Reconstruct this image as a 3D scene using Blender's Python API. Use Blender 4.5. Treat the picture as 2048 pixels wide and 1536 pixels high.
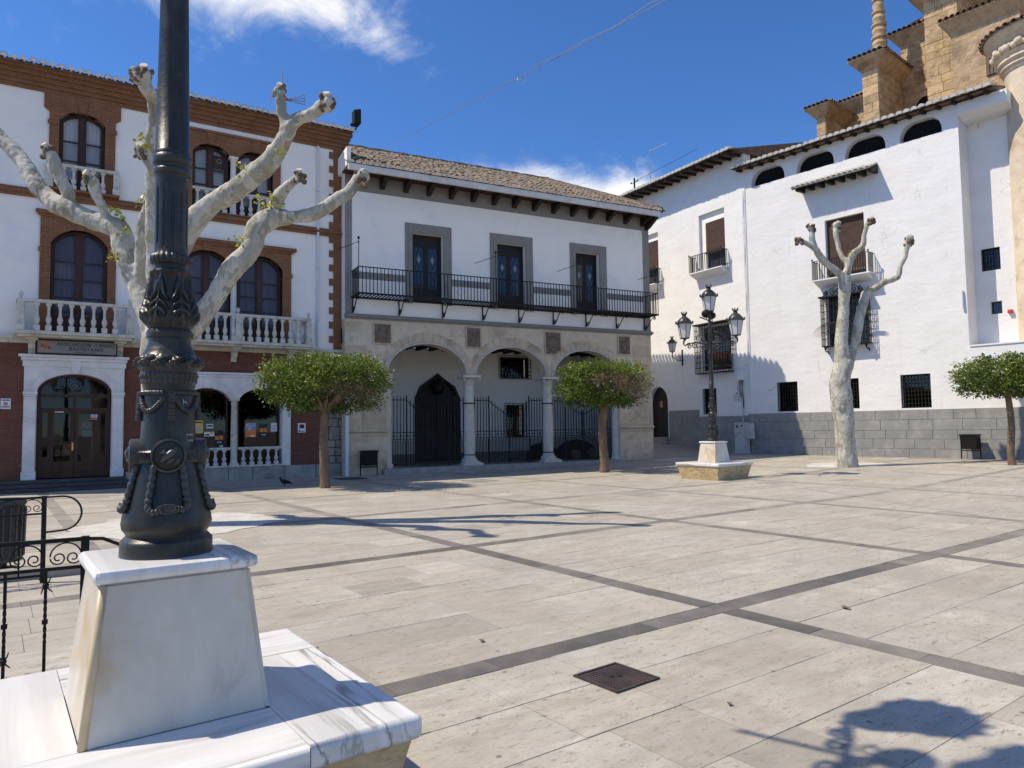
import bpy, bmesh, math, random
from math import sin, cos, pi, radians, sqrt, atan2, hypot
from mathutils import Vector, Matrix
from mathutils.geometry import tessellate_polygon

for o in list(bpy.data.objects):
    bpy.data.objects.remove(o)
SC = bpy.context.scene
COL = SC.collection
RND = random.Random(7)

# ------------------------------------------------------------------ camera
cam = bpy.data.cameras.new('camera')
cam_o = bpy.data.objects.new('camera', cam)
COL.objects.link(cam_o)
SC.camera = cam_o
PITCH, ROLL = 0.0596041, -0.0140339
fw = Vector((0, cos(PITCH), sin(PITCH)))
up0 = Vector((0, -sin(PITCH), cos(PITCH)))
rt0 = Vector((1, 0, 0))
rt = rt0 * cos(ROLL) + up0 * sin(ROLL)
up = up0 * cos(ROLL) - rt0 * sin(ROLL)
mw = Matrix((rt, up, -fw)).transposed().to_4x4()
mw.translation = Vector((0, 0, 1.65))
cam_o.matrix_world = mw
cam.sensor_width = 36.0
cam.lens = 36.0 * 1431.4 / 2048.0
cam.clip_start = 0.05
cam.clip_end = 3000.0
SC.render.resolution_x, SC.render.resolution_y = 1024, 768

# ------------------------------------------------------------------ sun and sky
SUN_AZ, SUN_EL = 5.0, 54.0            # direction the shadows fall towards, height of the sun
sd = Vector((-cos(radians(SUN_AZ)) * cos(radians(SUN_EL)), -sin(radians(SUN_AZ)) * cos(radians(SUN_EL)), sin(radians(SUN_EL))))
sun = bpy.data.lights.new('sun', 'SUN')
sun.energy = 3.1
sun.angle = radians(0.55)
sun.color = (1.0, 0.885, 0.71)
sun_o = bpy.data.objects.new('sun', sun)
COL.objects.link(sun_o)
sun_o.rotation_euler = sd.to_track_quat('Z', 'Y').to_euler()
sun_o.location = (-20, 0, 40)

SC.view_settings.view_transform = 'Standard'
SC.view_settings.look = 'None'
SC.view_settings.gamma = 1.0
SC.view_settings.exposure = 0.77
SC.view_settings.use_curve_mapping = False

world = bpy.data.worlds.new('World')
SC.world = world
world.use_nodes = True
wn = world.node_tree
wn.nodes.clear()
def wnode(t, **k):
    n = wn.nodes.new(t)
    for a, b in k.items():
        setattr(n, a, b)
    return n
def wmath(op, a, b=None, c=None, clamp=False):
    n = wnode('ShaderNodeMath', operation=op, use_clamp=clamp)
    for i, v in enumerate((a, b, c)):
        if v is None:
            continue
        if isinstance(v, (int, float)):
            n.inputs[i].default_value = v
        else:
            wn.links.new(v, n.inputs[i])
    return n.outputs[0]
sky = wnode('ShaderNodeTexSky', sky_type='NISHITA')
sky.sun_disc = False
sky.sun_elevation = radians(SUN_EL)
sky.sun_rotation = radians(270 - SUN_AZ)
sky.altitude = 1500
sky.air_density = 1.0
sky.dust_density = 0.35
sky.ozone_density = 4.0
tc = wnode('ShaderNodeTexCoord')
sep = wnode('ShaderNodeSeparateXYZ')
wn.links.new(tc.outputs['Generated'], sep.inputs[0])
az = wmath('ARCTAN2', sep.outputs[0], sep.outputs[1])
el = wmath('ARCSINE', sep.outputs[2])
# cloud noise, stretched flat, in sky angles
cmb = wnode('ShaderNodeCombineXYZ')
wn.links.new(az, cmb.inputs[0])
wn.links.new(wmath('MULTIPLY', el, 1.5), cmb.inputs[1])
cn = wnode('ShaderNodeTexNoise')
cn.inputs['Scale'].default_value = 7.5
cn.inputs['Detail'].default_value = 9
cn.inputs['Roughness'].default_value = 0.64
cn.inputs['Distortion'].default_value = 0.5
wn.links.new(cmb.outputs[0], cn.inputs['Vector'])
big = wnode('ShaderNodeTexNoise')
big.inputs['Scale'].default_value = 1.1
big.inputs['Detail'].default_value = 2
wn.links.new(tc.outputs['Generated'], big.inputs['Vector'])
def blob(a0, e0, sa, se, amp, tilt=0.0):
    da = wmath('SUBTRACT', az, a0)
    de = wmath('SUBTRACT', el, e0)
    de = wmath('SUBTRACT', de, wmath('MULTIPLY', da, tilt))
    q = wmath('ADD', wmath('POWER', wmath('ABSOLUTE', wmath('DIVIDE', da, sa)), 2.0),
              wmath('POWER', wmath('ABSOLUTE', wmath('DIVIDE', de, se)), 2.0))
    return wmath('MULTIPLY', wmath('EXPONENT', wmath('MULTIPLY', q, -1.0)), amp)
BLOBS = [(-0.42, 0.555, 0.20, 0.08, 0.58, 0.12), (-0.22, 0.515, 0.12, 0.035, 0.34, -0.25), (0.05, 0.325, 0.10, 0.045, 0.62, -0.12), (0.165, 0.31, 0.055, 0.04, 0.56, 0.0), (-0.36, 0.80, 0.4, 0.14, 0.6, 0.0), (0.5, 1.0, 0.6, 0.16, 0.5, 0.0), (1.9, 0.8, 0.6, 0.2, 0.55, 0.0), (3.0, 0.7, 0.5, 0.2, 0.55, 0.0), (-3.0, 0.75, 0.4, 0.2, 0.55, 0.0), (-1.6, 0.85, 0.6, 0.16, 0.5, 0.0), (1.0, 0.62, 0.35, 0.09, 0.5, 0.0),  # high clouds out of view are added to give whiter, brighter fill light
         (-0.15, 0.345, 0.06, 0.02, 0.22, -0.1), (-0.9, 0.3, 0.3, 0.1, 0.45, 0.0), (1.2, 0.28, 0.4, 0.1, 0.45, 0.0), (2.4, 0.4, 0.5, 0.14, 0.45, 0.0), (-2.2, 0.35, 0.4, 0.12, 0.4, 0.0)]
dens = None
for b in BLOBS:
    v = blob(*b)
    dens = v if dens is None else wmath('ADD', dens, v)
cl = wmath('ADD', wmath('MULTIPLY', wmath('SUBTRACT', cn.outputs[0], 0.5), 1.25), dens)
mr = wnode('ShaderNodeMapRange', interpolation_type='SMOOTHSTEP')
mr.inputs['From Min'].default_value = 0.16
mr.inputs['From Max'].default_value = 0.74
wn.links.new(cl, mr.inputs[0])
cfac = wmath('MULTIPLY', mr.outputs[0], 0.93)
cc = wnode('ShaderNodeMixRGB')
cc.inputs[1].default_value = (2.9, 3.15, 3.6, 1)
cc.inputs[2].default_value = (4.3, 4.25, 4.2, 1)
wn.links.new(mr.outputs[0], cc.inputs[0])
hs = wnode('ShaderNodeHueSaturation')
hs.inputs['Saturation'].default_value = 1.12
wn.links.new(sky.outputs[0], hs.inputs['Color'])
mixc = wnode('ShaderNodeMixRGB')
wn.links.new(cfac, mixc.inputs[0])
tint_ = wnode('ShaderNodeMixRGB', blend_type='MULTIPLY')
tint_.inputs[0].default_value = 1.0
tint_.inputs[2].default_value = (.44, .545, .675, 1)
wn.links.new(hs.outputs[0], tint_.inputs[1])
wn.links.new(tint_.outputs[0], mixc.inputs[1])
wn.links.new(cc.outputs[0], mixc.inputs[2])
bg = wnode('ShaderNodeBackground')
bg.inputs['Strength'].default_value = 0.15
wn.links.new(mixc.outputs[0], bg.inputs['Color'])
wo = wnode('ShaderNodeOutputWorld')
wn.links.new(bg.outputs[0], wo.inputs['Surface'])

# ------------------------------------------------------------------ materials
def new_mat(name):
    m = bpy.data.materials.new(name)
    m.use_nodes = True
    nt = m.node_tree
    b = nt.nodes['Principled BSDF']
    return m, nt, b
def setin(b, **k):
    for n, v in k.items():
        b.inputs[n.replace('_', ' ')].default_value = v
def c4(c):
    return (c[0], c[1], c[2], 1.0)
class NB:
    """small node helper"""
    def __init__(s, nt):
        s.nt = nt
        s.tc = nt.nodes.new('ShaderNodeTexCoord').outputs['Object']
    def vec(s, stretch=(1, 1, 1), rotz=0.0, flat=False):
        v = s.tc
        if flat:                       # (x + y, z): courses run round corners
            sp = s.nt.nodes.new('ShaderNodeSeparateXYZ')
            s.nt.links.new(v, sp.inputs[0])
            ad = s.nt.nodes.new('ShaderNodeMath')
            s.nt.links.new(sp.outputs[0], ad.inputs[0])
            s.nt.links.new(sp.outputs[1], ad.inputs[1])
            cb = s.nt.nodes.new('ShaderNodeCombineXYZ')
            s.nt.links.new(ad.outputs[0], cb.inputs[0])
            s.nt.links.new(sp.outputs[2], cb.inputs[1])
            v = cb.outputs[0]
        mp = s.nt.nodes.new('ShaderNodeMapping')
        mp.inputs['Scale'].default_value = stretch
        mp.inputs['Rotation'].default_value = (0, 0, rotz)
        s.nt.links.new(v, mp.inputs['Vector'])
        return mp.outputs[0]
    def noise(s, scale, detail=5, rough=.55, vec=None, dist=0.0):
        n = s.nt.nodes.new('ShaderNodeTexNoise')
        n.inputs['Scale'].default_value = scale
        n.inputs['Detail'].default_value = detail
        n.inputs['Roughness'].default_value = rough
        n.inputs['Distortion'].default_value = dist
        s.nt.links.new(vec if vec is not None else s.tc, n.inputs['Vector'])
        return n.outputs[0]
    def ramp(s, f, stops):
        r = s.nt.nodes.new('ShaderNodeValToRGB')
        e = r.color_ramp.elements
        while len(e) < len(stops):
            e.new(0.5)
        for i, (p, c) in enumerate(stops):
            e[i].position = p
            e[i].color = c4(c) if len(c) == 3 else c
        s.nt.links.new(f, r.inputs[0])
        return r.outputs[0]
    def mix(s, f, a, b, mode='MIX'):
        m = s.nt.nodes.new('ShaderNodeMixRGB')
        m.blend_type = mode
        for i, v in ((0, f), (1, a), (2, b)):
            if isinstance(v, (int, float)):
                m.inputs[i].default_value = v
            elif isinstance(v, tuple):
                m.inputs[i].default_value = c4(v)
            else:
                s.nt.links.new(v, m.inputs[i])
        return m.outputs[0]
    def bump(s, b, h, strength=.3, dist=.01):
        n = s.nt.nodes.new('ShaderNodeBump')
        n.inputs['Strength'].default_value = strength
        n.inputs['Distance'].default_value = dist
        s.nt.links.new(h, n.inputs['Height'])
        s.nt.links.new(n.outputs[0], b.inputs['Normal'])
    def attr(s, name):
        a = s.nt.nodes.new('ShaderNodeAttribute')
        a.attribute_name = name
        return a.outputs['Fac']
    def orand(s):
        return s.nt.nodes.new('ShaderNodeObjectInfo').outputs['Random']
def pmat(name, c1, c2, scale=4, rough=.8, bump=.2, bscale=30, bdist=.01, metal=0.0, spec=.3, stretch=(1, 1, 1), rnd=0.0, c3=None, s3=.5, tint=False, lo=.35, hi=.65):
    m, nt, b = new_mat(name)
    n = NB(nt)
    v = n.vec(stretch)
    col = n.ramp(n.noise(scale, 7, .6, v), [(lo, c1), (hi, c2)])
    if c3 is not None:
        col = n.mix(n.ramp(n.noise(s3, 8, .7, v, .3), [(.52, (0, 0, 0)), (.66, (1, 1, 1))]), col, c3)
    if rnd:
        f = n.attr('tint') if tint else n.orand()
        g = n.ramp(f, [(0, (1 - rnd, 1 - rnd, 1 - rnd)), (1, (1 + rnd * .6, 1 + rnd * .55, 1 + rnd * .45))])
        col = n.mix(1.0, col, g, 'MULTIPLY')
    nt.links.new(col, b.inputs['Base Color'])
    setin(b, Roughness=rough, Metallic=metal)
    b.inputs['Specular IOR Level'].default_value = spec
    if bump:
        n.bump(b, n.noise(bscale, 6, .65, v), bump, bdist)
    return m
def brickmat(name, c1, c2, mortar, bw=.24, bh=.066, wear=None):
    m, nt, b = new_mat(name)
    n = NB(nt)
    t = nt.nodes.new('ShaderNodeTexBrick')
    nt.links.new(n.vec(flat=True), t.inputs['Vector'])
    t.inputs['Scale'].default_value = 1.0
    t.inputs['Brick Width'].default_value = bw
    t.inputs['Row Height'].default_value = bh
    t.inputs['Mortar Size'].default_value = .0075
    t.inputs['Mortar Smooth'].default_value = .3
    t.inputs['Color1'].default_value = c4(c1)
    t.inputs['Color2'].default_value = c4(c2)
    t.inputs['Mortar'].default_value = c4(mortar)
    col = n.mix(n.ramp(n.noise(2.2, 8, .65), [(.35, (0, 0, 0)), (.75, (.55, .55, .55))]), t.outputs['Color'], tuple(.55 * x for x in c1))
    if wear:
        col = n.mix(n.ramp(n.noise(5, 9, .75), [(.60, (0, 0, 0)), (.68, (1, 1, 1))]), col, wear)
    nt.links.new(col, b.inputs['Base Color'])
    setin(b, Roughness=.85)
    b.inputs['Specular IOR Level'].default_value = .2
    h = n.mix(.25, t.outputs['Fac'], n.noise(60, 4))
    bm_ = nt.nodes.new('ShaderNodeBump')
    bm_.invert = True
    bm_.inputs['Strength'].default_value = .6
    bm_.inputs['Distance'].default_value = .01
    nt.links.new(h, bm_.inputs['Height'])
    nt.links.new(bm_.outputs[0], b.inputs['Normal'])
    return m
def flat(name, c, rough=.6, metal=0.0, spec=.4, var=.12, bump=0.0):
    return pmat(name, tuple(x * (1 - var) for x in c), tuple(min(1, x * (1 + var)) for x in c), 9, rough, bump, 60, .004, metal, spec)
def glassmat(name, tintc=(1, 1, 1), refl=.02, ior=1.5, body=0.0, bodyc=(.01, .01, .012)):
    m, nt, b = new_mat(name)
    out = nt.nodes['Material Output']
    tr = nt.nodes.new('ShaderNodeBsdfTransparent')
    tr.inputs[0].default_value = c4(tintc)
    gl = nt.nodes.new('ShaderNodeBsdfGlossy')
    gl.inputs['Roughness'].default_value = refl
    fr = nt.nodes.new('ShaderNodeFresnel')
    fr.inputs[0].default_value = ior
    n = NB(nt)
    n.bump(gl, n.noise(1.3, 2), .03, .05)
    mx = nt.nodes.new('ShaderNodeMixShader')
    nt.links.new(fr.outputs[0], mx.inputs[0])
    first = tr.outputs[0]
    if body:
        df = nt.nodes.new('ShaderNodeBsdfDiffuse')
        df.inputs[0].default_value = c4(bodyc)
        m2 = nt.nodes.new('ShaderNodeMixShader')
        m2.inputs[0].default_value = body
        nt.links.new(tr.outputs[0], m2.inputs[1])
        nt.links.new(df.outputs[0], m2.inputs[2])
        first = m2.outputs[0]
    nt.links.new(first, mx.inputs[1])
    nt.links.new(gl.outputs[0], mx.inputs[2])
    nt.links.new(mx.outputs[0], out.inputs[0])
    nt.nodes.remove(b)
    return m

MT = {}
# slabs of the square: pitted, streaked pale limestone with dirt
def paving_mat():
    m, nt, b = new_mat('pale_limestone_paving')
    n = NB(nt)
    v = n.vec((1.3, 4.2, 1.0), radians(30))
    vp = n.vec((1.0, 2.6, 1.0), radians(30))
    base = n.ramp(n.noise(1.6, 8, .62, v), [(.28, (.34, .316, .272)), (.50, (.425, .397, .347)), (.72, (.50, .472, .42))])
    tn = n.attr('tint')
    base = n.mix(1.0, base, n.ramp(tn, [(0, (.74, .725, .71)), (.25, (.92, .90, .86)), (.5, (1, .985, .95)), (.75, (.98, .985, .985)), (1, (1.13, 1.12, 1.09))]), 'MULTIPLY')
    pits = n.ramp(n.noise(9, 9, .78, vp), [(.395, (1, 1, 1)), (.44, (0, 0, 0))])
    spk = n.ramp(n.noise(34, 5, .65, vp), [(.38, (1, 1, 1)), (.46, (0, 0, 0))])
    base = n.mix(n.mix(1.0, spk, (.6, .6, .6), 'MULTIPLY'), base, (.29, .25, .205))
    base = n.mix(n.mix(1.0, pits, (.75, .75, .75), 'MULTIPLY'), base, (.17, .14, .11))
    ck_ = nt.nodes.new('ShaderNodeTexVoronoi')
    ck_.feature = 'DISTANCE_TO_EDGE'
    ck_.inputs['Scale'].default_value = 2.3
    wv = n.mix(.06, n.tc, n.ramp(n.noise(5, 4), [(0, (0, 0, 0)), (1, (6, 6, 6))]))
    nt.links.new(wv, ck_.inputs['Vector'])
    ckm = n.ramp(ck_.outputs['Distance'], [(.004, (1, 1, 1)), (.010, (0, 0, 0))])
    ckz = n.ramp(n.noise(.32, 4, .55), [(.60, (0, 0, 0)), (.66, (.8, .8, .8))])
    base = n.mix(n.mix(1.0, ckm, ckz, 'MULTIPLY'), base, (.09, .075, .06))
    dirt = n.ramp(n.noise(.55, 7, .65), [(.44, (0, 0, 0)), (.66, (.8, .8, .8))])
    base = n.mix(dirt, base, (.33, .30, .26))
    dk = n.ramp(n.noise(1.5, 8, .7, n.tc, .4), [(.56, (0, 0, 0)), (.72, (.55, .55, .55))])
    base = n.mix(dk, base, (.26, .23, .195))
    pale = n.ramp(n.noise(.9, 6, .7, v, .3), [(.60, (0, 0, 0)), (.70, (.45, .45, .45))])
    base = n.mix(pale, base, (.60, .585, .545))
    gum = nt.nodes.new('ShaderNodeTexVoronoi')
    gum.inputs['Scale'].default_value = 3.4
    nt.links.new(n.tc, gum.inputs['Vector'])
    base = n.mix(n.ramp(gum.outputs['Distance'], [(.05, (.7, .7, .7)), (.075, (0, 0, 0))]), base, (.11, .10, .09))
    nt.links.new(base, b.inputs['Base Color'])
    setin(b, Roughness=.72)
    b.inputs['Specular IOR Level'].default_value = .25
    n.bump(b, n.mix(.5, n.noise(45, 6, .7, v), n.mix(1.0, pits, (-1, -1, -1), 'MULTIPLY')), .35, .006)
    return m
MT['pave'] = paving_mat()
MT['band'] = pmat('grey_paving_band', (.16, .152, .142), (.235, .222, .205), 3, .7, .3, 60, .004, stretch=(1, 1, 1), rnd=.5, tint=True, c3=(.30, .28, .245), s3=.5)
MT['groundsheet'] = pmat('dusty_ground', (.22, .19, .16), (.34, .30, .255), 2.5, .9, .2, 40)
MT['farpave'] = pmat('far_paving', (.36, .32, .27), (.45, .41, .36), 1.2, .8, .2, 30, c3=(.31, .275, .24), s3=.8)
MT['alley'] = pmat('cobbled_alley', (.22, .20, .18), (.33, .30, .265), 6, .85, .4, 18, .01)
MT['patch'] = pmat('whitewashed_paving', (.46, .445, .41), (.58, .57, .54), 3, .8, .2, 40, c3=(.40, .375, .33), s3=.8)
MT['white'] = pmat('white_render', (.86, .825, .77), (.90, .865, .81), 1.2, .9, .12, 14, .01, c3=(.76, .76, .765), s3=.35)
def limewash():
    m, nt, b = new_mat('lumpy_limewash')
    n = NB(nt)
    v = n.vec((1, 1, 2.2))
    col = n.ramp(n.noise(.6, 8, .6, v), [(.3, (.70, .695, .685)), (.6, (.76, .757, .75))])
    col = n.mix(n.ramp(n.noise(.45, 6, .6), [(.56, (0, 0, 0)), (.74, (.5, .5, .5))]), col, (.70, .665, .61))
    col = n.mix(n.ramp(n.noise(2.6, 10, .8, n.vec((1, 1, 1))), [(.66, (0, 0, 0)), (.72, (.6, .6, .6))]), col, (.62, .58, .52))
    nt.links.new(col, b.inputs['Base Color'])
    setin(b, Roughness=.95)
    b.inputs['Specular IOR Level'].default_value = .15
    strk = n.ramp(n.noise(1.2, 8, .7, n.vec((2.2, 2.2, .12))), [(.56, (0, 0, 0)), (.74, (.4, .4, .4))])
    col = n.mix(strk, col, (.60, .57, .52))
    ck = nt.nodes.new('ShaderNodeTexVoronoi')
    ck.feature = 'DISTANCE_TO_EDGE'
    ck.inputs['Scale'].default_value = .55
    nt.links.new(n.mix(.10, n.tc, n.ramp(n.noise(2.5, 5), [(0, (0, 0, 0)), (1, (8, 8, 8))])), ck.inputs['Vector'])
    ckm = n.mix(1.0, n.ramp(ck.outputs['Distance'], [(.003, (1, 1, 1)), (.009, (0, 0, 0))]), n.ramp(n.noise(.7, 4), [(.55, (0, 0, 0)), (.62, (.7, .7, .7))]), 'MULTIPLY')
    col = n.mix(ckm, col, (.42, .40, .36))
    nt.links.new(col, b.inputs['Base Color'])
    n.bump(b, n.mix(.35, n.noise(1.5, 5, .55, v), n.noise(7, 7, .62)), .33, .065)
    return m
MT['lime'] = limewash()
MT['greypaint'] = pmat('grey_wall_paint', (.225, .212, .192), (.265, .25, .228), 3, .85, .1, 25)
MT['dado'] = pmat('grey_painted_blocks', (.225, .228, .222), (.275, .277, .27), 1.6, .9, .35, 16, .012, rnd=.05, c3=(.33, .325, .305), s3=1.5)
MT['joint'] = flat('pale_joint', (.27, .27, .26), .95)
MT['ashlar'] = pmat('arcade_limestone', (.51, .395, .27), (.64, .525, .385), 2.4, .88, .35, 18, .012, rnd=.13, c3=(.38, .305, .225), s3=1.1)
MT['ashbase'] = pmat('arcade_mortar', (.58, .475, .345), (.67, .57, .435), 3, .92, .3, 20, .01, c3=(.42, .34, .255), s3=.9)
MT['column'] = pmat('pale_column_stone', (.50, .46, .39), (.60, .56, .49), 3, .75, .2, 30, .006)
MT['crest'] = pmat('weathered_carved_stone', (.17, .125, .09), (.28, .215, .16), 9, .9, .8, 14, .03)
MT['church'] = pmat('church_sandstone', (.46, .325, .175), (.61, .455, .275), 2.6, .9, .9, 9, .05, rnd=.22, c3=(.27, .19, .115), s3=1.7)
MT['churchplain'] = pmat('church_render', (.41, .29, .165), (.55, .41, .265), 3, .95, .9, 7, .06, c3=(.28, .20, .125), s3=.9)
MT['pierstone'] = pmat('pale_pier_stone', (.53, .44, .32), (.64, .555, .43), 1.5, .9, .5, 7, .03, c3=(.42, .33, .22), s3=1.3)
MT['brickup'] = brickmat('orange_brown_brick', (.27, .118, .055), (.20, .085, .042), (.33, .21, .13))
MT['brickdn'] = brickmat('dark_red_brick', (.20, .082, .055), (.15, .06, .042), (.16, .09, .068), wear=(.36, .25, .19))
MT['cream'] = pmat('cream_moulding', (.50, .47, .39), (.62, .59, .51), 5, .8, .15, 30, c3=(.36, .33, .27), s3=2.4)
MT['bal'] = pmat('pale_cast_stone', (.50, .475, .425), (.62, .595, .54), 7, .8, .25, 40, .004, c3=(.34, .315, .28), s3=4.0)
MT['paintw'] = pmat('white_painted_stone', (.66, .645, .63), (.76, .745, .73), 3, .6, .1, 25, c3=(.57, .555, .54), s3=.9)
MT['roughstone'] = pmat('rough_grey_stone', (.20, .185, .165), (.34, .315, .28), 3.5, .9, .8, 9, .03, rnd=.2)
MT['plinth'] = pmat('grey_marble_plinth', (.24, .235, .225), (.36, .345, .325), 3, .6, .2, 20, rnd=.15)
MT['wood'] = pmat('dark_brown_wood', (.040, .017, .010), (.068, .030, .018), 6, .45, .15, 20, .003, stretch=(1, 1, .12))
MT['oldwood'] = pmat('black_brown_timber', (.016, .011, .008), (.035, .024, .017), 6, .7, .3, 20, .004, stretch=(1, 1, .2))
MT['soffit'] = pmat('red_brown_soffit', (.055, .024, .017), (.085, .038, .026), 4, .8, .2, 15)
MT['doorwood'] = pmat('black_door_wood', (.010, .008, .007), (.020, .015, .013), 6, .5, .2, 18, .004)
MT['blind'] = pmat('brown_reed_blind', (.085, .052, .042), (.12, .078, .064), 3, .85, .9, 60, .01, stretch=(1, 1, 3.0))
MT['iron'] = pmat('black_wrought_iron', (.009, .009, .009), (.018, .017, .016), 12, .6, .2, 60, .002, spec=.22)
def castiron():
    m, nt, b = new_mat('painted_cast_iron')
    n = NB(nt)
    col = n.ramp(n.noise(3.5, 9, .72, n.vec((1, 1, .5))), [(.35, (.011, .0115, .0105)), (.52, (.022, .023, .0205)), (.70, (.070, .068, .058))])
    pt = nt.nodes.new('ShaderNodeNewGeometry').outputs['Pointiness']
    col = n.mix(n.ramp(pt, [(.40, (.75, .75, .75)), (.49, (0, 0, 0))]), col, (.085, .078, .066))
    col = n.mix(n.ramp(pt, [(.515, (0, 0, 0)), (.60, (.55, .55, .55))]), col, (.10, .10, .097))
    chip = n.ramp(n.noise(14, 8, .75), [(.64, (0, 0, 0)), (.67, (.8, .8, .8))])
    col = n.mix(chip, col, (.075, .055, .042))
    nt.links.new(col, b.inputs['Base Color'])
    r = n.ramp(n.noise(5, 6), [(.3, (.20, .20, .20)), (.7, (.5, .5, .5))])
    nt.links.new(r, b.inputs['Roughness'])
    b.inputs['Specular IOR Level'].default_value = .38
    n.bump(b, n.mix(.5, n.noise(22, 6, .7), n.noise(70, 5, .6)), .35, .007)
    return m
MT['cast'] = castiron()
MT['tile'] = pmat('old_clay_tile', (.145, .098, .066), (.285, .205, .145), 6, .9, .4, 25, .008, rnd=.38, c3=(.10, .085, .068), s3=3)
MT['tilej'] = pmat('old_clay_tile_field', (.155, .125, .095), (.26, .215, .172), 5, .9, .4, 25, .008, rnd=.42, tint=True, c3=(.085, .075, .06), s3=1.8)
MT['tilew'] = pmat('whitewashed_eave_tile', (.46, .42, .35), (.66, .63, .57), 7, .9, .4, 25, .008, rnd=.15, c3=(.25, .20, .15), s3=4)
MT['mortar'] = pmat('whitewashed_tile_mouth', (.60, .58, .53), (.74, .72, .68), 9, .9, .3, 40, .005)
MT['gutter'] = pmat('white_eave_board', (.56, .55, .53), (.68, .67, .65), 2, .8, .1, 20, c3=(.45, .42, .38), s3=1.1)
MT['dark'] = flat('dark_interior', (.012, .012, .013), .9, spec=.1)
MT['darkroom'] = flat('dim_room_wall', (.05, .045, .04), .9, spec=.1)
MT['curtain'] = pmat('white_net_curtain', (.55, .55, .58), (.70, .70, .73), 3, .9, .5, 8, .03, stretch=(6, 1, .15))
MT['curtain2'] = pmat('mauve_lace_curtain', (.15, .115, .135), (.21, .165, .19), 3, .9, .5, 8, .03, stretch=(6, 1, .15))
MT['glass'] = glassmat('window_glass', (.86, .88, .9))
MT['shopglass'] = glassmat('dark_shop_glass', (.35, .36, .37), .015)
MT['leaded'] = glassmat('leaded_blue_glass', (.4, .45, .5), .08, 1.55, .72, (.045, .065, .10))
MT['leadedy'] = glassmat('leaded_amber_glass', (.5, .42, .3), .08, 1.5, .75, (.16, .115, .06))
MT['diamond'] = flat('pale_leaded_diamond', (.24, .27, .31), .3)
MT['black'] = flat('black_plastic', (.010, .010, .010), .55, spec=.25)
MT['blackstep'] = pmat('black_polished_steps', (.020, .020, .024), (.045, .045, .052), 4, .35, .1, 30, spec=.5)
MT['brass'] = flat('brass', (.62, .40, .10), .3, 1.0)
MT['signgrey'] = flat('grey_sign_board', (.22, .215, .205), .5, .3, var=.06)
MT['signtext'] = flat('dark_sign_letters', (.035, .033, .035), .5)
MT['signred'] = flat('orange_brown_disc', (.36, .20, .13), .5)
MT['paper'] = flat('white_paper', (.72, .72, .74), .8, var=.03)
MT['papery'] = flat('yellow_poster', (.68, .50, .16), .7, var=.08)
MT['papero'] = flat('orange_poster', (.75, .23, .05), .7, var=.06)
MT['paperb'] = pmat('blue_picture_print', (.10, .18, .50), (.62, .60, .68), 14, .6, 0, lo=.4, hi=.6)
MT['paperd'] = flat('dark_print', (.03, .03, .035), .7)
MT['red'] = flat('red_plastic', (.50, .05, .06), .4)
MT['steel'] = flat('galvanised_metal', (.42, .43, .44), .4, .8)
MT['whitepipe'] = flat('white_pipe', (.66, .67, .69), .5, var=.05)
MT['cabinet'] = pmat('grey_cabinet', (.44, .45, .45), (.50, .51, .51), 4, .6, .05, 30, c3=(.25, .25, .25), s3=2)
MT['frost'] = None
m, nt, b = new_mat('frosted_lantern_glass')
setin(b, Roughness=.45)
b.inputs['Base Color'].default_value = (.58, .58, .57, 1)
b.inputs['Transmission Weight'].default_value = .0
MT['frost'] = m
def marble(name, base, vein, stain=None, st3=(7, .35, 3)):
    m, nt, b = new_mat(name)
    n = NB(nt)
    v = n.vec(st3)
    col = n.ramp(n.noise(.8, 8, .6, v, .3), [(.32, tuple(.74 * x for x in base)), (.58, base)])
    vn = n.ramp(n.noise(1.1, 9, .6, v, .35), [(.455, (0, 0, 0)), (.50, (.95, .95, .95)), (.53, (0, 0, 0))])
    sel = n.ramp(n.noise(1.6, 4, .5, n.vec(tuple(max(.25, x * .22) for x in st3))), [(.50, (0, 0, 0)), (.62, (1, 1, 1))])
    col = n.mix(n.mix(1.0, vn, sel, 'MULTIPLY'), col, vein)
    if stain:
        sp = nt.nodes.new('ShaderNodeSeparateXYZ')
        nt.links.new(n.tc, sp.inputs[0])
        st = n.ramp(n.noise(2.4, 5, .55, n.vec((1, 1, 1))), [(.50, (0, 0, 0)), (.66, (.8, .8, .8))])
        col = n.mix(st, col, stain)
    nt.links.new(col, b.inputs['Base Color'])
    setin(b, Roughness=.32)
    b.inputs['Specular IOR Level'].default_value = .4
    n.bump(b, n.noise(55, 4), .05, .003)
    return m
MT['marble'] = marble('white_marble_veins_lengthwise', (.72, .715, .70), (.21, .205, .18), None, (7, .35, 3))
MT['marbleu'] = marble('white_marble_veins_across', (.72, .715, .70), (.25, .24, .21), None, (.35, 7, 3))
MT['marblep'] = marble('stained_pedestal_marble', (.65, .60, .515), (.40, .375, .33), (.47, .35, .19), (2.4, 2.4, 1.3))
MT['trav'] = pmat('yellow_travertine', (.42, .31, .155), (.56, .45, .265), 5, .8, .5, 22, .008, stretch=(1, 1, 2.5), c3=(.30, .215, .11), s3=6)
MT['corner'] = flat('ochre_marble_edge', (.50, .40, .25), .4)
MT['rust'] = pmat('rusty_iron_cover', (.034, .027, .027), (.066, .052, .050), 6, .65, .5, 70, .006, c3=(.09, .055, .042), s3=3)
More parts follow.
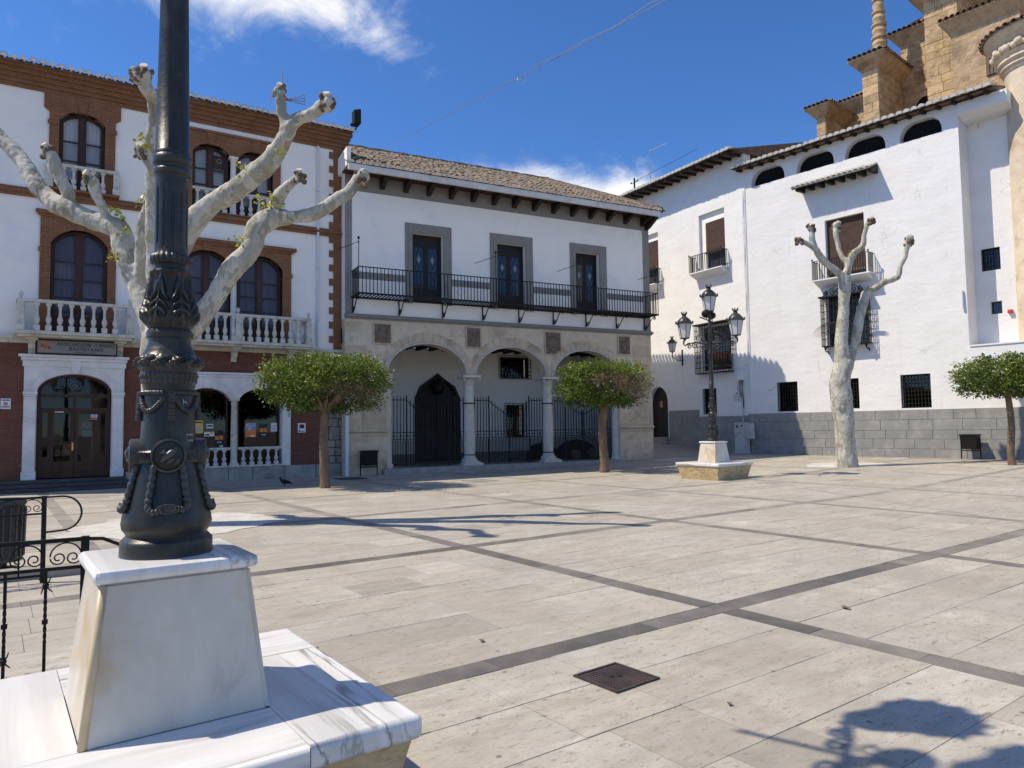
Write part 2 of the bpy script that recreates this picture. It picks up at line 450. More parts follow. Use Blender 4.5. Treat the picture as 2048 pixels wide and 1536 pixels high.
def barkplane():
    m, nt, b = new_mat('plane_tree_bark')
    n = NB(nt)
    v = n.vec((1, 1, .45))
    vo = nt.nodes.new('ShaderNodeTexVoronoi')
    vo.inputs['Scale'].default_value = 7.0
    vo.inputs['Randomness'].default_value = 1.0
    nt.links.new(n.mix(.10, v, n.ramp(n.noise(6, 5, .6, v), [(0, (0, 0, 0)), (1, (7, 7, 7))])), vo.inputs['Vector'])
    sepc = nt.nodes.new('ShaderNodeSeparateColor')
    nt.links.new(vo.outputs['Color'], sepc.inputs[0])
    flake = n.ramp(sepc.outputs[0], [(0, (.20, .19, .135)), (.30, (.35, .34, .27)), (.55, (.50, .485, .43)), (.8, (.56, .54, .47)), (.97, (.25, .215, .155))])
    col = n.ramp(n.noise(3.2, 9, .6, v, .5), [(.30, (.20, .18, .135)), (.40, (.36, .345, .29)), (.50, (.50, .49, .44)), (.60, (.56, .545, .49)), (.74, (.37, .33, .25))])
    col = n.mix(n.ramp(n.noise(6.5, 9, .72, v), [(.60, (0, 0, 0)), (.64, (.9, .9, .9))]), col, (.13, .10, .07))
    col = n.mix(n.ramp(n.noise(1.6, 6, .6, v), [(.56, (0, 0, 0)), (.68, (.7, .7, .7))]), col, (.27, .225, .16))
    col = n.mix(.72, col, flake)
    nt.links.new(col, b.inputs['Base Color'])
    setin(b, Roughness=.9)
    b.inputs['Specular IOR Level'].default_value = .12
    n.bump(b, n.mix(.5, n.noise(9, 8, .7, v), n.noise(32, 6, .65, v)), .9, .03)
    return m
MT['bark'] = barkplane()
MT['knot'] = pmat('dark_pruned_knot', (.085, .055, .034), (.24, .185, .13), 9, .95, .9, 18, .03)
MT['cut'] = flat('fresh_sawn_wood', (.60, .54, .44), .8)
MT['twigbark'] = pmat('rough_brown_bark', (.13, .088, .058), (.235, .17, .12), 6, .95, 1.0, 16, .03, stretch=(1, 1, .3))
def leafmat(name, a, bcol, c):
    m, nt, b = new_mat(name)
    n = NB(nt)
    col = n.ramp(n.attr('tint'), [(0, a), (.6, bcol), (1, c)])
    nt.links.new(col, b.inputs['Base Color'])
    setin(b, Roughness=.42)
    b.inputs['Specular IOR Level'].default_value = .45
    tl = nt.nodes.new('ShaderNodeBsdfTranslucent')
    nt.links.new(col, tl.inputs[0])
    mx = nt.nodes.new('ShaderNodeMixShader')
    mx.inputs[0].default_value = .28
    nt.links.new(b.outputs[0], mx.inputs[1])
    nt.links.new(tl.outputs[0], mx.inputs[2])
    nt.links.new(mx.outputs[0], nt.nodes['Material Output'].inputs[0])
    return m
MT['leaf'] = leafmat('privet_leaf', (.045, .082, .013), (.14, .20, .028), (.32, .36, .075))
MT['deadleaf'] = leafmat('dry_brown_twigs', (.10, .060, .032), (.19, .125, .072), (.28, .20, .13))
MT['sprout'] = leafmat('young_plane_leaf', (.20, .22, .02), (.36, .38, .035), (.48, .46, .07))

# ------------------------------------------------------------------ mesh helpers
class MB:
    def __init__(s):
        s.v, s.f, s.t = [], [], []
        s.cur = None
    def add(s, vs, fs):
        o = len(s.v)
        s.v += [tuple(p) for p in vs]
        for f in fs:
            s.f.append([i + o for i in f])
            s.t.append(s.cur)
        return s
    def box(s, x0, x1, y0, y1, z0, z1):
        return s.add([(x0, y0, z0), (x1, y0, z0), (x1, y1, z0), (x0, y1, z0), (x0, y0, z1), (x1, y0, z1), (x1, y1, z1), (x0, y1, z1)],
                     [(0, 3, 2, 1), (4, 5, 6, 7), (0, 1, 5, 4), (1, 2, 6, 5), (2, 3, 7, 6), (3, 0, 4, 7)])
    def frustum(s, cx, cy, z0, a0, b0, z1, a1, b1):
        return s.add([(cx - a0, cy - b0, z0), (cx + a0, cy - b0, z0), (cx + a0, cy + b0, z0), (cx - a0, cy + b0, z0),
                      (cx - a1, cy - b1, z1), (cx + a1, cy - b1, z1), (cx + a1, cy + b1, z1), (cx - a1, cy + b1, z1)],
                     [(0, 3, 2, 1), (4, 5, 6, 7), (0, 1, 5, 4), (1, 2, 6, 5), (2, 3, 7, 6), (3, 0, 4, 7)])
    def wall(s, outer, holes=(), y0=0.0, y1=0.3, back=True):
        """x-z outline with holes, front at y0, back at y1"""
        loops = [list(outer)] + [list(h) for h in holes]
        tris = tessellate_polygon([[Vector((p[0], p[1], 0)) for p in l] for l in loops])
        allp = [p for l in loops for p in l]
        n = len(allp)
        vs = [(p[0], y0, p[1]) for p in allp] + [(p[0], y1, p[1]) for p in allp]
        fs = [tuple(t) for t in tris]
        if back:
            fs += [(t[0] + n, t[2] + n, t[1] + n) for t in tris]
        o = 0
        for l in loops:
            k = len(l)
            for i in range(k):
                j = (i + 1) % k
                fs.append((o + i, o + j, o + j + n, o + i + n))
            o += k
        return s.add(vs, fs)
    def prism(s, pts, a, b, axis='x'):
        """closed outline (y,z) extruded along x, or (x,y) along z"""
        n = len(pts)
        if axis == 'x':
            vs = [(a, p[0], p[1]) for p in pts] + [(b, p[0], p[1]) for p in pts]
        else:
            vs = [(p[0], p[1], a) for p in pts] + [(p[0], p[1], b) for p in pts]
        fs = [tuple(range(n))[::-1], tuple(range(n, 2 * n))]
        for i in range(n):
            j = (i + 1) % n
            fs.append((i, j, j + n, i + n))
        return s.add(vs, fs)
    def lathe(s, prof, n=16, cx=0.0, cy=0.0, fn=None, caps=True):
        vs, fs = [], []
        for (r, z) in prof:
            for i in range(n):
                a = 2 * pi * i / n
                rr = r + (fn(z, a) if fn else 0.0)
                vs.append((cx + rr * cos(a), cy + rr * sin(a), z))
        m = len(prof)
        for k in range(m - 1):
            for i in range(n):
                j = (i + 1) % n
                fs.append((k * n + i, k * n + j, (k + 1) * n + j, (k + 1) * n + i))
        if caps:
            fs.append(tuple(range(n))[::-1])
            fs.append(tuple(range((m - 1) * n, m * n)))
        return s.add(vs, fs)
    def tube(s, path, r, n=8, caps=True):
        P = [Vector(p) for p in path]
        m = len(P)
        R = r if isinstance(r, (list, tuple)) else [r] * m
        vs, fs = [], []
        nrm = None
        for i in range(m):
            d = (P[min(i + 1, m - 1)] - P[max(i - 1, 0)])
            if d.length < 1e-9:
                d = Vector((0, 0, 1))
            d.normalize()
            if nrm is None:
                nrm = d.orthogonal().normalized()
            else:
                nrm = nrm - d * nrm.dot(d)
                if nrm.length < 1e-6:
                    nrm = d.orthogonal()
                nrm.normalize()
            bn = d.cross(nrm)
            for k in range(n):
                a = 2 * pi * k / n
                vs.append(P[i] + (nrm * cos(a) + bn * sin(a)) * R[i])
        for i in range(m - 1):
            for k in range(n):
                j = (k + 1) % n
                fs.append((i * n + k, i * n + j, (i + 1) * n + j, (i + 1) * n + k))
        if caps:
            fs.append(tuple(range(n))[::-1])
            fs.append(tuple(range((m - 1) * n, m * n)))
        return s.add(vs, fs)
    def sphere(s, c, r, n=10, m=6, sz=1.0):
        return s.lathe([(max(1e-4, r * sin(pi * i / m)), c[2] - r * sz * cos(pi * i / m)) for i in range(m + 1)], n, c[0], c[1])
    def mesh(s, name, fix=True):
        me = bpy.data.meshes.new(name)
        me.from_pydata(s.v, [], s.f)
        if any(t is not None for t in s.t):
            a = me.attributes.new('tint', 'FLOAT', 'FACE')
            a.data.foreach_set('value', [0.5 if t is None else t for t in s.t])
        if fix and len(s.f) < 60000:
            bm = bmesh.new()
            bm.from_mesh(me)
            bmesh.ops.recalc_face_normals(bm, faces=bm.faces)
            bm.to_mesh(me)
            bm.free()
        return me
def O(name, mb, mat, parent=None, loc=None, rot=None, smooth=False, bevel=0.0, fix=True):
    me = mb if isinstance(mb, bpy.types.Mesh) else mb.mesh(name, fix)
    if not me.materials:
        me.materials.append(MT[mat] if isinstance(mat, str) else mat)
    if smooth:
        me.shade_smooth()
        if isinstance(smooth, float):
            me.set_sharp_from_angle(angle=smooth)
    o = bpy.data.objects.new(name, me)
    COL.objects.link(o)
    if parent is not None:
        o.parent = parent
    if loc is not None:
        o.location = loc
    if rot is not None:
        o.rotation_euler = rot
    if bevel:
        md = o.modifiers.new('bevel', 'BEVEL')
        md.width = bevel
        md.segments = 2
        md.limit_method = 'ANGLE'
    return o
def tag(o, label=None, cat=None, group=None, kind=None):
    if label:
        o['label'] = label
    if cat:
        o['category'] = cat
    if group:
        o['group'] = group
    if kind:
        o['kind'] = kind
    return o
def E(name, loc=(0, 0, 0), rz=0.0, label=None, cat=None, group=None, parent=None):
    o = bpy.data.objects.new(name, None)
    COL.objects.link(o)
    o.empty_display_size = .2
    o.location = loc
    o.rotation_euler = (0, 0, rz)
    o.parent = parent
    return tag(o, label, cat, group)
def copy_tree(o, parent=None):
    c = o.copy()
    COL.objects.link(c)
    c.parent = parent
    for ch in list(o.children):
        copy_tree(ch, c)
    return c
def arc(x0, x1, zs, za, n=14):
    """arched outline from (x0,zs) over the crown za to (x1,zs), ellipse"""
    c, rx, rz = (x0 + x1) / 2, (x1 - x0) / 2, za - zs
    return [(c - rx * cos(pi * i / n), zs + rz * sin(pi * i / n)) for i in range(n + 1)]
def seg(x0, x1, zs, za, n=12):
    """segmental arch through the springers and crown, left to right"""
    c, h, s_ = (x0 + x1) / 2, (x1 - x0) / 2, za - zs
    R = (h * h + s_ * s_) / (2 * s_)
    a = math.asin(min(1, h / R))
    return [(c + R * sin(-a + 2 * a * i / n), za - R + R * cos(-a + 2 * a * i / n)) for i in range(n + 1)]
def rect(x0, x1, z0, z1):
    return [(x0, z0), (x1, z0), (x1, z1), (x0, z1)]
def opening(x0, x1, z0, zs, za, f=seg):
    return [(x1, z0), (x0, z0)] + f(x0, x1, zs, za)
def spiral(c, r0, r1, a0, turns, n=22, plane='yz', x=0.0):
    pts = []
    for i in range(n + 1):
        t = i / n
        r = r0 + (r1 - r0) * t
        a = a0 + turns * 2 * pi * t
        u, w = c[0] + r * cos(a), c[1] + r * sin(a)
        pts.append((x, u, w) if plane == 'yz' else (u, x, w))
    return pts
def lerp(tab, z):
    for i in range(len(tab) - 1):
        if tab[i][0] <= z <= tab[i + 1][0]:
            t = (z - tab[i][0]) / max(1e-9, tab[i + 1][0] - tab[i][0])
            return tab[i][1] + (tab[i + 1][1] - tab[i][1]) * t
    return tab[0][1] if z < tab[0][0] else tab[-1][1]
def tile_mesh(r=.085, l=.42, th=.016, taper=.86, n=7):
    """one curved clay tile lying along y (mouth at y=0), slightly narrower at the back"""
    b = MB()
    vs = []
    for (y, k) in ((0, 1), (l, taper)):
        for rr in (r * k, (r - th) * k):
            for i in range(n + 1):
                a = pi * i / n
                vs.append((rr * cos(a), y, rr * sin(a)))
    m = n + 1
    fs = []
    for i in range(n):
        fs += [(i, i + 1, 2 * m + i + 1, 2 * m + i), (m + i + 1, m + i, 3 * m + i, 3 * m + i + 1),
               (i, m + i, m + i + 1, i + 1), (2 * m + i, 2 * m + i + 1, 3 * m + i + 1, 3 * m + i)]
    fs += [(0, 2 * m, 3 * m, m), (n, m + n, 3 * m + n, 2 * m + n)]
    return b.add(vs, fs)
def text_mesh(txt, size, depth=.004, align='CENTER', space=1.0):
    cu = bpy.data.curves.new('lettering', 'FONT')
    cu.body = txt
    cu.size = size
    cu.extrude = depth
    cu.align_x = align
    cu.align_y = 'CENTER'
    cu.space_character = space
    cu.resolution_u = 3
    t = bpy.data.objects.new('lettering', cu)
    COL.objects.link(t)
    dg = bpy.context.evaluated_depsgraph_get()
    me = bpy.data.meshes.new_from_object(t.evaluated_get(dg))
    bpy.data.objects.remove(t)
    return me
# ------------------------------------------------------------------ frames of the places
def frame(o, ang, s=1.0, z=0.0):
    a = radians(ang)
    return dict(o=Vector((o[0], o[1])), a=a, s=s, z=z, u=Vector((cos(a), sin(a))), n=Vector((-sin(a), cos(a))))
FC = frame((-5.926, 25.347), 27.2)        # arcaded building
FK = frame((-6.054, 25.897), 32.43)       # brick building
FW = frame((15.498, 26.764), -49.87, .825, .289)   # white house, right part: scaled down about the camera, foot .29 m up
FV = frame((10.694, 32.462), -59.5, .825, .289)    # white house, left part
def loc2(F, p):
    d = Vector((p[0], p[1])) - F['o']
    return d.dot(F['u']), d.dot(F['n'])
def wld(F, x, y):
    q = F['o'] + (F['u'] * x + F['n'] * y) * F['s']
    return q.x, q.y
def fit(o, F):
    """a thing drawn in a house's units takes that house's unit and foot level"""
    o.location.z = F['z'] + F['s'] * o.location.z
    o.scale = (F['s'],) * 3
    return o
def rise(x, y):
    """the square climbs gently towards the white house"""
    d = 29.1 - (.7646 * x + .6445 * y)
    h = .289 - .0253 * max(d, -.2)
    return max(0.0, h) if h > .05 else max(0.0, (h + .05) ** 2 / .2) if h > -.05 else 0.0
def in_square(p, pad=0.0):
    if p[0] < -6.0 and loc2(FK, p)[1] > pad: return False
    if loc2(FK, p)[1] > 0.6 and p[0] < -5.9: return False
    x, y = loc2(FC, p)
    if -.2 < x < 13.7 and y > pad: return False
    if x >= 13.7 and y > 3.0: return False
    if loc2(FW, p)[1] > pad + .2: return False
    if loc2(FV, p)[1] > pad + .2: return False
    return True
def project(p):
    v = Vector(p) - Vector((0, 0, 1.65))
    d = v.dot(fw)
    if d < .1:
        return None
    return 1024 + 1431.4 * v.dot(rt) / d, 768 - 1431.4 * v.dot(up) / d

# ------------------------------------------------------------------ ground
g = MB()
g.add([(-400, -400, -.03), (400, -400, -.03), (400, 400, -.03), (-400, 400, -.03)], [(0, 1, 2, 3)])
NX, NY = 64, 56
g.add([(-25 + i, -4 + j, rise(-25 + i, -4 + j) - .009) for j in range(NY + 1) for i in range(NX + 1)],
      [(j * (NX + 1) + i, j * (NX + 1) + i + 1, (j + 1) * (NX + 1) + i + 1, (j + 1) * (NX + 1) + i) for j in range(NY) for i in range(NX)])
ground = tag(O('ground', g, 'groundsheet'), kind='structure')
GA = radians(36.0)
GU, GV, GO = Vector((cos(GA), sin(GA))), Vector((-sin(GA), cos(GA))), Vector((1.83, 6.53))
SA, SB, BW = 4.15, 4.30, .235
square = tag(E('paved_square', (GO.x, GO.y, 0), GA), kind='structure')
pieces = []     # (screen size, kind, a0, a1, b0, b1)
def add_piece(kind, a0, a1, b0, b1):
    c = GO + GU * ((a0 + a1) / 2) + GV * ((b0 + b1) / 2)
    if c.y < 1.0 or c.y > 46 or abs(c.x) > 40 or not in_square((c.x, c.y), .15):
        return
    q = project((c.x, c.y, 0))
    if q is None or not (-260 < q[0] < 2310) or q[1] > 1900:
        return
    d2 = c.x ** 2 + c.y ** 2
    vis = -60 < q[0] < 2110 and q[1] < 1600
    size = (a1 - a0) * (b1 - b0) / (d2 ** 1.5) if vis else 0.0
    pieces.append((size, kind, a0, a1, b0, b1))
rr = random.Random(3)
for i in range(-9, 9):
    for j in range(-5, 12):
        a0, b0 = i * SA, j * SB
        lo, hi = a0 + BW / 2, a0 + SA - BW / 2
        nrow = 7
        rh = (SB - BW) / nrow
        for k in range(nrow):
            x = lo
            first = True
            while x < hi - .05:
                l = rr.choice((.58, .72, .86, 1.0))
                if first:
                    l *= rr.uniform(.45, 1.0)
                    first = False
                if hi - x - l < .3:
                    l = hi - x
                add_piece('s', x, x + l, b0 + BW / 2 + k * rh, b0 + BW / 2 + (k + 1) * rh)
                x += l
        # bands: along u at b0 and along v at a0
        n = 5
        for k in range(n):
            w = (SA - BW) / n
            add_piece('b', a0 + BW / 2 + k * w, a0 + BW / 2 + (k + 1) * w, b0 - BW / 2, b0 + BW / 2)
            w = (SB - BW) / n
            add_piece('b', a0 - BW / 2, a0 + BW / 2, b0 + BW / 2 + k * w, b0 + BW / 2 + (k + 1) * w)
        add_piece('b', a0 - BW / 2, a0 + BW / 2, b0 - BW / 2, b0 + BW / 2)
pieces.sort(key=lambda p: -p[0])
cnt = {'s': 0, 'b': 0}
rest = {'s': MB(), 'b': MB()}
def slab_into(m, a0, a1, b0, b1, ox=0.0, oy=0.0, kind='s'):
    gp = rr.uniform(.0009, .0020)
    gx = rr.uniform(.0003, .0010)
    h = rr.uniform(-.0015, .0015)
    t1, t2 = rr.uniform(-.0012, .0012), rr.uniform(-.0012, .0012)
    c = .0018
    m.cur = min(1, max(0, rr.gauss(.5, .24)))
    if kind == 'b':          # band stones turn paler outward from the foreground crossing
        cw_ = GO + GU * ((a0 + a1) / 2) + GV * ((b0 + b1) / 2)
        m.cur = min(1, max(0, rr.gauss(.20 + .10 * max(0, (cw_ - Vector((.6, 6.5))).length - 3.0), .12)))
    x0, x1, y0, y1 = a0 + gx - ox, a1 - gx - ox, b0 + gp - oy, b1 - gp - oy
    def hz(x, y):
        w = GO + GU * x + GV * y
        return rise(w.x, w.y)
    ha, hb, hc, hd = hz(x0, y0), hz(x1, y0), hz(x1, y1), hz(x0, y1)
    m.add([(x0, y0, ha - .02), (x1, y0, hb - .02), (x1, y1, hc - .02), (x0, y1, hd - .02),
           (x0 + .002, y0 + c, ha + h + t1), (x1 - .002, y0 + c, hb + h + t2), (x1 - .002, y1 - c, hc + h - t1), (x0 + .002, y1 - c, hd + h - t2)],
          [(4, 5, 6, 7), (0, 1, 5, 4), (1, 2, 6, 5), (2, 3, 7, 6), (3, 0, 4, 7)])
for p in pieces:
    sz, kind, a0, a1, b0, b1 = p
    lim = 300 if kind == 's' else 200
    if cnt[kind] < lim and sz > 0:
        cnt[kind] += 1
        m = MB()
        slab_into(m, a0, a1, b0, b1, kind=kind)
        O('paving_slab' if kind == 's' else 'band_stone', m, 'pave' if kind == 's' else 'band', square, fix=False)
    else:
        slab_into(rest[kind], a0, a1, b0, b1, kind=kind)
tag(O('far_paving_slabs', rest['s'], 'pave', square, fix=False), kind='stuff')
tag(O('far_band_stones', rest['b'], 'band', square, fix=False), kind='stuff')

# whitewashed rings of paving round the two plane trees
def patch(name, c, r, seed):
    q = random.Random(seed)
    m = MB()
    pts = []
    for i in range(28):
        a = 2 * pi * i / 28
        k = r * q.uniform(.86, 1.1)
        pts.append((c[0] + k * cos(a), c[1] + k * sin(a), rise(c[0] + k * cos(a), c[1] + k * sin(a)) + .0065))
    m.add(pts, [tuple(range(28))])
    return tag(O(name, m, 'patch'), kind='structure')
patch('tree_surround', (-5.95, 12.75), 1.75, 1)
patch('tree_surround', (11.4, 24.7), 1.3, 2)

# the alley that climbs between the arcaded building and the white house
al = MB()
A0, A1 = wld(FV, 1.2, .3), wld(FC, 13.5, -.3)
A2, A3 = wld(FV, -3.6, .3), wld(FC, 13.5, 3.4)
A4, A5 = wld(FV, -6.5, .3), wld(FC, 13.5, 7.5)
A6, A7 = wld(FV, -16, .3), wld(FC, 13.5, 18)
al.add([(*A0, .30), (*A1, .19), (*A3, .34), (*A2, .43), (*A5, .62), (*A4, .74), (*A7, 1.6), (*A6, 1.6)],
       [(0, 1, 2, 3), (3, 2, 4, 5), (5, 4, 6, 7)])
tag(O('alley', al, 'alley'), kind='structure')

# ------------------------------------------------------------------ shared building pieces
def eave_tiles(root, x0, x1, y, z, pitch, slope, r=.085, l=.42, mat='tile', mouth='mortar', rows=1, group_name='eave_tile', seed=1):
    """a row of curved cover tiles along an eave, each its own part, pans and mortar under them"""
    q = random.Random(seed)
    n = max(1, int(round((x1 - x0) / pitch)))
    me = [tile_mesh(r * k, l).mesh('eave_tile') for k in (1.0, .94, 1.05)]
    for m in me:
        m.materials.append(MT[mat])
        m.shade_smooth()
        m.set_sharp_from_angle(angle=.8)
    mm = MB()
    mm.wall([(-.98 * r, -.012)] + [(.97 * (r - .008) * cos(pi - pi * i / 8), .97 * (r - .008) * sin(pi - pi * i / 8)) for i in range(9)] + [(.98 * r, -.012)], (), -.006, .05)
    mo = mm.mesh('mouth')
    mo.materials.append(MT[mouth])
    for i in range(n):
        x = x0 + (i + .5) * (x1 - x0) / n
        o = O(group_name, me[q.randrange(3)], mat, root, (x + q.uniform(-.012, .012), y + q.uniform(-.02, .015), z + q.uniform(-.008, .008)),
              (slope + q.uniform(-.03, .03), q.uniform(-.05, .05), q.uniform(-.05, .05)))
        O('mortar_plug', mo, mouth, o)
    pan = MB()
    for i in range(n + 1):
        x = x0 + i * (x1 - x0) / n
        w = (x1 - x0) / n * .42
        pts = []
        for yy in (0.0, l):
            for k in range(5):
                a = pi + pi * k / 4
                pts.append((x + w * cos(a), y + .03 + yy, z + .03 + yy * math.tan(slope) + w * .55 * sin(a)))
        pan.add(pts, [(k, k + 1, 6 + k, 5 + k) for k in range(4)])
    tag(O('pan_tiles', pan, mat, root), kind='stuff')
def baluster_mesh(h):
    s = h / .76
    b = MB()
    w = .075
    b.box(-w, w, -w, w, 0, .15 * s)
    b.lathe([(.05, .15 * s), (.055, .17 * s), (.04, .185 * s), (.062, .24 * s), (.074, .30 * s), (.07, .35 * s), (.045, .405 * s), (.04, .42 * s), (.05, .435 * s), (.04, .45 * s), (.037, .60 * s), (.045, .66 * s), (.058, .69 * s)], 10)
    b.box(-.066, .066, -.066, .066, .69 * s, h)
    return b.mesh('baluster')
BAL = {}
def balustrade(parent, x0, x1, y, z0, z1, n, posts=(), fin=(), sides=None, mat='bal', rail_d=.1):
    h = z1 - z0 - .09
    key = round(h, 2)
    if key not in BAL:
        me = baluster_mesh(h)
        me.materials.append(MT[mat])
        me.shade_smooth()
        me.set_sharp_from_angle(angle=.6)
        BAL[key] = me
    O('hand_rail', MB().box(x0 - .05, x1 + .05, y - rail_d, y + rail_d, z1 - .09, z1), mat, parent, bevel=.012)
    xs = [x0 + (x1 - x0) * (i + .5) / n for i in range(n)]
    for x in xs:
        if all(abs(x - p) > .12 for p in posts):
            O('baluster', BAL[key], mat, parent, (x, y, z0))
    for p in posts:
        O('baluster_post', MB().box(p - .105, p + .105, y - .105, y + .105, z0, z0 + .2).box(p - .085, p + .085, y - .085, y + .085, z0 + .2, z1 - .08), mat, parent, bevel=.01)
    for p in fin:
        O('finial', MB().lathe([(.03, z1), (.045, z1 + .02), (.025, z1 + .05), (.055, z1 + .10), (.06, z1 + .14), (.03, z1 + .2), (.004, z1 + .22)], 10, p, y), mat, parent, smooth=True)
    if sides:
        for (x, ye) in sides:
            O('side_rail', MB().box(x - .09, x + .09, y + rail_d, ye, z1 - .088, z1 - .002), mat, parent)
            k = max(1, int((ye - y - .1) / .26))
            for i in range(k):
                O('baluster', BAL[key], mat, parent, (x, y + .1 + (i + .6) * (ye - y - .1) / (k + .2), z0))
def french_window(root, x0, x1, z0, zs, za, y, rows, leaves=2, curtain='curtain', glass='glass', archf=seg, deco=None, wood='wood', name='window', low=None):
    """brown wooden casement filling an arched opening: frame, leaves with glazing bars, panes, curtain"""
    w = O(name, MB().wall(opening(x0, x1, z0, zs, za, archf), [opening(x0 + .08, x1 - .08, z0 + .06, zs, za - .08, archf)], y, y + .12), wood, root)
    xm = (x0 + x1) / 2
    O('mullion', MB().box(xm - .075, xm + .075, y + .004, y + .1, z0 + .06, za - .085), wood, w)
    inner = archf(x0 + .08, x1 - .08, zs, za - .08)
    def ztop(x):
        for i in range(len(inner) - 1):
            if inner[i][0] <= x <= inner[i + 1][0]:
                t = (x - inner[i][0]) / max(1e-9, inner[i + 1][0] - inner[i][0])
                return inner[i][1] + t * (inner[i + 1][1] - inner[i][1])
        return zs
    zl = z0 + .06
    if low:
        O('lower_panel', MB().box(x0 + .08, xm - .075, y + .03, y + .08, zl, zl + low).box(xm + .075, x1 - .08, y + .03, y + .08, zl, zl + low), wood, w)
        zl += low
    for (a, b) in ((x0 + .08, xm - .075), (xm + .075, x1 - .08)):
        zt = min(ztop(a + .04), ztop(b - .04))
        hh = (zt - zl) / rows
        O('stile', MB().box(a, a + .035, y + .025, y + .085, zl, ztop(a + .02)).box(b - .035, b, y + .025, y + .085, zl, ztop(b - .02)), wood, w)
        for k in range(1, rows):
            O('glazing_bar', MB().box(a + .035, b - .035, y + .03, y + .08, zl + k * hh - .02, zl + k * hh + .02), wood, w)
        for k in range(rows):
            za0, za1 = zl + k * hh + (.02 if k else 0), zl + (k + 1) * hh - (.02 if k < rows - 1 else 0)
            pts = [(a + .035, za0), (b - .035, za0)]
            if k == rows - 1:
                for t in range(7):
                    xx = b - .035 - (b - a - .07) * t / 6
                    pts.append((xx, ztop(xx) - .004))
            else:
                pts += [(b - .035, za1), (a + .035, za1)]
            O('pane', MB().add([(p[0], y + .055, p[1]) for p in pts], [tuple(range(len(pts)))]), glass, w)
    if curtain:
        cu = MB()
        nx = 40
        vs = []
        for i in range(nx + 1):
            x = x0 + .02 + (x1 - x0 - .04) * i / nx
            yy = y + .17 + .018 * sin(i * 1.9) + .01 * sin(i * 4.1)
            vs += [(x, yy, z0), (x, yy, za)]
        cu.add(vs, [(2 * i, 2 * i + 2, 2 * i + 3, 2 * i + 1) for i in range(nx)])
        O('curtain', cu, curtain, w, smooth=True)
    return w
def grille(parent, x0, x1, z0, z1, y, nx, nz, r=.012, name='window_grille'):
    g_ = O(name, MB().box(x0, x1, y - r, y + r, z0 - .02, z0).box(x0, x1, y - r, y + r, z1, z1 + .02), 'iron', parent)
    vb = MB().box(-r, r, -r, r, z0, z1).mesh('bar')
    hb = MB().box(x0, x1, -r * .8, r * .8, -r * .8, r * .8).mesh('bar')
    vb.materials.append(MT['iron'])
    hb.materials.append(MT['iron'])
    for i in range(nx + 1):
        O('bar', vb, 'iron', g_, (x0 + (x1 - x0) * i / nx, y, 0))
    for k in range(1, nz):
        O('bar', hb, 'iron', g_, (0, y - .014, z0 + (z1 - z0) * k / nz))
    return g_

# ------------------------------------------------------------------ brick building (left)
K = E('brick_corner_house', (FK['o'].x, FK['o'].y, 0), FK['a'], 'three-storey brick and white house with stone balustrades, left edge', 'building')
XL = -13.0
DO = dict(x0=-9.30, x1=-7.38, z0=.32, zs=2.85, za=3.41)
F1 = dict(x0=-9.05, x1=-7.57, z0=4.58, zs=7.32, za=7.78)
F2 = dict(x0=-8.91, x1=-7.70, z0=8.75, zs=11.12, za=11.44)
C1a, C1b = (-5.45, -3.97, 4.58, 7.18, 7.62), (-3.73, -2.25, 4.58, 7.18, 7.62)
C2a, C2b = (-5.19, -4.04, 8.85, 10.93, 11.22), (-3.75, -2.60, 8.85, 10.93, 11.22)
Ga, Gb = (-5.37, -3.96, .44, 2.70, 3.06), (-3.66, -2.25, .44, 2.70, 3.06)
# lower and upper walls
O('lower_brick_wall', MB().wall([(XL, -.3), (0, -.3), (0, 4.3), (XL, 4.3)], [opening(DO['x0'] - .05, DO['x1'] + .05, -.1, 2.85, 3.45, arc), rect(-5.6, -2.1, .3, 3.2)], 0, .45), 'brickdn', K)
O('upper_white_wall', MB().wall([(XL, 4.3), (0, 4.3), (0, 12.5), (XL, 12.5)],
  [rect(F1['x0'] - .08, F1['x1'] + .08, 4.5, 7.9), rect(F2['x0'] - .08, F2['x1'] + .08, 8.7, 11.55), rect(-5.55, -2.15, 4.5, 7.7), rect(-5.3, -2.5, 8.7, 11.35)], .002, .45), 'white', K)
O('inner_room', MB().box(XL, -.05, 2.4, 2.5, -.2, 12.4).box(XL, -.05, .46, 2.4, 4.18, 4.28).box(XL, -.05, .46, 2.4, 8.42, 8.52).box(XL, -.05, .46, 2.4, -.25, .02).box(XL, -.05, .46, 2.4, 12.3, 12.38).box(-6.6, -6.5, .46, 2.4, .02, 4.18).box(-.1, 0, .46, 2.4, 0, 12.3), 'darkroom', K)
O('side_wall', MB().box(-.4, -.004, .46, 11, -.3, 12.45), 'white', K)
# cream band and string courses
O('cream_cornice', MB().box(XL, .02, -.10, 0, 4.28, 4.40).box(XL, .04, -.16, 0, 4.40, 4.50), 'cream', K)
st = O('brick_string_course', MB().box(XL, .05, -.07, 0, 8.62, 8.72).box(XL, .07, -.12, 0, 8.72, 8.80).box(XL, .05, -.07, 0, 8.80, 8.88), 'brickup', K)
co = O('brick_eave_cornice', MB().box(XL, .03, -.05, 0, 11.86, 11.98).box(XL, .06, -.10, 0, 11.98, 12.10).box(XL, .10, -.16, 0, 12.10, 12.24).box(XL, .14, -.23, 0, 12.24, 12.36).box(XL, .18, -.32, .3, 12.36, 12.47), 'brickup', K)
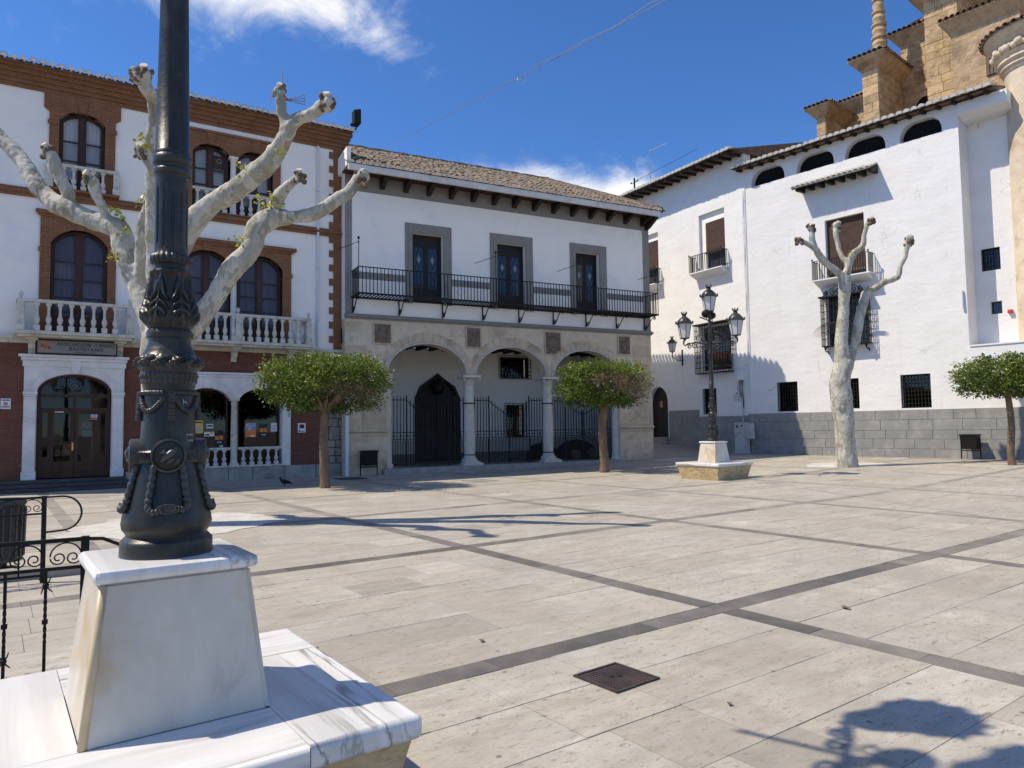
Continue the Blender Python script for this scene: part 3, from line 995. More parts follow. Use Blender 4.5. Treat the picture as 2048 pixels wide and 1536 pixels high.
# brick corner with teeth
O('brick_quoin_strip', MB().box(-.44, .012, -.03, 0, 4.5, 11.86).box(0, .012, 0, .45, 4.5, 11.86), 'brickup', K)
tm = MB().box(-.60, -.44, -.03, 0, 0, .25).mesh('quoin_tooth')
tm.materials.append(MT['brickup'])
z = 4.75
while z < 11.7:
    if not 8.4 < z < 8.9:
        O('quoin_tooth', tm, 'brickup', K, (0, 0, z))
    z += .52
# window surrounds in brick
def surround(name, out, holes, d=.055, mat='brickup'):
    return O(name, MB().wall(out, holes, -d, -.001), mat, K)
s_ = surround('brick_window_surround', [(-9.32, 4.5), (-7.34, 4.5), (-7.34, 8.14), (-9.32, 8.14)], [opening(F1['x0'], F1['x1'], 4.58, F1['zs'], F1['za'])])
O('head_cornice', MB().box(-9.38, -7.22, -.10, -.056, 8.10, 8.18).box(-9.44, -7.16, -.15, -.001, 8.18, 8.28), 'brickup', s_)
for (a, b) in ((-9.36, -9.05), (-7.57, -7.30)):
    O('impost', MB().box(a, b, -.085, -.056, 7.02, 7.16), 'brickup', s_)
O('keystone', MB().wall([(-8.41, 7.76), (-8.21, 7.76), (-8.16, 8.1), (-8.46, 8.1)], (), -.095, -.056), 'brickup', s_)
s_ = surround('brick_window_surround', [(-9.16, 8.88), (-7.42, 8.88), (-7.42, 11.3), (-7.28, 11.42), (-7.28, 11.86), (-9.30, 11.86), (-9.30, 11.42), (-9.16, 11.3)], [opening(F2['x0'], F2['x1'], 8.9, F2['zs'], F2['za'])])
for (a, b) in ((-9.20, -8.91), (-7.70, -7.38)):
    O('impost', MB().box(a, b, -.085, -.056, 10.92, 11.05), 'brickup', s_)
O('keystone', MB().wall([(-8.40, 11.42), (-8.21, 11.42), (-8.15, 11.85), (-8.46, 11.85)], (), -.095, -.056), 'brickup', s_)
s_ = surround('brick_window_surround', [(-5.74, 4.5), (-1.96, 4.5), (-1.96, 7.84), (-5.74, 7.84)], [[(-2.25, 4.58), (-5.45, 4.58)] + seg(*[C1a[0], C1a[1]], C1a[3], C1a[4]) + seg(*[C1b[0], C1b[1]], C1b[3], C1b[4])])
O('head_cornice', MB().box(-5.80, -1.90, -.10, -.056, 7.80, 7.88).box(-5.88, -1.80, -.15, -.001, 7.88, 7.99), 'brickup', s_)
O('impost', MB().box(-2.25, -1.92, -.085, -.056, 6.95, 7.08), 'brickup', s_)
for xm in (-4.71, -2.99):
    O('keystone', MB().wall([(xm - .1, 7.60), (xm + .1, 7.60), (xm + .15, 7.8), (xm - .15, 7.8)], (), -.09, -.056), 'brickup', s_)
s_ = surround('brick_window_surround', [(-5.45, 8.88), (-2.34, 8.88), (-2.34, 11.66), (-5.45, 11.66)], [[(-2.60, 8.9), (-5.19, 8.9)] + seg(C2a[0], C2a[1], C2a[3], C2a[4]) + seg(C2b[0], C2b[1], C2b[3], C2b[4])])
O('head_cornice', MB().box(-5.50, -2.28, -.095, -.056, 11.58, 11.665), 'brickup', s_)
for xm in (-4.615, -3.175):
    O('keystone', MB().wall([(xm - .09, 11.2), (xm + .09, 11.2), (xm + .14, 11.57), (xm - .14, 11.57)], (), -.09, -.056), 'brickup', s_)
# casements
french_window(K, F1['x0'], F1['x1'], 4.58, F1['zs'], F1['za'], .18, 4, curtain='curtain2', low=.55)
french_window(K, F2['x0'], F2['x1'], 8.75, F2['zs'], F2['za'], .18, 3, curtain='curtain', low=.55)
for c in (C1a, C1b):
    french_window(K, c[0], c[1], c[2], c[3], c[4], .2, 4, curtain='curtain2', low=.55)
for c in (C2a, C2b):
    w_ = french_window(K, c[0], c[1], c[2], c[3], c[4], .2, 3, curtain='curtain', low=.45)
    if c is C2a:
        O('carved_panel', MB().box(-4.53, -4.13, .212, .24, 10.52, 10.94), 'wood', w_)
        O('rosette', MB().tube([(-4.33 + .07 * cos(a_ * pi / 6), .205, 10.76 + .07 * sin(a_ * pi / 6)) for a_ in range(13)], .012, 5), 'diamond', w_)
# white columns between the paired windows
for (xc, z0, z1) in ((-3.85, 4.58, 7.2), (-3.895, 8.86, 10.95)):
    O('window_column', MB().lathe([(.13, z0), (.13, z0 + .12), (.105, z0 + .16), (.10, z0 + 1.0), (.09, z1 - .2), (.11, z1 - .17), (.09, z1 - .14), (.12, z1 - .08)], 12, xc, .08).box(xc - .14, xc + .14, -.05, .2, z1 - .09, z1), 'paintw', K, smooth=.6)
# balconies
def balcony(x0, x1, z, d, n, posts, fin, brk):
    b_ = O('balcony', MB().box(x0 - .06, x1 + .06, -d - .06, 0, z - .10, z).box(x0, x1, -d + .02, 0, z - .17, z - .10), 'cream', K, bevel=.015)
    balustrade(b_, x0 + .05, x1 - .05, -d + .05, z, z + .90, n, posts, fin, sides=((x0 + .05, -.02), (x1 - .05, -.02)))
    for x in brk:
        pr = [(-.002, z - .17), (-.002, z - .62), (-.08, z - .62), (-.10, z - .50), (-.2, z - .44), (-.24, z - .34), (-.40, z - .28), (-.46, z - .17)]
        O('bracket', MB().prism(pr, x - .09, x + .09).box(x - .16, x + .16, -d * .7, -.002, z - .24, z - .172), 'cream', b_, bevel=.01)
    return b_
balcony(-9.80, -6.90, 4.58, .75, 10, (-9.72, -6.98), (-9.72, -6.98), (-9.45, -7.2))
balcony(-6.0, -1.46, 4.56, .75, 17, (-5.92, -3.85, -1.54), (-5.92, -3.85, -1.54), (-5.6, -3.85, -2.0))
b_ = O('balcony', MB().box(-9.22, -7.30, -.30, -.001, 8.885, 8.95), 'brickup', K)
balustrade(b_, -9.15, -7.36, -.18, 8.95, 9.70, 7, (-9.13, -7.38), ())
b_ = O('balcony', MB().box(-5.19, -2.60, -.12, .15, 8.885, 8.92), 'brickup', K)
balustrade(b_, -5.16, -2.63, .02, 8.92, 9.72, 9, (), (), rail_d=.07)
# door bay, white
dw = O('door_surround', MB().wall([(-9.62, .3), (-9.30, .3)] + arc(-9.30, -7.38, 2.85, 3.41, 20) + [(-7.38, .3), (-7.06, .3), (-7.06, 3.6), (-9.62, 3.6)], (), -.12, .45), 'paintw', K)
O('entablature', MB().box(-9.66, -7.02, -.16, -.001, 3.6, 3.78).box(-9.70, -6.99, -.21, -.001, 3.78, 3.87).box(-9.76, -6.94, -.27, -.001, 3.87, 3.95), 'paintw', dw, bevel=.012)
for (a, b) in ((-9.64, -9.28), (-7.40, -7.04)):
    O('pilaster', MB().box(a + .04, b - .04, -.17, -.122, .55, 2.72).box(a, b, -.19, -.122, .3, .55).box(a + .02, b - .02, -.20, -.122, 2.72, 2.78).box(a, b, -.23, -.122, 2.78, 2.86), 'paintw', dw, bevel=.008)
arcmold = MB()
for (r0, r1, yy) in ((1.04, 1.10, -.145), (1.22, 1.27, -.145)):
    o_ = [(-8.34 + .96 * r1 * cos(pi * t / 20), 2.85 + .56 * r1 * 1.06 * sin(pi * t / 20)) for t in range(1, 20)]
    i_ = [(-8.34 + .96 * r0 * cos(pi * t / 20), 2.85 + .56 * r0 * 1.06 * sin(pi * t / 20)) for t in range(1, 20)]
    arcmold.wall(o_ + i_[::-1], (), yy, -.121)
O('arch_moulding', arcmold, 'paintw', dw)
O('keystone', MB().wall([(-8.43, 3.40), (-8.25, 3.40), (-8.20, 3.78), (-8.48, 3.78)], (), -.20, -.121), 'paintw', dw, bevel=.01)
# door itself
y = .30
dr = O('entrance_door', MB().wall(opening(-9.30, -7.38, .32, 2.85, 3.41, arc), [opening(-9.2, -7.48, 2.82, 2.88, 3.33, arc), rect(-9.2, -8.38, 2.40, 2.72), rect(-8.30, -7.48, 2.40, 2.72), rect(-9.2, -7.48, .34, 2.32)], y, y + .12), 'wood', K)
O('fan_pane', MB().wall(opening(-9.2, -7.48, 2.82, 2.88, 3.33, arc), (), y + .05, y + .056), 'shopglass', dr)
for (a, b) in ((-9.2, -8.38), (-8.30, -7.48)):
    O('transom_pane', MB().box(a, b, y + .05, y + .056, 2.40, 2.72), 'shopglass', dr)
for (a, b) in ((-9.2, -8.97), (-7.71, -7.48)):
    O('side_light', MB().wall(rect(a, b, .34, 2.32), [rect(a + .05, b - .05, .95, 2.26)], y + .02, y + .1), 'wood', dr)
    O('side_pane', MB().box(a + .05, b - .05, y + .05, y + .056, .95, 2.26), 'shopglass', dr)
for (a, b) in ((-8.965, -8.345), (-8.335, -7.715)):
    lf = O('door_leaf', MB().wall(rect(a, b, .34, 2.32), [rect(a + .10, b - .10, .80, 2.22)], y + .015, y + .08), 'wood', dr)
    O('leaf_pane', MB().box(a + .10, b - .10, y + .04, y + .046, .80, 2.22), 'shopglass', lf)
    for k in (0, 1):
        O('raised_panel', MB().box(a + .1 + k * .225, a + .295 + k * .225, y - .0, y + .014, .46, .68), 'wood', lf, bevel=.008)
O('door_handle', MB().box(-8.40, -8.36, y - .01, y + .014, 1.12, 1.36).tube([(-8.38, y - .03, 1.28), (-8.48, y - .03, 1.28)], .011, 6), 'brass', dr)
O('door_closer', MB().box(-8.85, -8.62, y - .02, y + .014, 2.26, 2.30), 'steel', dr)
O('glass_emblem', MB().tube([(-8.34 + .15 * cos(t * pi / 12), y + .045, 3.08 + .13 * sin(t * pi / 12)) for t in range(25)], .006, 4).tube([(-8.42, y + .045, 3.06), (-8.36, y + .045, 3.12), (-8.30, y + .045, 3.05), (-8.26, y + .045, 3.11)], .008, 4).tube([(-8.40, y + .045, 3.0), (-8.33, y + .045, 3.02), (-8.27, y + .045, 3.0)], .006, 4), 'diamond', dr)
# ground-floor glazed bay
gw = O('bay_surround', MB().wall([(-5.65, .44), (-5.37, .44), (-5.37, 2.75)] + seg(-5.37, -3.96, 2.75, 3.06)[1:-1] + [(-3.96, 2.72), (-3.66, 2.72)] + seg(-3.66, -2.25, 2.75, 3.06)[1:-1] + [(-2.25, 2.75), (-2.25, .44), (-1.97, .44), (-1.97, 3.5), (-5.65, 3.5)], (), -.10, .40), 'paintw', K)
O('bay_cornice', MB().box(-5.72, -1.90, -.15, -.001, 3.42, 3.50).box(-5.76, -1.86, -.2, -.001, 3.5, 3.57), 'paintw', gw, bevel=.01)
for xm in (-4.665, -2.955):
    O('keystone', MB().wall([(xm - .1, 3.05), (xm + .1, 3.05), (xm + .13, 3.36), (xm - .13, 3.36)], (), -.14, -.101), 'paintw', gw, bevel=.008)
    for r_ in (.1, .24):
        pts = seg(xm - .705, xm + .705, 2.75 + r_, 3.06 + r_)
        O('arch_moulding', MB().tube([(p[0], -.105, p[1]) for p in pts if abs(p[0] - xm) > .14 and p[0] < xm], .012, 4).tube([(p[0], -.105, p[1]) for p in pts if abs(p[0] - xm) > .14 and p[0] > xm], .012, 4), 'paintw', gw)
O('bay_column', MB().box(-3.95, -3.67, -.14, .14, .44, .56).lathe([(.125, .56), (.13, .60), (.105, .64), (.115, 1.2), (.095, 2.5), (.115, 2.53), (.095, 2.56), (.12, 2.64)], 14, -3.81, 0).box(-3.96, -3.66, -.14, .14, 2.64, 2.72), 'cream', K, smooth=.6)
for (a, b) in ((-5.37, -3.96), (-3.66, -2.25)):
    sw = O('shop_window', MB().wall(rect(a, b, .44, 3.07), [rect(a + .06, b - .06, 1.0, 2.98)], .28, .36), 'wood', K)
    O('shop_pane', MB().box(a + .06, b - .06, .31, .316, 1.0, 2.98), 'shopglass', sw)
    O('lower_board', MB().box(a + .06, b - .06, .30, .32, .46, 1.0), 'wood', sw)
bb = O('bay_balustrade', MB().box(-5.4, -2.22, -.1, .1, .44, .50), 'bal', K)
balustrade(bb, -5.32, -3.98, 0, .50, 1.10, 5, (), (), rail_d=.08)
balustrade(bb, -3.64, -2.30, 0, .50, 1.10, 5, (), (), rail_d=.08)
# stone plinth blocks and rough corner
x = -7.0
pq = random.Random(5)
while x < -.1:
    l = pq.uniform(.75, 1.1)
    x2 = min(-.02, x + l)
    O('plinth_block', MB().box(x + .008, x2 - .008, -.10 - pq.uniform(0, .015), -.001, -.1, .43), 'plinth', K, bevel=.012)
    x = x2
zz = .44
while zz < 3.7:
    h = pq.uniform(.26, .5)
    xs = -.62 - pq.uniform(-.06, .1)
    mid = pq.uniform(-.42, -.2)
    for (a, b) in ((xs, mid), (mid, -.01)):
        O('corner_stone', MB().box(a + .01, b - .01, -.05 - pq.uniform(0, .035), -.001, zz + .01, zz + h - .01), 'roughstone', K, bevel=.025)
    zz += h
# steps
for k in range(3):
    O('entrance_step', MB().box(-11.6 + k * .12, -6.75 - k * .12, -1.05 + k * .33, -.13, k * .105 - (.1 if k == 0 else 0), .105 + k * .105), 'blackstep', K, bevel=.008)
# roof
O('roof_slope', MB().prism([(-.42, 12.47), (-.42, 12.50), (5.5, 14.4), (11, 12.5), (11, 12.4)], XL, .15), 'tile', K)
eave_tiles(K, XL, .2, -.55, 12.50, .235, .32, .098, seed=2)
# rainwater pipe
O('rain_pipe', MB().tube([(-1.02, -.07, 11.86), (-1.02, -.07, 4.6)], .045, 10).box(-1.09, -.95, -.125, -.01, 7.4, 7.44).box(-1.09, -.95, -.125, -.01, 10.2, 10.24).box(-1.09, -.95, -.125, -.01, 5.5, 5.54), 'whitepipe', K)
cq = MB()
for dx in (-.03, .02, .06):
    cq.tube([(dx - .02 + .025 * sin(t * 1.7 + dx * 40), -.06, 12.0 - t * .41) for t in range(19)], .012, 5)
tag(O('wall_cable', cq, 'black', E('cable_run', (FK['o'].x, FK['o'].y, 0), FK['a'], 'black cables running down the brick corner beside the arcaded building', 'cable')))
cable_root = bpy.data.objects['cable_run']
O('junction_box', MB().box(-.16, .0, -.16, -.03, 4.75, 5.3), 'black', cable_root, bevel=.01)
# ------------------------------------------------------------------ arcaded building (centre)
C = E('arcaded_town_building', (FC['o'].x, FC['o'].y, 0), FC['a'], 'white building with three stone arches below and a long iron balcony', 'building')
ARX = ((1.56, 4.70), (5.10, 8.22), (8.60, 11.82))
ZS, ZA = 3.66, 4.80
out = [(0, -.3), (1.56, -.3)]
for (a, b) in ARX:
    out += arc(a, b, ZS, ZA, 24)
out += [(11.82, -.3), (13.61, -.3), (13.61, 5.60), (0, 5.60)]
O('arcade_wall', MB().wall(out, (), .0, .55), 'ashbase', C)
# voussoirs, every one a piece
vq = random.Random(11)
for (a, b) in ARX:
    cx_, rx = (a + b) / 2, (b - a) / 2
    n = 17
    for i in range(n):
        t0, t1 = pi * i / n + .006, pi * (i + 1) / n - .006
        pts = []
        for t in (t0, (t0 + t1) / 2, t1):
            pts.append((cx_ - (rx + .02) * cos(t), ZS + (ZA - ZS + .02) * sin(t)))
        dd = .40 + vq.uniform(-.02, .03)
        e = .03 if i in (0, n - 1) else .0
        for t in (t1, (t0 + t1) / 2, t0):
            pts.append((cx_ - min(rx + .17, rx + dd) * cos(t) if i in (0, n - 1) else cx_ - (rx + dd * (.35 + .65 * sin(t))) * cos(t), ZS + (ZA - ZS + dd) * sin(t)))
        O('voussoir', MB().wall(pts, (), -.016 - vq.uniform(0, .006), -.0005), 'ashlar', C)
    md = MB()
    for (k, rad) in ((.02, .034), (.10, .026)):
        md.tube([(cx_ - (rx + k) * cos(pi * t / 28), -.022, ZS + (ZA - ZS + k) * sin(pi * t / 28)) for t in range(29)], rad, 6)
    O('arch_moulding', md, 'column', C, smooth=True)
# ashlar blocks on piers and spandrels
CRESTS = ((1.06, 1.67, 4.76, 5.45), (4.72, 5.28, 4.76, 5.49), (8.21, 8.92, 4.60, 5.49), (11.85, 12.43, 4.72, 5.48))
def in_arch(x, z, pad=.42):
    for (a, b) in ARX:
        cx_, rx = (a + b) / 2, (b - a) / 2
        if z < ZS:
            if a - .02 < x < b + .02:
                return True
        elif ((x - cx_) / (rx + pad * .75)) ** 2 + ((z - ZS) / (ZA - ZS + pad)) ** 2 < 1:
            return True
    return False
z = -.05
while z < 5.5:
    h = vq.choice((.34, .40, .46))
    h = min(h, 5.56 - z)
    x = .02
    while x < 13.58:
        l = vq.uniform(.55, 1.05)
        x2 = min(13.6, x + l)
        for lim in (1.54, 11.84):
            if x < lim < x2:
                x2 = lim if lim - x > .12 else x2
        cs = [(x, z), (x2, z), (x, z + h), (x2, z + h), ((x + x2) / 2, z), ((x + x2) / 2, z + h)]
        bad = any(in_arch(*p) for p in cs) or any(x < c[1] + .04 and x2 > c[0] - .04 and z < c[3] + .04 and z + h > c[2] - .04 for c in CRESTS)
        if 1.55 < x < 11.8 and z < ZS + .02:
            bad = True
        if not bad and x2 - x > .1 and h > .1:
            O('ashlar_block', MB().box(x + .006, x2 - .006, -.008 - vq.uniform(0, .010), -.0005, z + .006, z + h - .006), 'ashlar', C)
        x = x2
    z += h
for (a, b) in ((-.0, 1.56), (11.82, 13.66)):
    O('pier_moulding', MB().tube([(a + .02, -.02, 1.56), (b - .02, -.02, 1.56)], .055, 8), 'ashlar', C, smooth=True)
# carved coats of arms
def crest(i, c):
    x0, x1, z0, z1 = c
    r_ = O('coat_of_arms', MB().wall(rect(x0 - .05, x1 + .05, z0 - .05, z1 + .05), [rect(x0, x1, z0, z1)], -.05, -.0005), 'ashlar', C)
    O('carved_field', MB().box(x0, x1, -.012, -.0006, z0, z1), 'crest', r_)
    xm, zm, w, h = (x0 + x1) / 2, (z0 + z1) / 2, (x1 - x0) / 2, (z1 - z0) / 2
    m_ = MB()
    sh = [(xm - .55 * w, zm + .35 * h), (xm + .55 * w, zm + .35 * h), (xm + .55 * w, zm - .2 * h), (xm + .3 * w, zm - .6 * h), (xm, zm - .75 * h), (xm - .3 * w, zm - .6 * h), (xm - .55 * w, zm - .2 * h)]
    if i == 2:
        sh = [(xm + .72 * w * cos(t * pi / 9), zm + .78 * h * sin(t * pi / 9)) for t in range(18)]
    if i == 1:
        sh = [(xm, zm + .5 * h), (xm + .5 * w, zm - .15 * h), (xm + .35 * w, zm - .6 * h), (xm, zm - .75 * h), (xm - .35 * w, zm - .6 * h), (xm - .5 * w, zm - .15 * h)]
    m_.wall(sh, (), -.034, -.0125)
    m_.tube([(p[0], -.034, p[1]) for p in sh + sh[:1]], .016, 5)
    q = random.Random(i)
    for k in range(34):
        px, pz = q.uniform(x0 + .05, x1 - .05), q.uniform(z0 + .05, z1 - .05)
        a = q.uniform(0, 2 * pi)
        rr_ = q.uniform(.025, .06)
        m_.tube([(px + rr_ * cos(a + t * .9), -.036, pz + rr_ * sin(a + t * .9)) for t in range(4)], .011, 4)
    O('relief', m_, 'crest', r_, smooth=True)
for i, c in enumerate(CRESTS):
    crest(i, c)
# columns
def column(xc):
    r_ = O('arcade_column', MB().lathe([(.225, .52), (.235, 1.2), (.215, 2.4), (.20, 3.28), (.235, 3.30), (.235, 3.34), (.20, 3.36)], 24, xc, .27), 'column', C, smooth=.6)
    O('column_base', MB().box(xc - .42, xc + .42, -.15, .69, .20, .29).box(xc - .33, xc + .33, -.06, .60, .29, .34).lathe([(.33, .34), (.34, .37), (.31, .42), (.26, .44), (.27, .48), (.235, .52)], 24, xc, .27), 'column', r_, smooth=.6)
    cp = MB().lathe([(.205, 3.36), (.22, 3.42), (.25, 3.48), (.31, 3.54)], 20, xc, .27).box(xc - .37, xc + .37, -.10, .64, 3.56, 3.66)
    for sx in (-1, 1):
        for sy in (-1, 1):
            cp.tube([(xc + sx * .29 + .0, .27 + sy * (.30), 3.50), (xc + sx * .33, .27 + sy * .33, 3.53), (xc + sx * .35, .27 + sy * .34, 3.50), (xc + sx * .33, .27 + sy * .33, 3.47)], .03, 6)
    O('capital', cp, 'column', r_, smooth=.6)
    O('iron_collar', MB().lathe([(.245, 2.56), (.245, 2.60)], 24, xc, .27).lathe([(.25, .58), (.25, .61)], 24, xc, .27), 'iron', r_)
column(4.90)
column(8.41)
for (xc, s) in ((1.60, 1), (11.80, -1)):
    O('half_column', MB().lathe([(.27, .19), (.27, .32), (.22, .36), (.215, 3.3), (.25, 3.4), (.27, 3.6), (.27, 3.66)], 20, xc - s * .02, .30), 'column', C, smooth=.6)
O('arcade_step', MB().box(1.35, 12.05, -.25, .56, -.05, .20), 'plinth', C, bevel=.01)
# inside the arcade
O('loggia_floor', MB().box(.3, 13.3, .56, 4.0, -.1, .197), 'plinth', C)
O('loggia_back_wall', MB().wall(rect(.3, 13.3, .08, 5.1), [opening(4.18, 5.90, .08, 2.9, 3.72, arc), rect(8.12, 9.61, 3.88, 4.85), rect(8.39, 9.36, 1.19, 2.65)], 4.0, 4.3), 'white', C)
O('loggia_side_wall', MB().box(.1, .3, .56, 4.3, .0, 5.1).box(13.3, 13.5, .56, 4.3, 0, 5.1), 'white', C)
O('loggia_skirting', MB().box(.3, 4.1, 3.96, 4.0, .08, .55).box(5.98, 13.3, 3.96, 4.0, .08, .55), 'greypaint', C)
O('loggia_ceiling', MB().box(.1, 13.5, .56, 4.3, 5.16, 5.25), 'oldwood', C)
for i in range(22):
    O('ceiling_beam', MB().box(.45 + i * .6, .60 + i * .6, .56, 3.99, 4.98, 5.16), 'oldwood', C)
# dark carved portal in the back wall
O('portal_back', MB().box(3.9, 6.2, 4.31, 4.36, 0, 4.2), 'dark', C)
pd = O('carved_portal', MB().wall([(4.0, .08), (4.18, .08), (4.18, 2.9)] + arc(4.18, 5.90, 2.9, 3.70, 16) + [(5.90, .08), (6.08, .08), (6.08, 2.95), (5.85, 3.45), (5.3, 3.82), (5.04, 4.02), (4.78, 3.82), (4.23, 3.45), (4.0, 2.95)], (), 3.90, 4.3), 'doorwood', C)
for k in (0, 1):
    lf = O('portal_leaf', MB().box(4.2 + k * .85, 5.02 + k * .85, 4.1, 4.16, .08, 3.7), 'doorwood', pd)
    for zz in (.3, 1.1, 1.9):
        for xx in (.08, .45):
            O('portal_panel', MB().box(4.2 + k * .85 + xx, 4.2 + k * .85 + xx + .3, 4.07, 4.1, zz, zz + .65), 'doorwood', lf, bevel=.015)
O('portal_shield', MB().sphere((5.04, 3.86, 3.45), .28, 10, 6, 1.3), 'doorwood', pd)
for (x0, x1, z0, z1) in ((8.12, 9.61, 3.88, 4.85), (8.39, 9.36, 1.19, 2.65)):
    wd = O('loggia_window', MB().wall(rect(x0, x1, z0, z1), [rect(x0 + .07, x1 - .07, z0 + .07, z1 - .07)], 4.12, 4.2), 'doorwood', C)
    O('dark_pane', MB().box(x0 + .07, x1 - .07, 4.15, 4.156, z0 + .07, z1 - .07), 'shopglass', wd)
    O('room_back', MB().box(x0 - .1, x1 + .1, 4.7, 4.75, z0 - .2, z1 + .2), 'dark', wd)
    grille(wd, x0 - .08, x1 + .08, z0 - .03, z1 + .06, 3.95, 11 if z0 > 3 else 5, 6, .011)
# cornice between the floors
O('grey_cornice', MB().box(-.02, 13.66, -.06, 0, 5.60, 5.66).box(-.04, 13.70, -.11, 0, 5.66, 5.74).box(-.02, 13.67, -.07, 0, 5.74, 5.78), 'greypaint', C, bevel=.012)
# upper floor
WN = ((2.53, 3.78, 2.25, 4.12), (6.06, 7.36, 5.76, 7.69), (9.74, 10.95, 9.47, 11.32))
O('upper_wall', MB().wall(rect(0, 13.61, 5.60, 11.1), [rect(w[0], w[1], 6.36, 8.99) for w in WN], .003, .45), 'white', C)
O('side_wall', MB().box(13.2, 13.608, .46, 12, -.3, 11.0).box(0.0, .4, .46, 12, 5.6, 11.0), 'white', C)
O('grey_frieze', MB().box(-.005, 13.62, -.012, .0, 10.28, 11.0), 'greypaint', C)
O('grey_corner_strip', MB().box(-.005, .25, -.014, 0, 5.78, 10.28).box(13.28, 13.622, -.014, 0, 5.78, 10.28), 'greypaint', C)
xs = [.25] + [v for w in WN for v in (w[2], w[3])] + [13.28]
for i in range(0, len(xs), 2):
    O('grey_band', MB().box(xs[i], xs[i + 1], -.011, 0, 7.07, 7.33), 'greypaint', C)
def leaded_door(w, amber):
    x0, x1, a, b = w
    sr = O('window_surround', MB().wall([(a, 6.30), (x0, 6.30), (x0, 8.99), (x1, 8.99), (x1, 6.30), (b, 6.30), (b, 9.34), (a, 9.34)], (), -.03, -.0005), 'greypaint', C)
    O('inner_moulding', MB().wall([(x0 - .13, 6.3), (x0, 6.3), (x0, 8.99), (x1, 8.99), (x1, 6.3), (x1 + .13, 6.3), (x1 + .13, 9.12), (x0 - .13, 9.12)], (), -.05, -.031), 'greypaint', sr)
    d = O('balcony_door', MB().wall(rect(x0, x1, 6.36, 8.99), [rect(x0 + .08, x1 - .08, 6.40, 8.86)], .22, .34), 'doorwood', C)
    xm = (x0 + x1) / 2
    for k in (0, 1):
        p, q_ = (x0 + .08, xm - .004) if k == 0 else (xm + .004, x1 - .08)
        lf = O('door_leaf', MB().wall(rect(p, q_, 6.40, 8.86), [rect(p + .08, q_ - .08, 6.95, 8.52)], .235, .31), 'doorwood', d)
        gm = 'leadedy' if amber and k == 0 else 'leaded'
        O('leaded_pane', MB().box(p + .08, q_ - .08, .26, .266, 6.95, 8.52), gm, lf)
        c_ = ((p + q_) / 2, 8.05)
        O('glass_diamond', MB().wall([(c_[0] - .075, c_[1]), (c_[0], c_[1] - .16), (c_[0] + .075, c_[1]), (c_[0], c_[1] + .16)], (), .252, .2595), 'diamond', lf)
        ld = MB()
        for t in range(-7, 8):
            for s in (-1, 1):
                pts = []
                for u in range(2):
                    zz = 6.97 + u * 1.53
                    xx = c_[0] + s * (zz - 7.73) * .48 + t * .17
                    pts.append((xx, .256, zz))
                # clip to the pane
                (xa, ya, za_), (xb, yb, zb) = pts
                lo_, hi_ = p + .085, q_ - .085
                def cl_(tt):
                    return (xa + (xb - xa) * tt, ya, za_ + (zb - za_) * tt)
                t0, t1 = sorted(((lo_ - xa) / (xb - xa), (hi_ - xa) / (xb - xa)))
                t0, t1 = max(0, t0), min(1, t1)
                if t1 - t0 > .05:
                    ld.tube([cl_(t0), cl_(t1)], .006, 4)
        tag(O('lead_lines', ld, 'iron', lf), kind='stuff')
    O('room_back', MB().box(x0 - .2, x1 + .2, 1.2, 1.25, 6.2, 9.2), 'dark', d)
for i, w in enumerate(WN):
    leaded_door(w, i == 2)
# the long iron balcony
BY = -.95
bal = O('long_balcony', MB().box(.22, 13.32, BY - .02, BY + .02, 6.34, 6.40).box(.22, 13.32, -.04, 0, 6.34, 6.40).box(.22, .27, BY, 0, 6.34, 6.40).box(13.27, 13.32, BY, 0, 6.34, 6.40), 'iron', C)
fm = MB().box(-.018, .018, BY + .02, -.04, 6.355, 6.385).mesh('floor_slat')
fm.materials.append(MT['iron'])
for i in range(96):
    O('floor_slat', fm, 'iron', bal, (.33 + i * .136, 0, 0))
O('top_rail', MB().box(.22, 13.32, BY - .02, BY + .02, 7.285, 7.315).box(.225, .26, BY, 0, 7.285, 7.315).box(13.28, 13.315, BY, 0, 7.285, 7.315), 'iron', bal)
rm = MB().box(-.012, .012, -.012, .012, 6.39, 7.29).mesh('rail_bar')
rm.materials.append(MT['iron'])
nb = 98
for i in range(nb + 1):
    O('rail_bar', rm, 'iron', bal, (.24 + 13.06 * i / nb, BY, 0))
for i in range(1, 7):
    for x in (.24, 13.3):
        O('rail_bar', rm, 'iron', bal, (x, BY + i * .135, 0))
for x in (.24, 5.55, 9.2, 13.3):
    O('curtain_pole', MB().tube([(x, BY, 6.4), (x, BY, 8.25)], .014, 6).sphere((x, BY, 8.31), .05, 8, 6).tube([(x, BY, 8.17), (x - .62, BY + .55, 7.95)], .012, 5).sphere((x - .0, BY, 8.16), .03, 6, 5), 'iron', bal)
bk = MB()
bk.box(-.018, .018, -.05, -.015, 5.80, 6.36)
bk.tube([(0, BY + .15, 6.28), (0, BY + .22, 6.30), (0, -.60, 6.26), (0, -.42, 6.10), (0, -.30, 5.95), (0, -.2, 5.86), (0, -.12, 5.83), (0, -.06, 5.86)], .02, 6)
bk.tube(spiral((-.17, 5.93), .10, .02, -pi / 2, 1.3), .017, 5)
bk.tube(spiral((BY + .2, 6.24), .08, .02, pi / 2, 1.3), .017, 5)
bkm = bk.mesh('scroll_bracket')
bkm.materials.append(MT['iron'])
for x in (.27, 2.0, 3.72, 5.4, 7.0, 8.6, 10.2, 11.75, 13.25):
    O('scroll_bracket', bkm, 'iron', bal, (x, 0, 0))
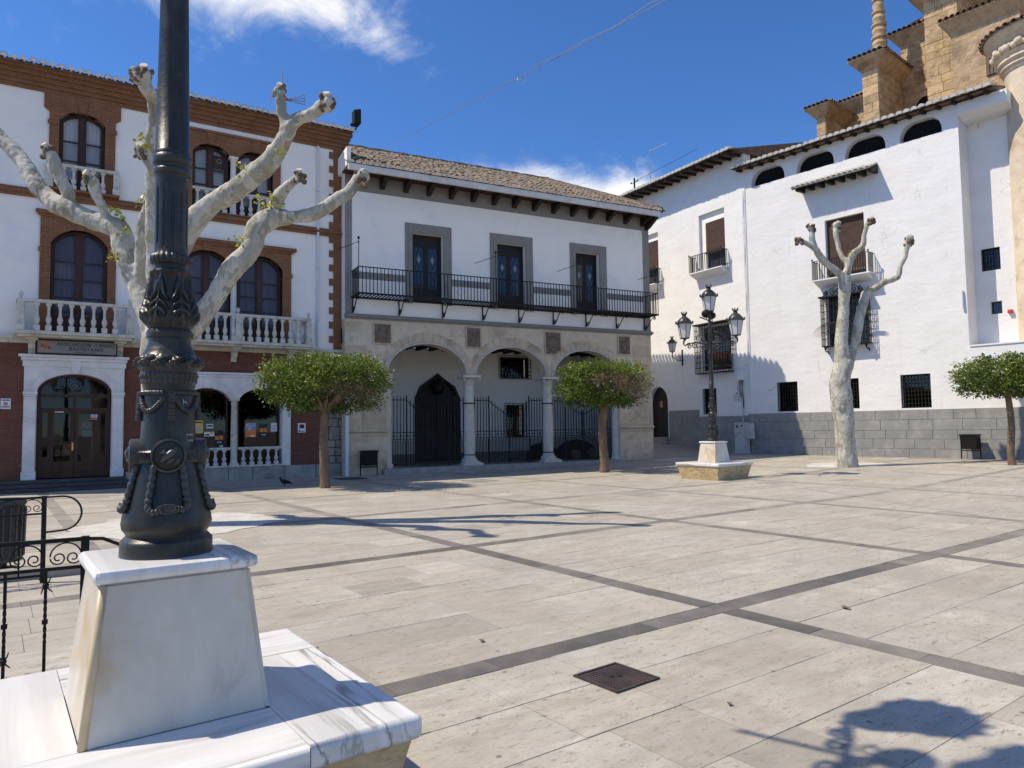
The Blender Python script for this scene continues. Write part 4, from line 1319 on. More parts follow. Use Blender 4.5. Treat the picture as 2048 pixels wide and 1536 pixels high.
# eaves and roof
EY, EZ = -.95, 10.98
RY, RZ = 5.5, 14.06
O('eave_soffit', MB().prism([(0, 10.86), (EY + .08, 10.78), (EY + .08, 10.82), (0, 10.92)], -.1, 13.55), 'soffit', C)
O('eave_board', MB().box(-.12, 13.56, EY - .02, EY + .08, 10.70, 10.93), 'gutter', C, bevel=.01)
rt_m = MB().prism([(-.001, 10.86), (-.001, 10.46), (-.10, 10.46), (-.13, 10.52), (-.26, 10.54), (-.30, 10.60), (-.46, 10.62), (-.50, 10.68), (-.74, 10.70), (-.78, 10.79)], -.085, .085).mesh('rafter_bracket')
rt_m.materials.append(MT['oldwood'])
for i in range(15):
    O('rafter_bracket', rt_m, 'oldwood', C, (.45 + i * .915, 0, 0))
O('corner_bracket', MB().prism([(0, 10.86), (0, 10.30), (-.25, 10.36), (-.5, 10.5), (-.8, 10.66), (-.88, 10.80)], 13.42, 13.56), 'oldwood', C)
sl = atan2(RZ - EZ, RY - EY)
roof = O('roof', MB().add([(-.12, EY, EZ - .03), (13.62, EY, EZ - .03), (11.6, RY, RZ - .03), (-.12, RY, RZ - .03), (13.62, 12, EZ - .03), (-.12, 12, EZ - .03)],
    [(0, 1, 2, 3), (1, 4, 2), (3, 2, 4, 5)]), 'tile', C)
O('parapet', MB().box(-.14, .0, EY + .12, 2.5, 10.9, 11.55), 'white', C)
eave_tiles(C, -.1, 13.62, EY - .06, EZ - .02, .215, sl, .09, seed=4)
sm_ = tile_mesh(.09, .42).mesh('side_eave_tile')
sm_.materials.append(MT['tile'])
for i in range(56):
    O('side_eave_tile', sm_, 'tile', roof, (13.84, EY + .1 + i * .23, EZ - .03), (.5, 0, pi / 2 + vq.uniform(-.05, .05)))
fld = MB()
fq = random.Random(9)
tm_ = tile_mesh(.088, .40, .016, .86, 4)
n_up = 21
cols = 64
for k in range(1, n_up):
    for i in range(cols):
        t = k / n_up
        x = -.1 + (i + .5) * .2145
        if x > 13.62 - 2.0 * t - .05:
            continue
        yy = EY - .06 + (RY - EY) * t + fq.uniform(-.025, .025)
        zz = EZ + (RZ - EZ) * t + fq.uniform(-.012, .018)
        ro = Matrix.Translation((x + fq.uniform(-.015, .015), yy, zz)) @ Matrix.Rotation(sl + fq.uniform(-.05, .05), 4, 'X') @ Matrix.Rotation(fq.uniform(-.06, .06), 4, 'Z')
        fld.cur = min(1, max(0, fq.gauss(.5, .26)))
        fld.add([ro @ Vector(v) for v in tm_.v], tm_.f)
tag(O('field_tiles', fld, 'tilej', roof, fix=False), kind='stuff')
rg = MB().tube([(-.12 + i * .32, RY, RZ + .06 + .015 * sin(i * 2.1)) for i in range(38)], [.11 + .012 * (i % 2) for i in range(38)], 8)
O('ridge_tiles', rg, 'tile', roof)
rg = MB().tube([(11.65 + 1.98 * t / 24, RY + (EY - RY) * t / 24, RZ + .05 + (EZ - RZ) * t / 24) for t in range(25)], [.10 + .012 * (i % 2) for i in range(25)], 8)
O('hip_tiles', rg, 'tile', roof)

# gates in the arches, each its own thing
BARS = {}
def bar(parent, x, z0, z1, y, r=.013, spear=True):
    k = (round(z1 - z0, 2), spear)
    if k not in BARS:
        m_ = MB().box(-r, r, -r, r, 0, k[0])
        if spear:
            m_.add([(-.022, 0, k[0]), (0, -.012, k[0]), (.022, 0, k[0]), (0, .012, k[0]), (0, 0, k[0] + .13), (0, 0, k[0] - .03)], [(0, 1, 4), (1, 2, 4), (2, 3, 4), (3, 0, 4), (1, 0, 5), (2, 1, 5), (3, 2, 5), (0, 3, 5)])
        BARS[k] = m_.mesh('bar')
        BARS[k].materials.append(MT['iron'])
    O('bar', BARS[k], 'iron', parent, (x, y, z0))
def gate(x0, x1, label):
    r_ = E('iron_gate', (*wld(FC, (x0 + x1) / 2, .27), .20), FC['a'], label, 'gate', 'iron gates under the stone arches')
    w = (x1 - x0) / 2
    sd_ = .62
    def top(x):
        ax = abs(x)
        if ax > w - sd_:
            return 2.50
        return 2.50 - .56 * (1 - (ax / (w - sd_)) ** 1.6)
    n = int(2 * w / .125)
    for i in range(n + 1):
        x = -w + 2 * w * i / n
        bar(r_, x, .05, top(x) + .05, 0)
    for i in range(n):
        x = -w + 2 * w * (i + .5) / n
        bar(r_, x, .05, 1.0, 0, spear=False)
    O('top_rail', MB().tube([(-w + 2 * w * i / 40, -.004, top(-w + 2 * w * i / 40)) for i in range(41)], .016, 5), 'iron', r_)
    for zz in (.10, 1.03, 1.27):
        O('cross_rail', MB().box(-w, w, -.013, .013, zz, zz + .03), 'iron', r_)
    for x in (-w + sd_, 0.0, w - sd_):
        O('gate_post', MB().box(x - .02, x + .02, -.02, .02, .03, top(x) + .18), 'iron', r_)
    k = max(4, int(2 * w / .26))
    scm = MB()
    for i in range(k):
        x = -w + (i + .5) * 2 * w / k
        scm = MB().tube(spiral((x - .05, 1.15), .055, .015, 0, 1.2, 12, 'xz'), .009, 4).tube(spiral((x + .05, 1.15), .055, .015, pi, -1.2, 12, 'xz'), .009, 4)
        O('scroll', scm, 'iron', r_)
    O('lock_box', MB().box(-.1, .1, -.03, .03, 1.06, 1.24), 'iron', r_)
    return r_
gate(1.75, 4.66, 'black iron gate with dipped top under the left arch, nearest the brick house')
gate(5.14, 8.18, 'black iron gate with dipped top between the two round columns, middle arch')
gate(8.65, 11.62, 'black iron gate behind the clipped tree, under the right arch')
# stored stone wheels and dark covered shapes behind the right gate
for i, (x, yy, rad) in enumerate(((9.25, 1.3, .15), (10.35, 1.25, .21), (11.25, 1.2, .24))):
    t_ = tag(O('round_stone', MB().tube([(0, -.16, rad), (0, -.13, rad), (0, .13, rad), (0, .16, rad)], [rad * .96, rad, rad, rad * .96], 24), 'roughstone', None, (*wld(FC, x, yy), .20), (0, 0, FC['a']), smooth=.6),
             ('smallest pale round stone behind the right gate, next to the column', 'middle of the three pale round stones behind the right gate', 'large pale round stone behind the right gate, beside the tree trunk')[i], 'stone', 'round stones stored in the arcade')
hq = random.Random(21)
for i, (x, yy, w, h) in enumerate(((9.3, 2.2, .7, .75), (11.0, 2.2, .95, .85))):
    m_ = MB()
    vs, n, mm = [], 18, 8
    for k in range(mm + 1):
        t = k / mm
        for j in range(n):
            a = 2 * pi * j / n
            r0 = (1 - t ** 3.0) ** .5 if t < 1 else .02
            q_ = 1 + .12 * sin(3 * a + i) + hq.uniform(-.05, .05)
            vs.append((w * r0 * cos(a) * q_, .55 * r0 * sin(a) * q_, h * t))
    m_.add(vs, [(k * n + j, k * n + (j + 1) % n, (k + 1) * n + (j + 1) % n, (k + 1) * n + j) for k in range(mm) for j in range(n)])
    tag(O('covered_heap', m_, 'dark', None, (*wld(FC, x, yy), .20), (0, 0, FC['a']), smooth=True), ('dark covered heap behind the right gate, nearer the round column', 'wider dark covered heap behind the right gate, nearer the right pier')[i], 'heap')
# ------------------------------------------------------------------ white house, right part
W = E('white_limewashed_house', (FW['o'].x, FW['o'].y, 0), FW['a'], 'tall white limewashed house with small barred windows and row of loft openings', 'building')
fit(W, FW)
def loft(x0, x1, z0=14.66, z1=15.52, r=.62):
    pts = [(x1, z0), (x0, z0)]
    h = z1 - z0
    for i in range(7):
        a = pi / 2 * i / 6
        pts.append((x0 + r - r * cos(a), z1 - h * .8 + h * .8 * sin(a)))
    for i in range(7):
        a = pi / 2 * (1 - i / 6)
        pts.append((x1 - r + r * cos(a), z1 - h * .8 + h * .8 * sin(a)))
    return pts
LO = ((-8.38, -6.42), (-5.75, -3.76), (-3.20, -1.27), (-.62, 1.17))
WG = ((-7.31, -6.14, 2.25, 3.80), (-4.15, -3.0, 2.3, 3.78), (-1.09, .20, 2.25, 3.80))
WB = (-4.36, -2.42, 8.86, 11.85)
WC = (-4.42, -2.38, 5.45, 7.95)
O('main_wall', MB().wall(rect(-9.03, 1.82, -.3, 15.75), [loft(a, b) for (a, b) in LO] + [rect(*w) for w in WG] + [rect(*WB), rect(*WC)], 0, .55), 'lime', W)
O('low_wall', MB().box(1.82, 4.1, 0.001, .6, -.3, 4.85), 'lime', W)
O('wall_ledge', MB().box(1.83, 4.15, -.04, 1.16, 4.85, 4.92), 'lime', W)
O('return_wall', MB().box(1.3, 1.819, .551, 1.6, 4.9, 15.7), 'lime', W)
O('recessed_wall', MB().wall(rect(1.82, 3.75, 4.9, 15.3), [rect(2.10, 2.83, 8.25, 9.25), rect(2.36, 2.80, 6.30, 6.86)], 1.15, 1.6), 'lime', W)
O('eave_cove', MB().prism([(-.05, 15.70), (-.05, 15.2), (.5, 15.0), (1.14, 15.0), (1.14, 15.7)], 1.83, 3.72), 'lime', W)
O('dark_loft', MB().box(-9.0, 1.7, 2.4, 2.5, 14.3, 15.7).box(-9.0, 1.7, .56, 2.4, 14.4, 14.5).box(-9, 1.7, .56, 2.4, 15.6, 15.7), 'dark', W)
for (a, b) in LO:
    O('loft_dark_panel', MB().wall(loft(a + .02, b - .02, 14.68, 15.50), (), .36, .40), 'dark', W)  # panel coloured dark to stand in for the shade inside the loft
def barred(w, nx, nz, y=.1):
    x0, x1, z0, z1 = w
    f_ = O('barred_window', MB().wall(rect(x0, x1, z0, z1), [rect(x0 + .06, x1 - .06, z0 + .06, z1 - .06)], .28, .36), 'oldwood', W)
    O('dark_pane', MB().box(x0 + .06, x1 - .06, .31, .318, z0 + .06, z1 - .06), 'shopglass', f_)
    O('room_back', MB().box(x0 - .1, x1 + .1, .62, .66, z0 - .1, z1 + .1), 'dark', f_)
    grille(f_, x0 + .01, x1 - .01, z0 + .03, z1 - .03, y, nx, nz, .014)
barred(WG[0], 8, 7)
barred(WG[1], 8, 7)
barred(WG[2], 9, 8)
for (w, nx, nz) in (((2.10, 2.83, 8.25, 9.25), 6, 5), ((2.36, 2.80, 6.30, 6.86), 0, 0)):
    x0, x1, z0, z1 = w
    f_ = O('barred_window', MB().wall(rect(x0, x1, z0, z1), [rect(x0 + .05, x1 - .05, z0 + .05, z1 - .05)], 1.35, 1.42), 'oldwood', W)
    O('dark_pane', MB().box(x0 + .05, x1 - .05, 1.38, 1.386, z0 + .05, z1 - .05), 'leaded', f_)
    if nx:
        grille(f_, x0 + .01, x1 - .01, z0 + .03, z1 - .03, 1.22, nx, nz, .013)
# eaves
def white_eave(root, x0, x1, y, z, step, seed):
    O('eave_boards', MB().prism([(.2, z - .02), (y + .04, z - .20), (y + .04, z - .16), (.2, z + .03)], x0, x1), 'oldwood', root)
    m_ = MB().prism([(.1, z - .10), (y + .14, z - .24), (y + .14, z - .36), (.1, z - .26)], -.065, .065).mesh('rafter_end')
    m_.materials.append(MT['oldwood'])
    n = int((x1 - x0) / step)
    for i in range(n):
        O('rafter_end', m_, 'oldwood', root, (x0 + (i + .5) * (x1 - x0) / n, 0, 0))
    eave_tiles(root, x0, x1, y - .06, z - .13, .325, .28, .142, mat='tilew', seed=seed)
    O('roof_slope', MB().prism([(y + .05, z - .15), (y + .05, z - .12), (5.5, z + 1.55), (11, z - .1), (11, z - .15)], x0, x1), 'tile', root)
white_eave(W, -9.25, 3.35, -.62, 15.95, .62, 31)
# dado of painted blocks
dq = random.Random(17)
def dado(root, x0, x1, z0, z1, mat='dado'):
    O('dado_mortar', MB().box(x0, x1, -.012, -.0005, z0 - .3, z1), 'joint', root)
    zz = z1
    while zz > z0 - .1:
        h = dq.choice((.40, .45, .49)) if zz < z1 - .01 else .45
        x = x0
        while x < x1 - .02:
            l = dq.uniform(.85, 1.3)
            x2 = x1 if x1 - x - l < .35 else x + l
            O('dado_block', MB().box(x + .007, x2 - .007, -.03 - dq.uniform(0, .012), -.013, zz - h + .008, zz - .004), mat, root, bevel=.008)
            x = x2
        zz -= h
dado(W, -9.03, 4.1, -.05, 2.17)
# tiled hood and balcony
hd = O('tiled_hood', MB().prism([(0, 14.05), (0, 13.95), (-.85, 13.58), (-.85, 13.66)], -5.6, -1.7), 'oldwood', W)
for i in range(8):
    O('hood_bracket', MB().prism([(0, 13.95), (0, 13.55), (-.75, 13.50), (-.78, 13.60)], -5.45 + i * .52, -5.30 + i * .52), 'oldwood', hd)
me_ = tile_mesh(.115, 1.0).mesh('hood_tile')
me_.materials.append(MT['tilew'])
me_.shade_smooth()
for i in range(15):
    O('hood_tile', me_, 'tile', hd, (-5.5 + i * .266, -.92, 13.64 + dq.uniform(-.01, .01)), (.42, 0, dq.uniform(-.04, .04)))
O('hood_mouths', MB().box(-5.6, -1.7, -.86, -.82, 13.64, 13.72), 'mortar', hd)
def blind_window(root, w, zb, yb=.2, frame_w=.08):
    x0, x1, z0, z1 = w
    d = O('balcony_window', MB().wall(rect(x0, x1, z0, z1), [rect(x0 + frame_w, x1 - frame_w, z0 + .02, z1 - frame_w)], .26, .36), 'oldwood', root)
    xm = (x0 + x1) / 2
    O('mullion', MB().box(xm - .05, xm + .05, .27, .35, z0 + .02, z1 - frame_w), 'oldwood', d)
    for (a, b) in ((x0 + frame_w, xm - .05), (xm + .05, x1 - frame_w)):
        O('pane', MB().box(a, b, .30, .306, z0 + .02, z1 - frame_w), 'leaded', d)
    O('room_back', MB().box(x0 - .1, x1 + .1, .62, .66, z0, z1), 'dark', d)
    n = int((z1 - zb) / .045)
    bl = MB()
    for i in range(n):
        zz = z1 - .03 - i * .045
        bl.tube([(x0 + .03, yb, zz), (x1 - .03, yb, zz)], .021, 5)
    tag(O('reed_blind', bl, 'blind', d), kind='stuff')
    O('blind_roll', MB().tube([(x0 + .03, yb - .03, zb - .02), (x1 - .03, yb - .03, zb - .02)], .075, 10), 'blind', d)
    return d
def iron_balcony(root, x0, x1, z, d, h=1.0, n=20):
    b_ = O('small_balcony', MB().prism([(-.001, z), (-d, z), (-d, z - .05), (-d + .06, z - .08), (-d + .14, z - .13), (-.001, z - .30)], x0 + .12, x1 - .12).box(x0, x1, -d - .04, -.002, z, z + .06), 'lime', root)
    O('top_rail', MB().box(x0 + .03, x1 - .03, -d + .0, -d + .035, z + h, z + h + .03).box(x0 + .03, x0 + .06, -d, 0, z + h, z + h + .03).box(x1 - .06, x1 - .03, -d, 0, z + h, z + h + .03), 'iron', b_)
    rm_ = MB().box(-.015, .015, -.015, .015, z + .06, z + h).mesh('rail_bar')
    rm_.materials.append(MT['iron'])
    for i in range(n + 1):
        O('rail_bar', rm_, 'iron', b_, (x0 + .045 + (x1 - x0 - .09) * i / n, -d + .018, 0))
    for i in range(1, 5):
        for x in (x0 + .045, x1 - .045):
            O('rail_bar', rm_, 'iron', b_, (x, -d + .018 + i * d / 5, 0))
    for x in (x0 + .045, x1 - .045):
        O('corner_ball', MB().sphere((x, -d + .02, z + h + .09), .05, 8, 6), 'iron', b_)
    return b_
blind_window(W, WB, 9.15)
iron_balcony(W, -4.85, -2.0, 8.72, .6, 1.0, 22)
# ornate caged window under the balcony
cw = O('caged_window', MB().wall(rect(*WC), [rect(WC[0] + .1, WC[1] - .1, WC[2] + .1, WC[3] - .1)], .2, .3), 'doorwood', W)
O('dark_pane', MB().box(WC[0] + .1, WC[1] - .1, .24, .246, WC[2] + .1, WC[3] - .1), 'leaded', cw)
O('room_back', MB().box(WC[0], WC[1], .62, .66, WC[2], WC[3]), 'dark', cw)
def cage(root, x0, x1, z0, z1, d, n=14, m=7, fancy=True):
    c_ = O('window_cage', MB().box(x0, x1, -d, 0, z0 - .05, z0).box(x0 - .06, x1 + .06, -d - .06, 0, z1, z1 + .08), 'iron', root)
    vb = MB().box(-.013, .013, -.013, .013, z0, z1).mesh('bar')
    vb.materials.append(MT['iron'])
    for i in range(n + 1):
        O('bar', vb, 'iron', c_, (x0 + .02 + (x1 - x0 - .04) * i / n, -d + .02, 0))
    for i in range(1, 4):
        for x in (x0 + .02, x1 - .02):
            O('bar', vb, 'iron', c_, (x, -d + .02 + i * d / 4, 0))
    for k in range(1, m):
        zz = z0 + (z1 - z0) * k / m
        O('bar', MB().box(x0, x1, -d + .005, -d + .03, zz - .01, zz + .01).box(x0 + .01, x0 + .03, -d, 0, zz - .01, zz + .01).box(x1 - .03, x1 - .01, -d, 0, zz - .01, zz + .01), 'iron', c_)
    if fancy:
        s1 = MB()
        xm = (x0 + x1) / 2
        for s in (-1, 1):
            for (dx, r, dz) in ((.18, .2, .3), (.52, .17, .26), (.86, .13, .22)):
                s1.tube([(p[0], p[1], p[2]) for p in spiral((xm + s * dx, z1 + dz), r, .03, pi / 2, s * 1.6, 22, 'xz', -d + .02)], .028, 5)
            s1.tube([(xm + s * 1.0, -d + .02, z1 + .1), (xm + s * .6, -d + .02, z1 + .42), (xm, -d + .02, z1 + .62)], .025, 5)
        s1.sphere((xm, -d + .02, z1 + .66), .08, 8, 6)
        O('crest_scrolls', s1, 'iron', c_)
        s2 = MB()
        for x in (x0 + .15, x1 - .15):
            s2.tube([(x, -d, z0 - .05), (x, -d + .08, z0 - .22), (x, -.25, z0 - .3), (x, -.12, z0 - .25), (x, -.02, z0 - .38)], .03, 6)
            s2.tube(spiral((-d + .1, z0 - .15), .1, .02, 0, 1.3, 16, 'yz', x), .022, 5)
        O('foot_scrolls', s2, 'iron', c_)
    return c_
cage(cw, -4.55, -2.25, 5.45, 7.85, .45)
pf = MB()
for k in range(9):
    a = -.5 + k * .12
    pf.tube([(-3.0, -.5, 6.55), (-3.0 - 1.1 * cos(a), -.55 - .05 * k, 6.5 + .3 * sin(a * 2) - .2), (-3.0 - 1.9 * cos(a), -.6, 6.1 + .5 * a)], [.012, .02, .004], 4)
for k in range(7):
    a = -.3 + k * .14
    pf.tube([(-3.0, -.5, 6.6), (-3.0 + .6 * cos(a), -.6, 6.85 + .2 * a), (-3.0 + 1.1 * cos(a), -.62, 6.8 + .3 * a)], [.012, .018, .004], 4)
fit(tag(O('dry_palm_branch', pf, 'deadleaf', None, (FW['o'].x, FW['o'].y, 0), (0, 0, FW['a'])), 'dried palm frond tied across the caged window behind the plane tree', 'palm branch'), FW)
# small fittings on the white house
fit(tag(O('wall_lamp_tube', MB().tube([(1.66, -.07, 7.35), (1.66, -.10, 6.55)], .05, 8).box(1.62, 1.70, -.06, 0, 6.9, 7.0), 'whitepipe', None, (FW['o'].x, FW['o'].y, 0), (0, 0, FW['a'])), 'pale vertical tube fixed to the white wall near its corner', 'tube'), FW)
fit(tag(O('alarm_box', MB().box(3.02, 3.20, 1.0, 1.149, 6.25, 6.42), 'red', None, (FW['o'].x, FW['o'].y, 0), (0, 0, FW['a']), bevel=.02), 'small red alarm box on the recessed white wall', 'alarm box'), FW)

# ------------------------------------------------------------------ white house, left part
V = E('white_alley_house', (FV['o'].x, FV['o'].y, 0), FV['a'], 'white house with brown blinds beside the alley, left of the pipe', 'building')
fit(V, FV)
VB = ((-3.27, -1.27, 10.68, 14.08), (-8.75, -6.85, 10.68, 14.0))
VS = (-3.41, -2.29, 2.22, 3.72)
VC = (-3.30, -1.05, 4.75, 7.3)
VA = opening(-8.05, -6.35, .3, 3.1, 4.05, arc)
O('main_wall', MB().wall(rect(-20, .25, -.3, 16.75), [rect(*w) for w in VB] + [rect(*VS), rect(*VC), VA], 0, .55), 'lime', V)
for w in VB:
    O('window_reveal', MB().box(w[0], w[1], .18, .25, 13.56, w[3]).box(w[0], w[0] + .40, .18, .25, w[2], 13.56), 'white', V)
    blind_window(V, (w[0] + .40, w[1], w[2] + .02, 13.54), 11.75, .12)
    iron_balcony(V, w[0] - .40, w[1] + .22, w[2] - .16, .55, 1.05, 18)
f_ = O('small_window', MB().wall(rect(*VS), [rect(VS[0] + .06, VS[1] - .06, VS[2] + .06, VS[3] - .06)], .22, .30), 'oldwood', V)
O('dark_pane', MB().box(VS[0] + .06, VS[1] - .06, .25, .256, VS[2] + .06, VS[3] - .06), 'shopglass', f_)
O('sill', MB().box(VS[0] - .08, VS[1] + .08, -.06, .2, VS[2] - .08, VS[2] - .001), 'lime', f_)
grille(f_, VS[0] + .02, VS[1] - .02, VS[2] + .02, VS[3] - .02, .12, 6, 6, .011)
O('room_back', MB().box(VS[0] - .1, VS[1] + .1, .62, .66, VS[2] - .1, VS[3] + .1), 'dark', f_)
cw = O('caged_window', MB().wall(rect(*VC), [rect(VC[0] + .1, VC[1] - .1, VC[2] + .1, VC[3] - .1)], .2, .3), 'wood', V)
O('dark_pane', MB().box(VC[0] + .1, VC[1] - .1, .24, .246, VC[2] + .1, VC[3] - .1), 'leaded', cw)
O('shutter', MB().box(VC[0] + .5, VC[1] - .5, .14, .19, VC[2] + .1, VC[2] + 1.0), 'wood', cw)
O('room_back', MB().box(VC[0], VC[1], .62, .66, VC[2], VC[3]), 'dark', cw)
cage(cw, -3.50, -.88, 4.62, 7.42, .45, 12, 9, False)
dr = O('arched_alley_door', MB().wall(VA, (), .30, .36), 'doorwood', V)
for k in range(6):
    O('door_board', MB().wall([(-8.03 + k * .28, .3), (-7.77 + k * .28, .3), (-7.77 + k * .28, 3.15), (-8.03 + k * .28, 3.15)], (), .275, .299), 'doorwood', dr)
O('door_step', MB().box(-8.2, -6.2, -.35, .3, .3, .86), 'roughstone', V, bevel=.02)
O('door_notice', MB().box(-7.35, -7.12, .262, .274, 2.75, 3.15), 'signred', V)
white_eave(V, -14, .35, -1.2, 16.85, .66, 33)
dado(V, -3.62, 0, -.05, 2.08)
dado(V, -6.25, -3.66, .3, 2.5)
# cables, pipe and meter boxes at the seam
q = MB()
for dx in (.0, .06):
    q.tube([(.12 + dx + .02 * sin(t * 1.3 + dx * 30), -.05, 14.6 - t * .55) for t in range(22)], .014, 5)
q.tube([(-3.4, -.04, 5.2), (-2.4, -.05, 5.0), (-1.2, -.05, 4.95), (.12, -.05, 4.6)], .012, 5)
fit(tag(O('seam_cables', q, 'whitepipe', None, (FV['o'].x, FV['o'].y, 0), (0, 0, FV['a'])), 'thin pale cables dropping down the seam of the white houses', 'cable'), FV)
q = fit(E('meter_box', (FV['o'].x, FV['o'].y, 0), FV['a'], 'small white junction box with tangled wires on the white wall', 'box'), FV)
O('box_body', MB().box(-.55, -.2, -.2, -.002, 4.05, 4.65), 'whitepipe', q, bevel=.015)
q2 = MB()
for i in range(6):
    q2.tube([(-.5 + i * .06, -.1, 4.05), (-.6 + i * .07 + .05 * sin(i * 2), -.13, 3.6), (-.4 + .03 * i, -.06, 3.1), (-.35 + .02 * i, -.05, 2.5)], .013, 5)
O('wires', q2, 'black', q)
O('conduit', MB().tube([(-.32, -.07, 3.9), (-.32, -.07, 1.75)], .035, 8), 'steel', q)
q = fit(E('utility_cabinet', (*wld(FV, -.12, -.42), -.03), FV['a'], 'grey metal utility cabinet with smaller box at its side by the dado', 'cabinet'), FV)
O('cabinet_base', MB().box(-.38, .38, -.2, .2, 0, .2), 'cabinet', q)
O('cabinet_body', MB().box(-.36, .36, -.19, .19, .2, 1.75), 'cabinet', q, bevel=.012)
O('cabinet_door', MB().box(-.33, .33, -.205, -.191, .25, 1.2), 'cabinet', q, bevel=.006)
O('cabinet_door', MB().box(-.33, .33, -.205, -.191, 1.23, 1.70), 'cabinet', q, bevel=.006)
O('side_box', MB().box(.37, .75, -.15, .15, .85, 1.68), 'cabinet', q, bevel=.012)
O('warning_label', MB().box(-.22, -.08, -.209, -.206, 1.45, 1.58).box(.12, .24, -.209, -.206, 1.5, 1.6), 'paperd', q)
# five-pointed notice
st = []
for i in range(10):
    a = pi / 2 + i * pi / 5
    r0 = .25 if i % 2 == 0 else .13
    st.append((r0 * cos(a), r0 * sin(a)))
q = fit(E('star_plaque', (*wld(FV, -.75, -.012), 3.13), FV['a'], 'white star-shaped plaque with dark outline on the white wall', 'plaque'), FV)
O('plate', MB().wall(st, (), -.01, .01), 'paper', q)
O('outline', MB().tube([(p[0], -.012, p[1]) for p in st + st[:1]], .014, 4).box(-.08, .08, -.014, -.01, .02, .035).box(-.07, .07, -.014, -.01, -.04, -.025), 'paperd', q)

# ------------------------------------------------------------------ church behind
CH = E('stone_church', (FW['o'].x, FW['o'].y, 0), FW['a'], 'golden sandstone church with tiled buttresses rising behind the white house', 'church')
fit(CH, FW)
chq = random.Random(23)
def ashfaces(x0, x1, y0, y1, z0, z1, faces, mat='church'):
    zz = z0
    while zz < z1 - .05:
        h = min(chq.uniform(.42, .62), z1 - zz)
        if 'f' in faces:
            x = x0
            while x < x1 - .02:
                l = chq.uniform(.5, 1.0)
                x2 = x1 if x1 - x - l < .3 else x + l
                O('church_block', MB().box(x + .012, x2 - .012, y0 - chq.uniform(.01, .035), y0, zz + .012, zz + h - .012), mat, CH)
                x = x2
        if 'r' in faces:
            yy = y0
            while yy < y1 - .02:
                l = chq.uniform(.5, 1.0)
                y2 = y1 if y1 - yy - l < .3 else yy + l
                O('church_block', MB().box(x1, x1 + chq.uniform(.01, .035), yy + .012, y2 - .012, zz + .012, zz + h - .012), mat, CH)
                yy = y2
        zz += h
def church_cap(x0, x1, y0, y1, z, ov=.55, name='buttress_cap'):
    """flared stone cornice under a low tiled roof, tiles along front and right edges"""
    xm, ym = (x0 + x1) / 2, (y0 + y1) / 2
    a0, b0 = (x1 - x0) / 2, (y1 - y0) / 2
    c_ = O(name, MB().frustum(xm, ym, z - .75, a0 + .02, b0 + .02, z - .12, a0 + ov, b0 + ov).box(x0 - ov - .03, x1 + ov + .03, y0 - ov - .03, y1 + ov + .03, z - .119, z - .03), 'churchplain', CH)
    O('cap_roof', MB().frustum(xm, ym, z - .029, a0 + ov + .05, b0 + ov + .05, z + .75, max(.05, a0 * .2), max(.05, b0 * .5)), 'tile', c_)
    tm1 = tile_mesh(.12, .5).mesh('cap_tile')
    tm1.materials.append(MT['tile'])
    n = max(2, int((x1 - x0 + 2 * ov) / .28))
    for i in range(n):
        O('cap_tile', tm1, 'tile', c_, (x0 - ov + (i + .5) * (x1 - x0 + 2 * ov) / n, y0 - ov - .14, z - .02), (.3, 0, chq.uniform(-.06, .06)))
    n = max(2, int((y1 - y0 + 2 * ov) / .28))
    for i in range(n):
        O('cap_tile', tm1, 'tile', c_, (x1 + ov + .14, y0 - ov + (i + .5) * (y1 - y0 + 2 * ov) / n, z - .02), (.3, 0, pi / 2 + chq.uniform(-.06, .06)))
    return c_
def church_block(x0, x1, y0, y1, z, faces, zlow=16.0, cap=True, ov=.55, mat='church'):
    O('buttress' if cap else 'nave_wall', MB().box(x0, x1, y0, y1, 0, z - .7), 'churchplain', CH)
    if faces:
        ashfaces(x0, x1, y0, y1, zlow, z - .76, faces, mat)
    if cap:
        church_cap(x0, x1, y0, y1, z, ov)
CHB = dict(b1=(-9.75, -9.15, 10.6, 14.2, 22.6), wA=(-9.15, -5.0, 13.6, 15, 23.6), b3=(-5.16, -4.27, 7.0, 10.4, 22.85), wB=(-4.27, -1.6, 10.4, 12, 25.2), b4=(-2.2, -.5, 8.4, 12.5, 26.2), b5=(-.5, 2.6, 7.2, 12.0, 23.15))
church_block(*CHB['b1'], 'fr', 18.5)
church_block(*CHB['wA'], 'f', 19, ov=.5)
church_block(*CHB['b3'], 'fr', 17.5)
church_block(*CHB['wB'], 'f', 19.5, ov=.5)
church_block(*CHB['b4'], 'fr', 18.5, ov=.8)
church_block(*CHB['b5'], '', 18, ov=.45)
O('nave', MB().box(.8, 12, 12.6, 30, 0, 29), 'churchplain', CH)
# blind arch and plaque on the nave wall, shuttered window
O('blind_arch', MB().wall([(x_, z_) for (x_, z_) in arc(-3.6, -2.5, 20.0, 20.9, 12)] + [(-2.5, 19), (-3.6, 19)], (), 10.352, 10.395), 'dark', CH)
O('wooden_shutter', MB().box(1.05, 1.85, 7.14, 7.19, 19.5, 20.5), 'oldwood', CH)
for i in range(5):
    O('shutter_board', MB().box(1.08 + i * .155, 1.20 + i * .155, 7.11, 7.14, 19.53, 20.47), 'twigbark', CH)
# turned stone pinnacle on the middle buttress
pr = [(.42, 22.9)]
for k_ in range(9):
    zb_, rb_ = 23.7 + k_ * .78, .44 - k_ * .036
    pr += [(rb_ * .82, zb_), (rb_ * 1.12, zb_ + .05), (rb_ * 1.14, zb_ + .14), (rb_ * .80, zb_ + .20), (rb_ * .84, zb_ + .34), (rb_ * .98, zb_ + .48), (rb_ * .92, zb_ + .62), (rb_ * .74, zb_ + .74)]
pr += [(.08, 30.9), (.01, 31.6)]
O('pinnacle', MB().lathe(pr, 24, -4.72, 8.6), 'church', CH, smooth=.5)
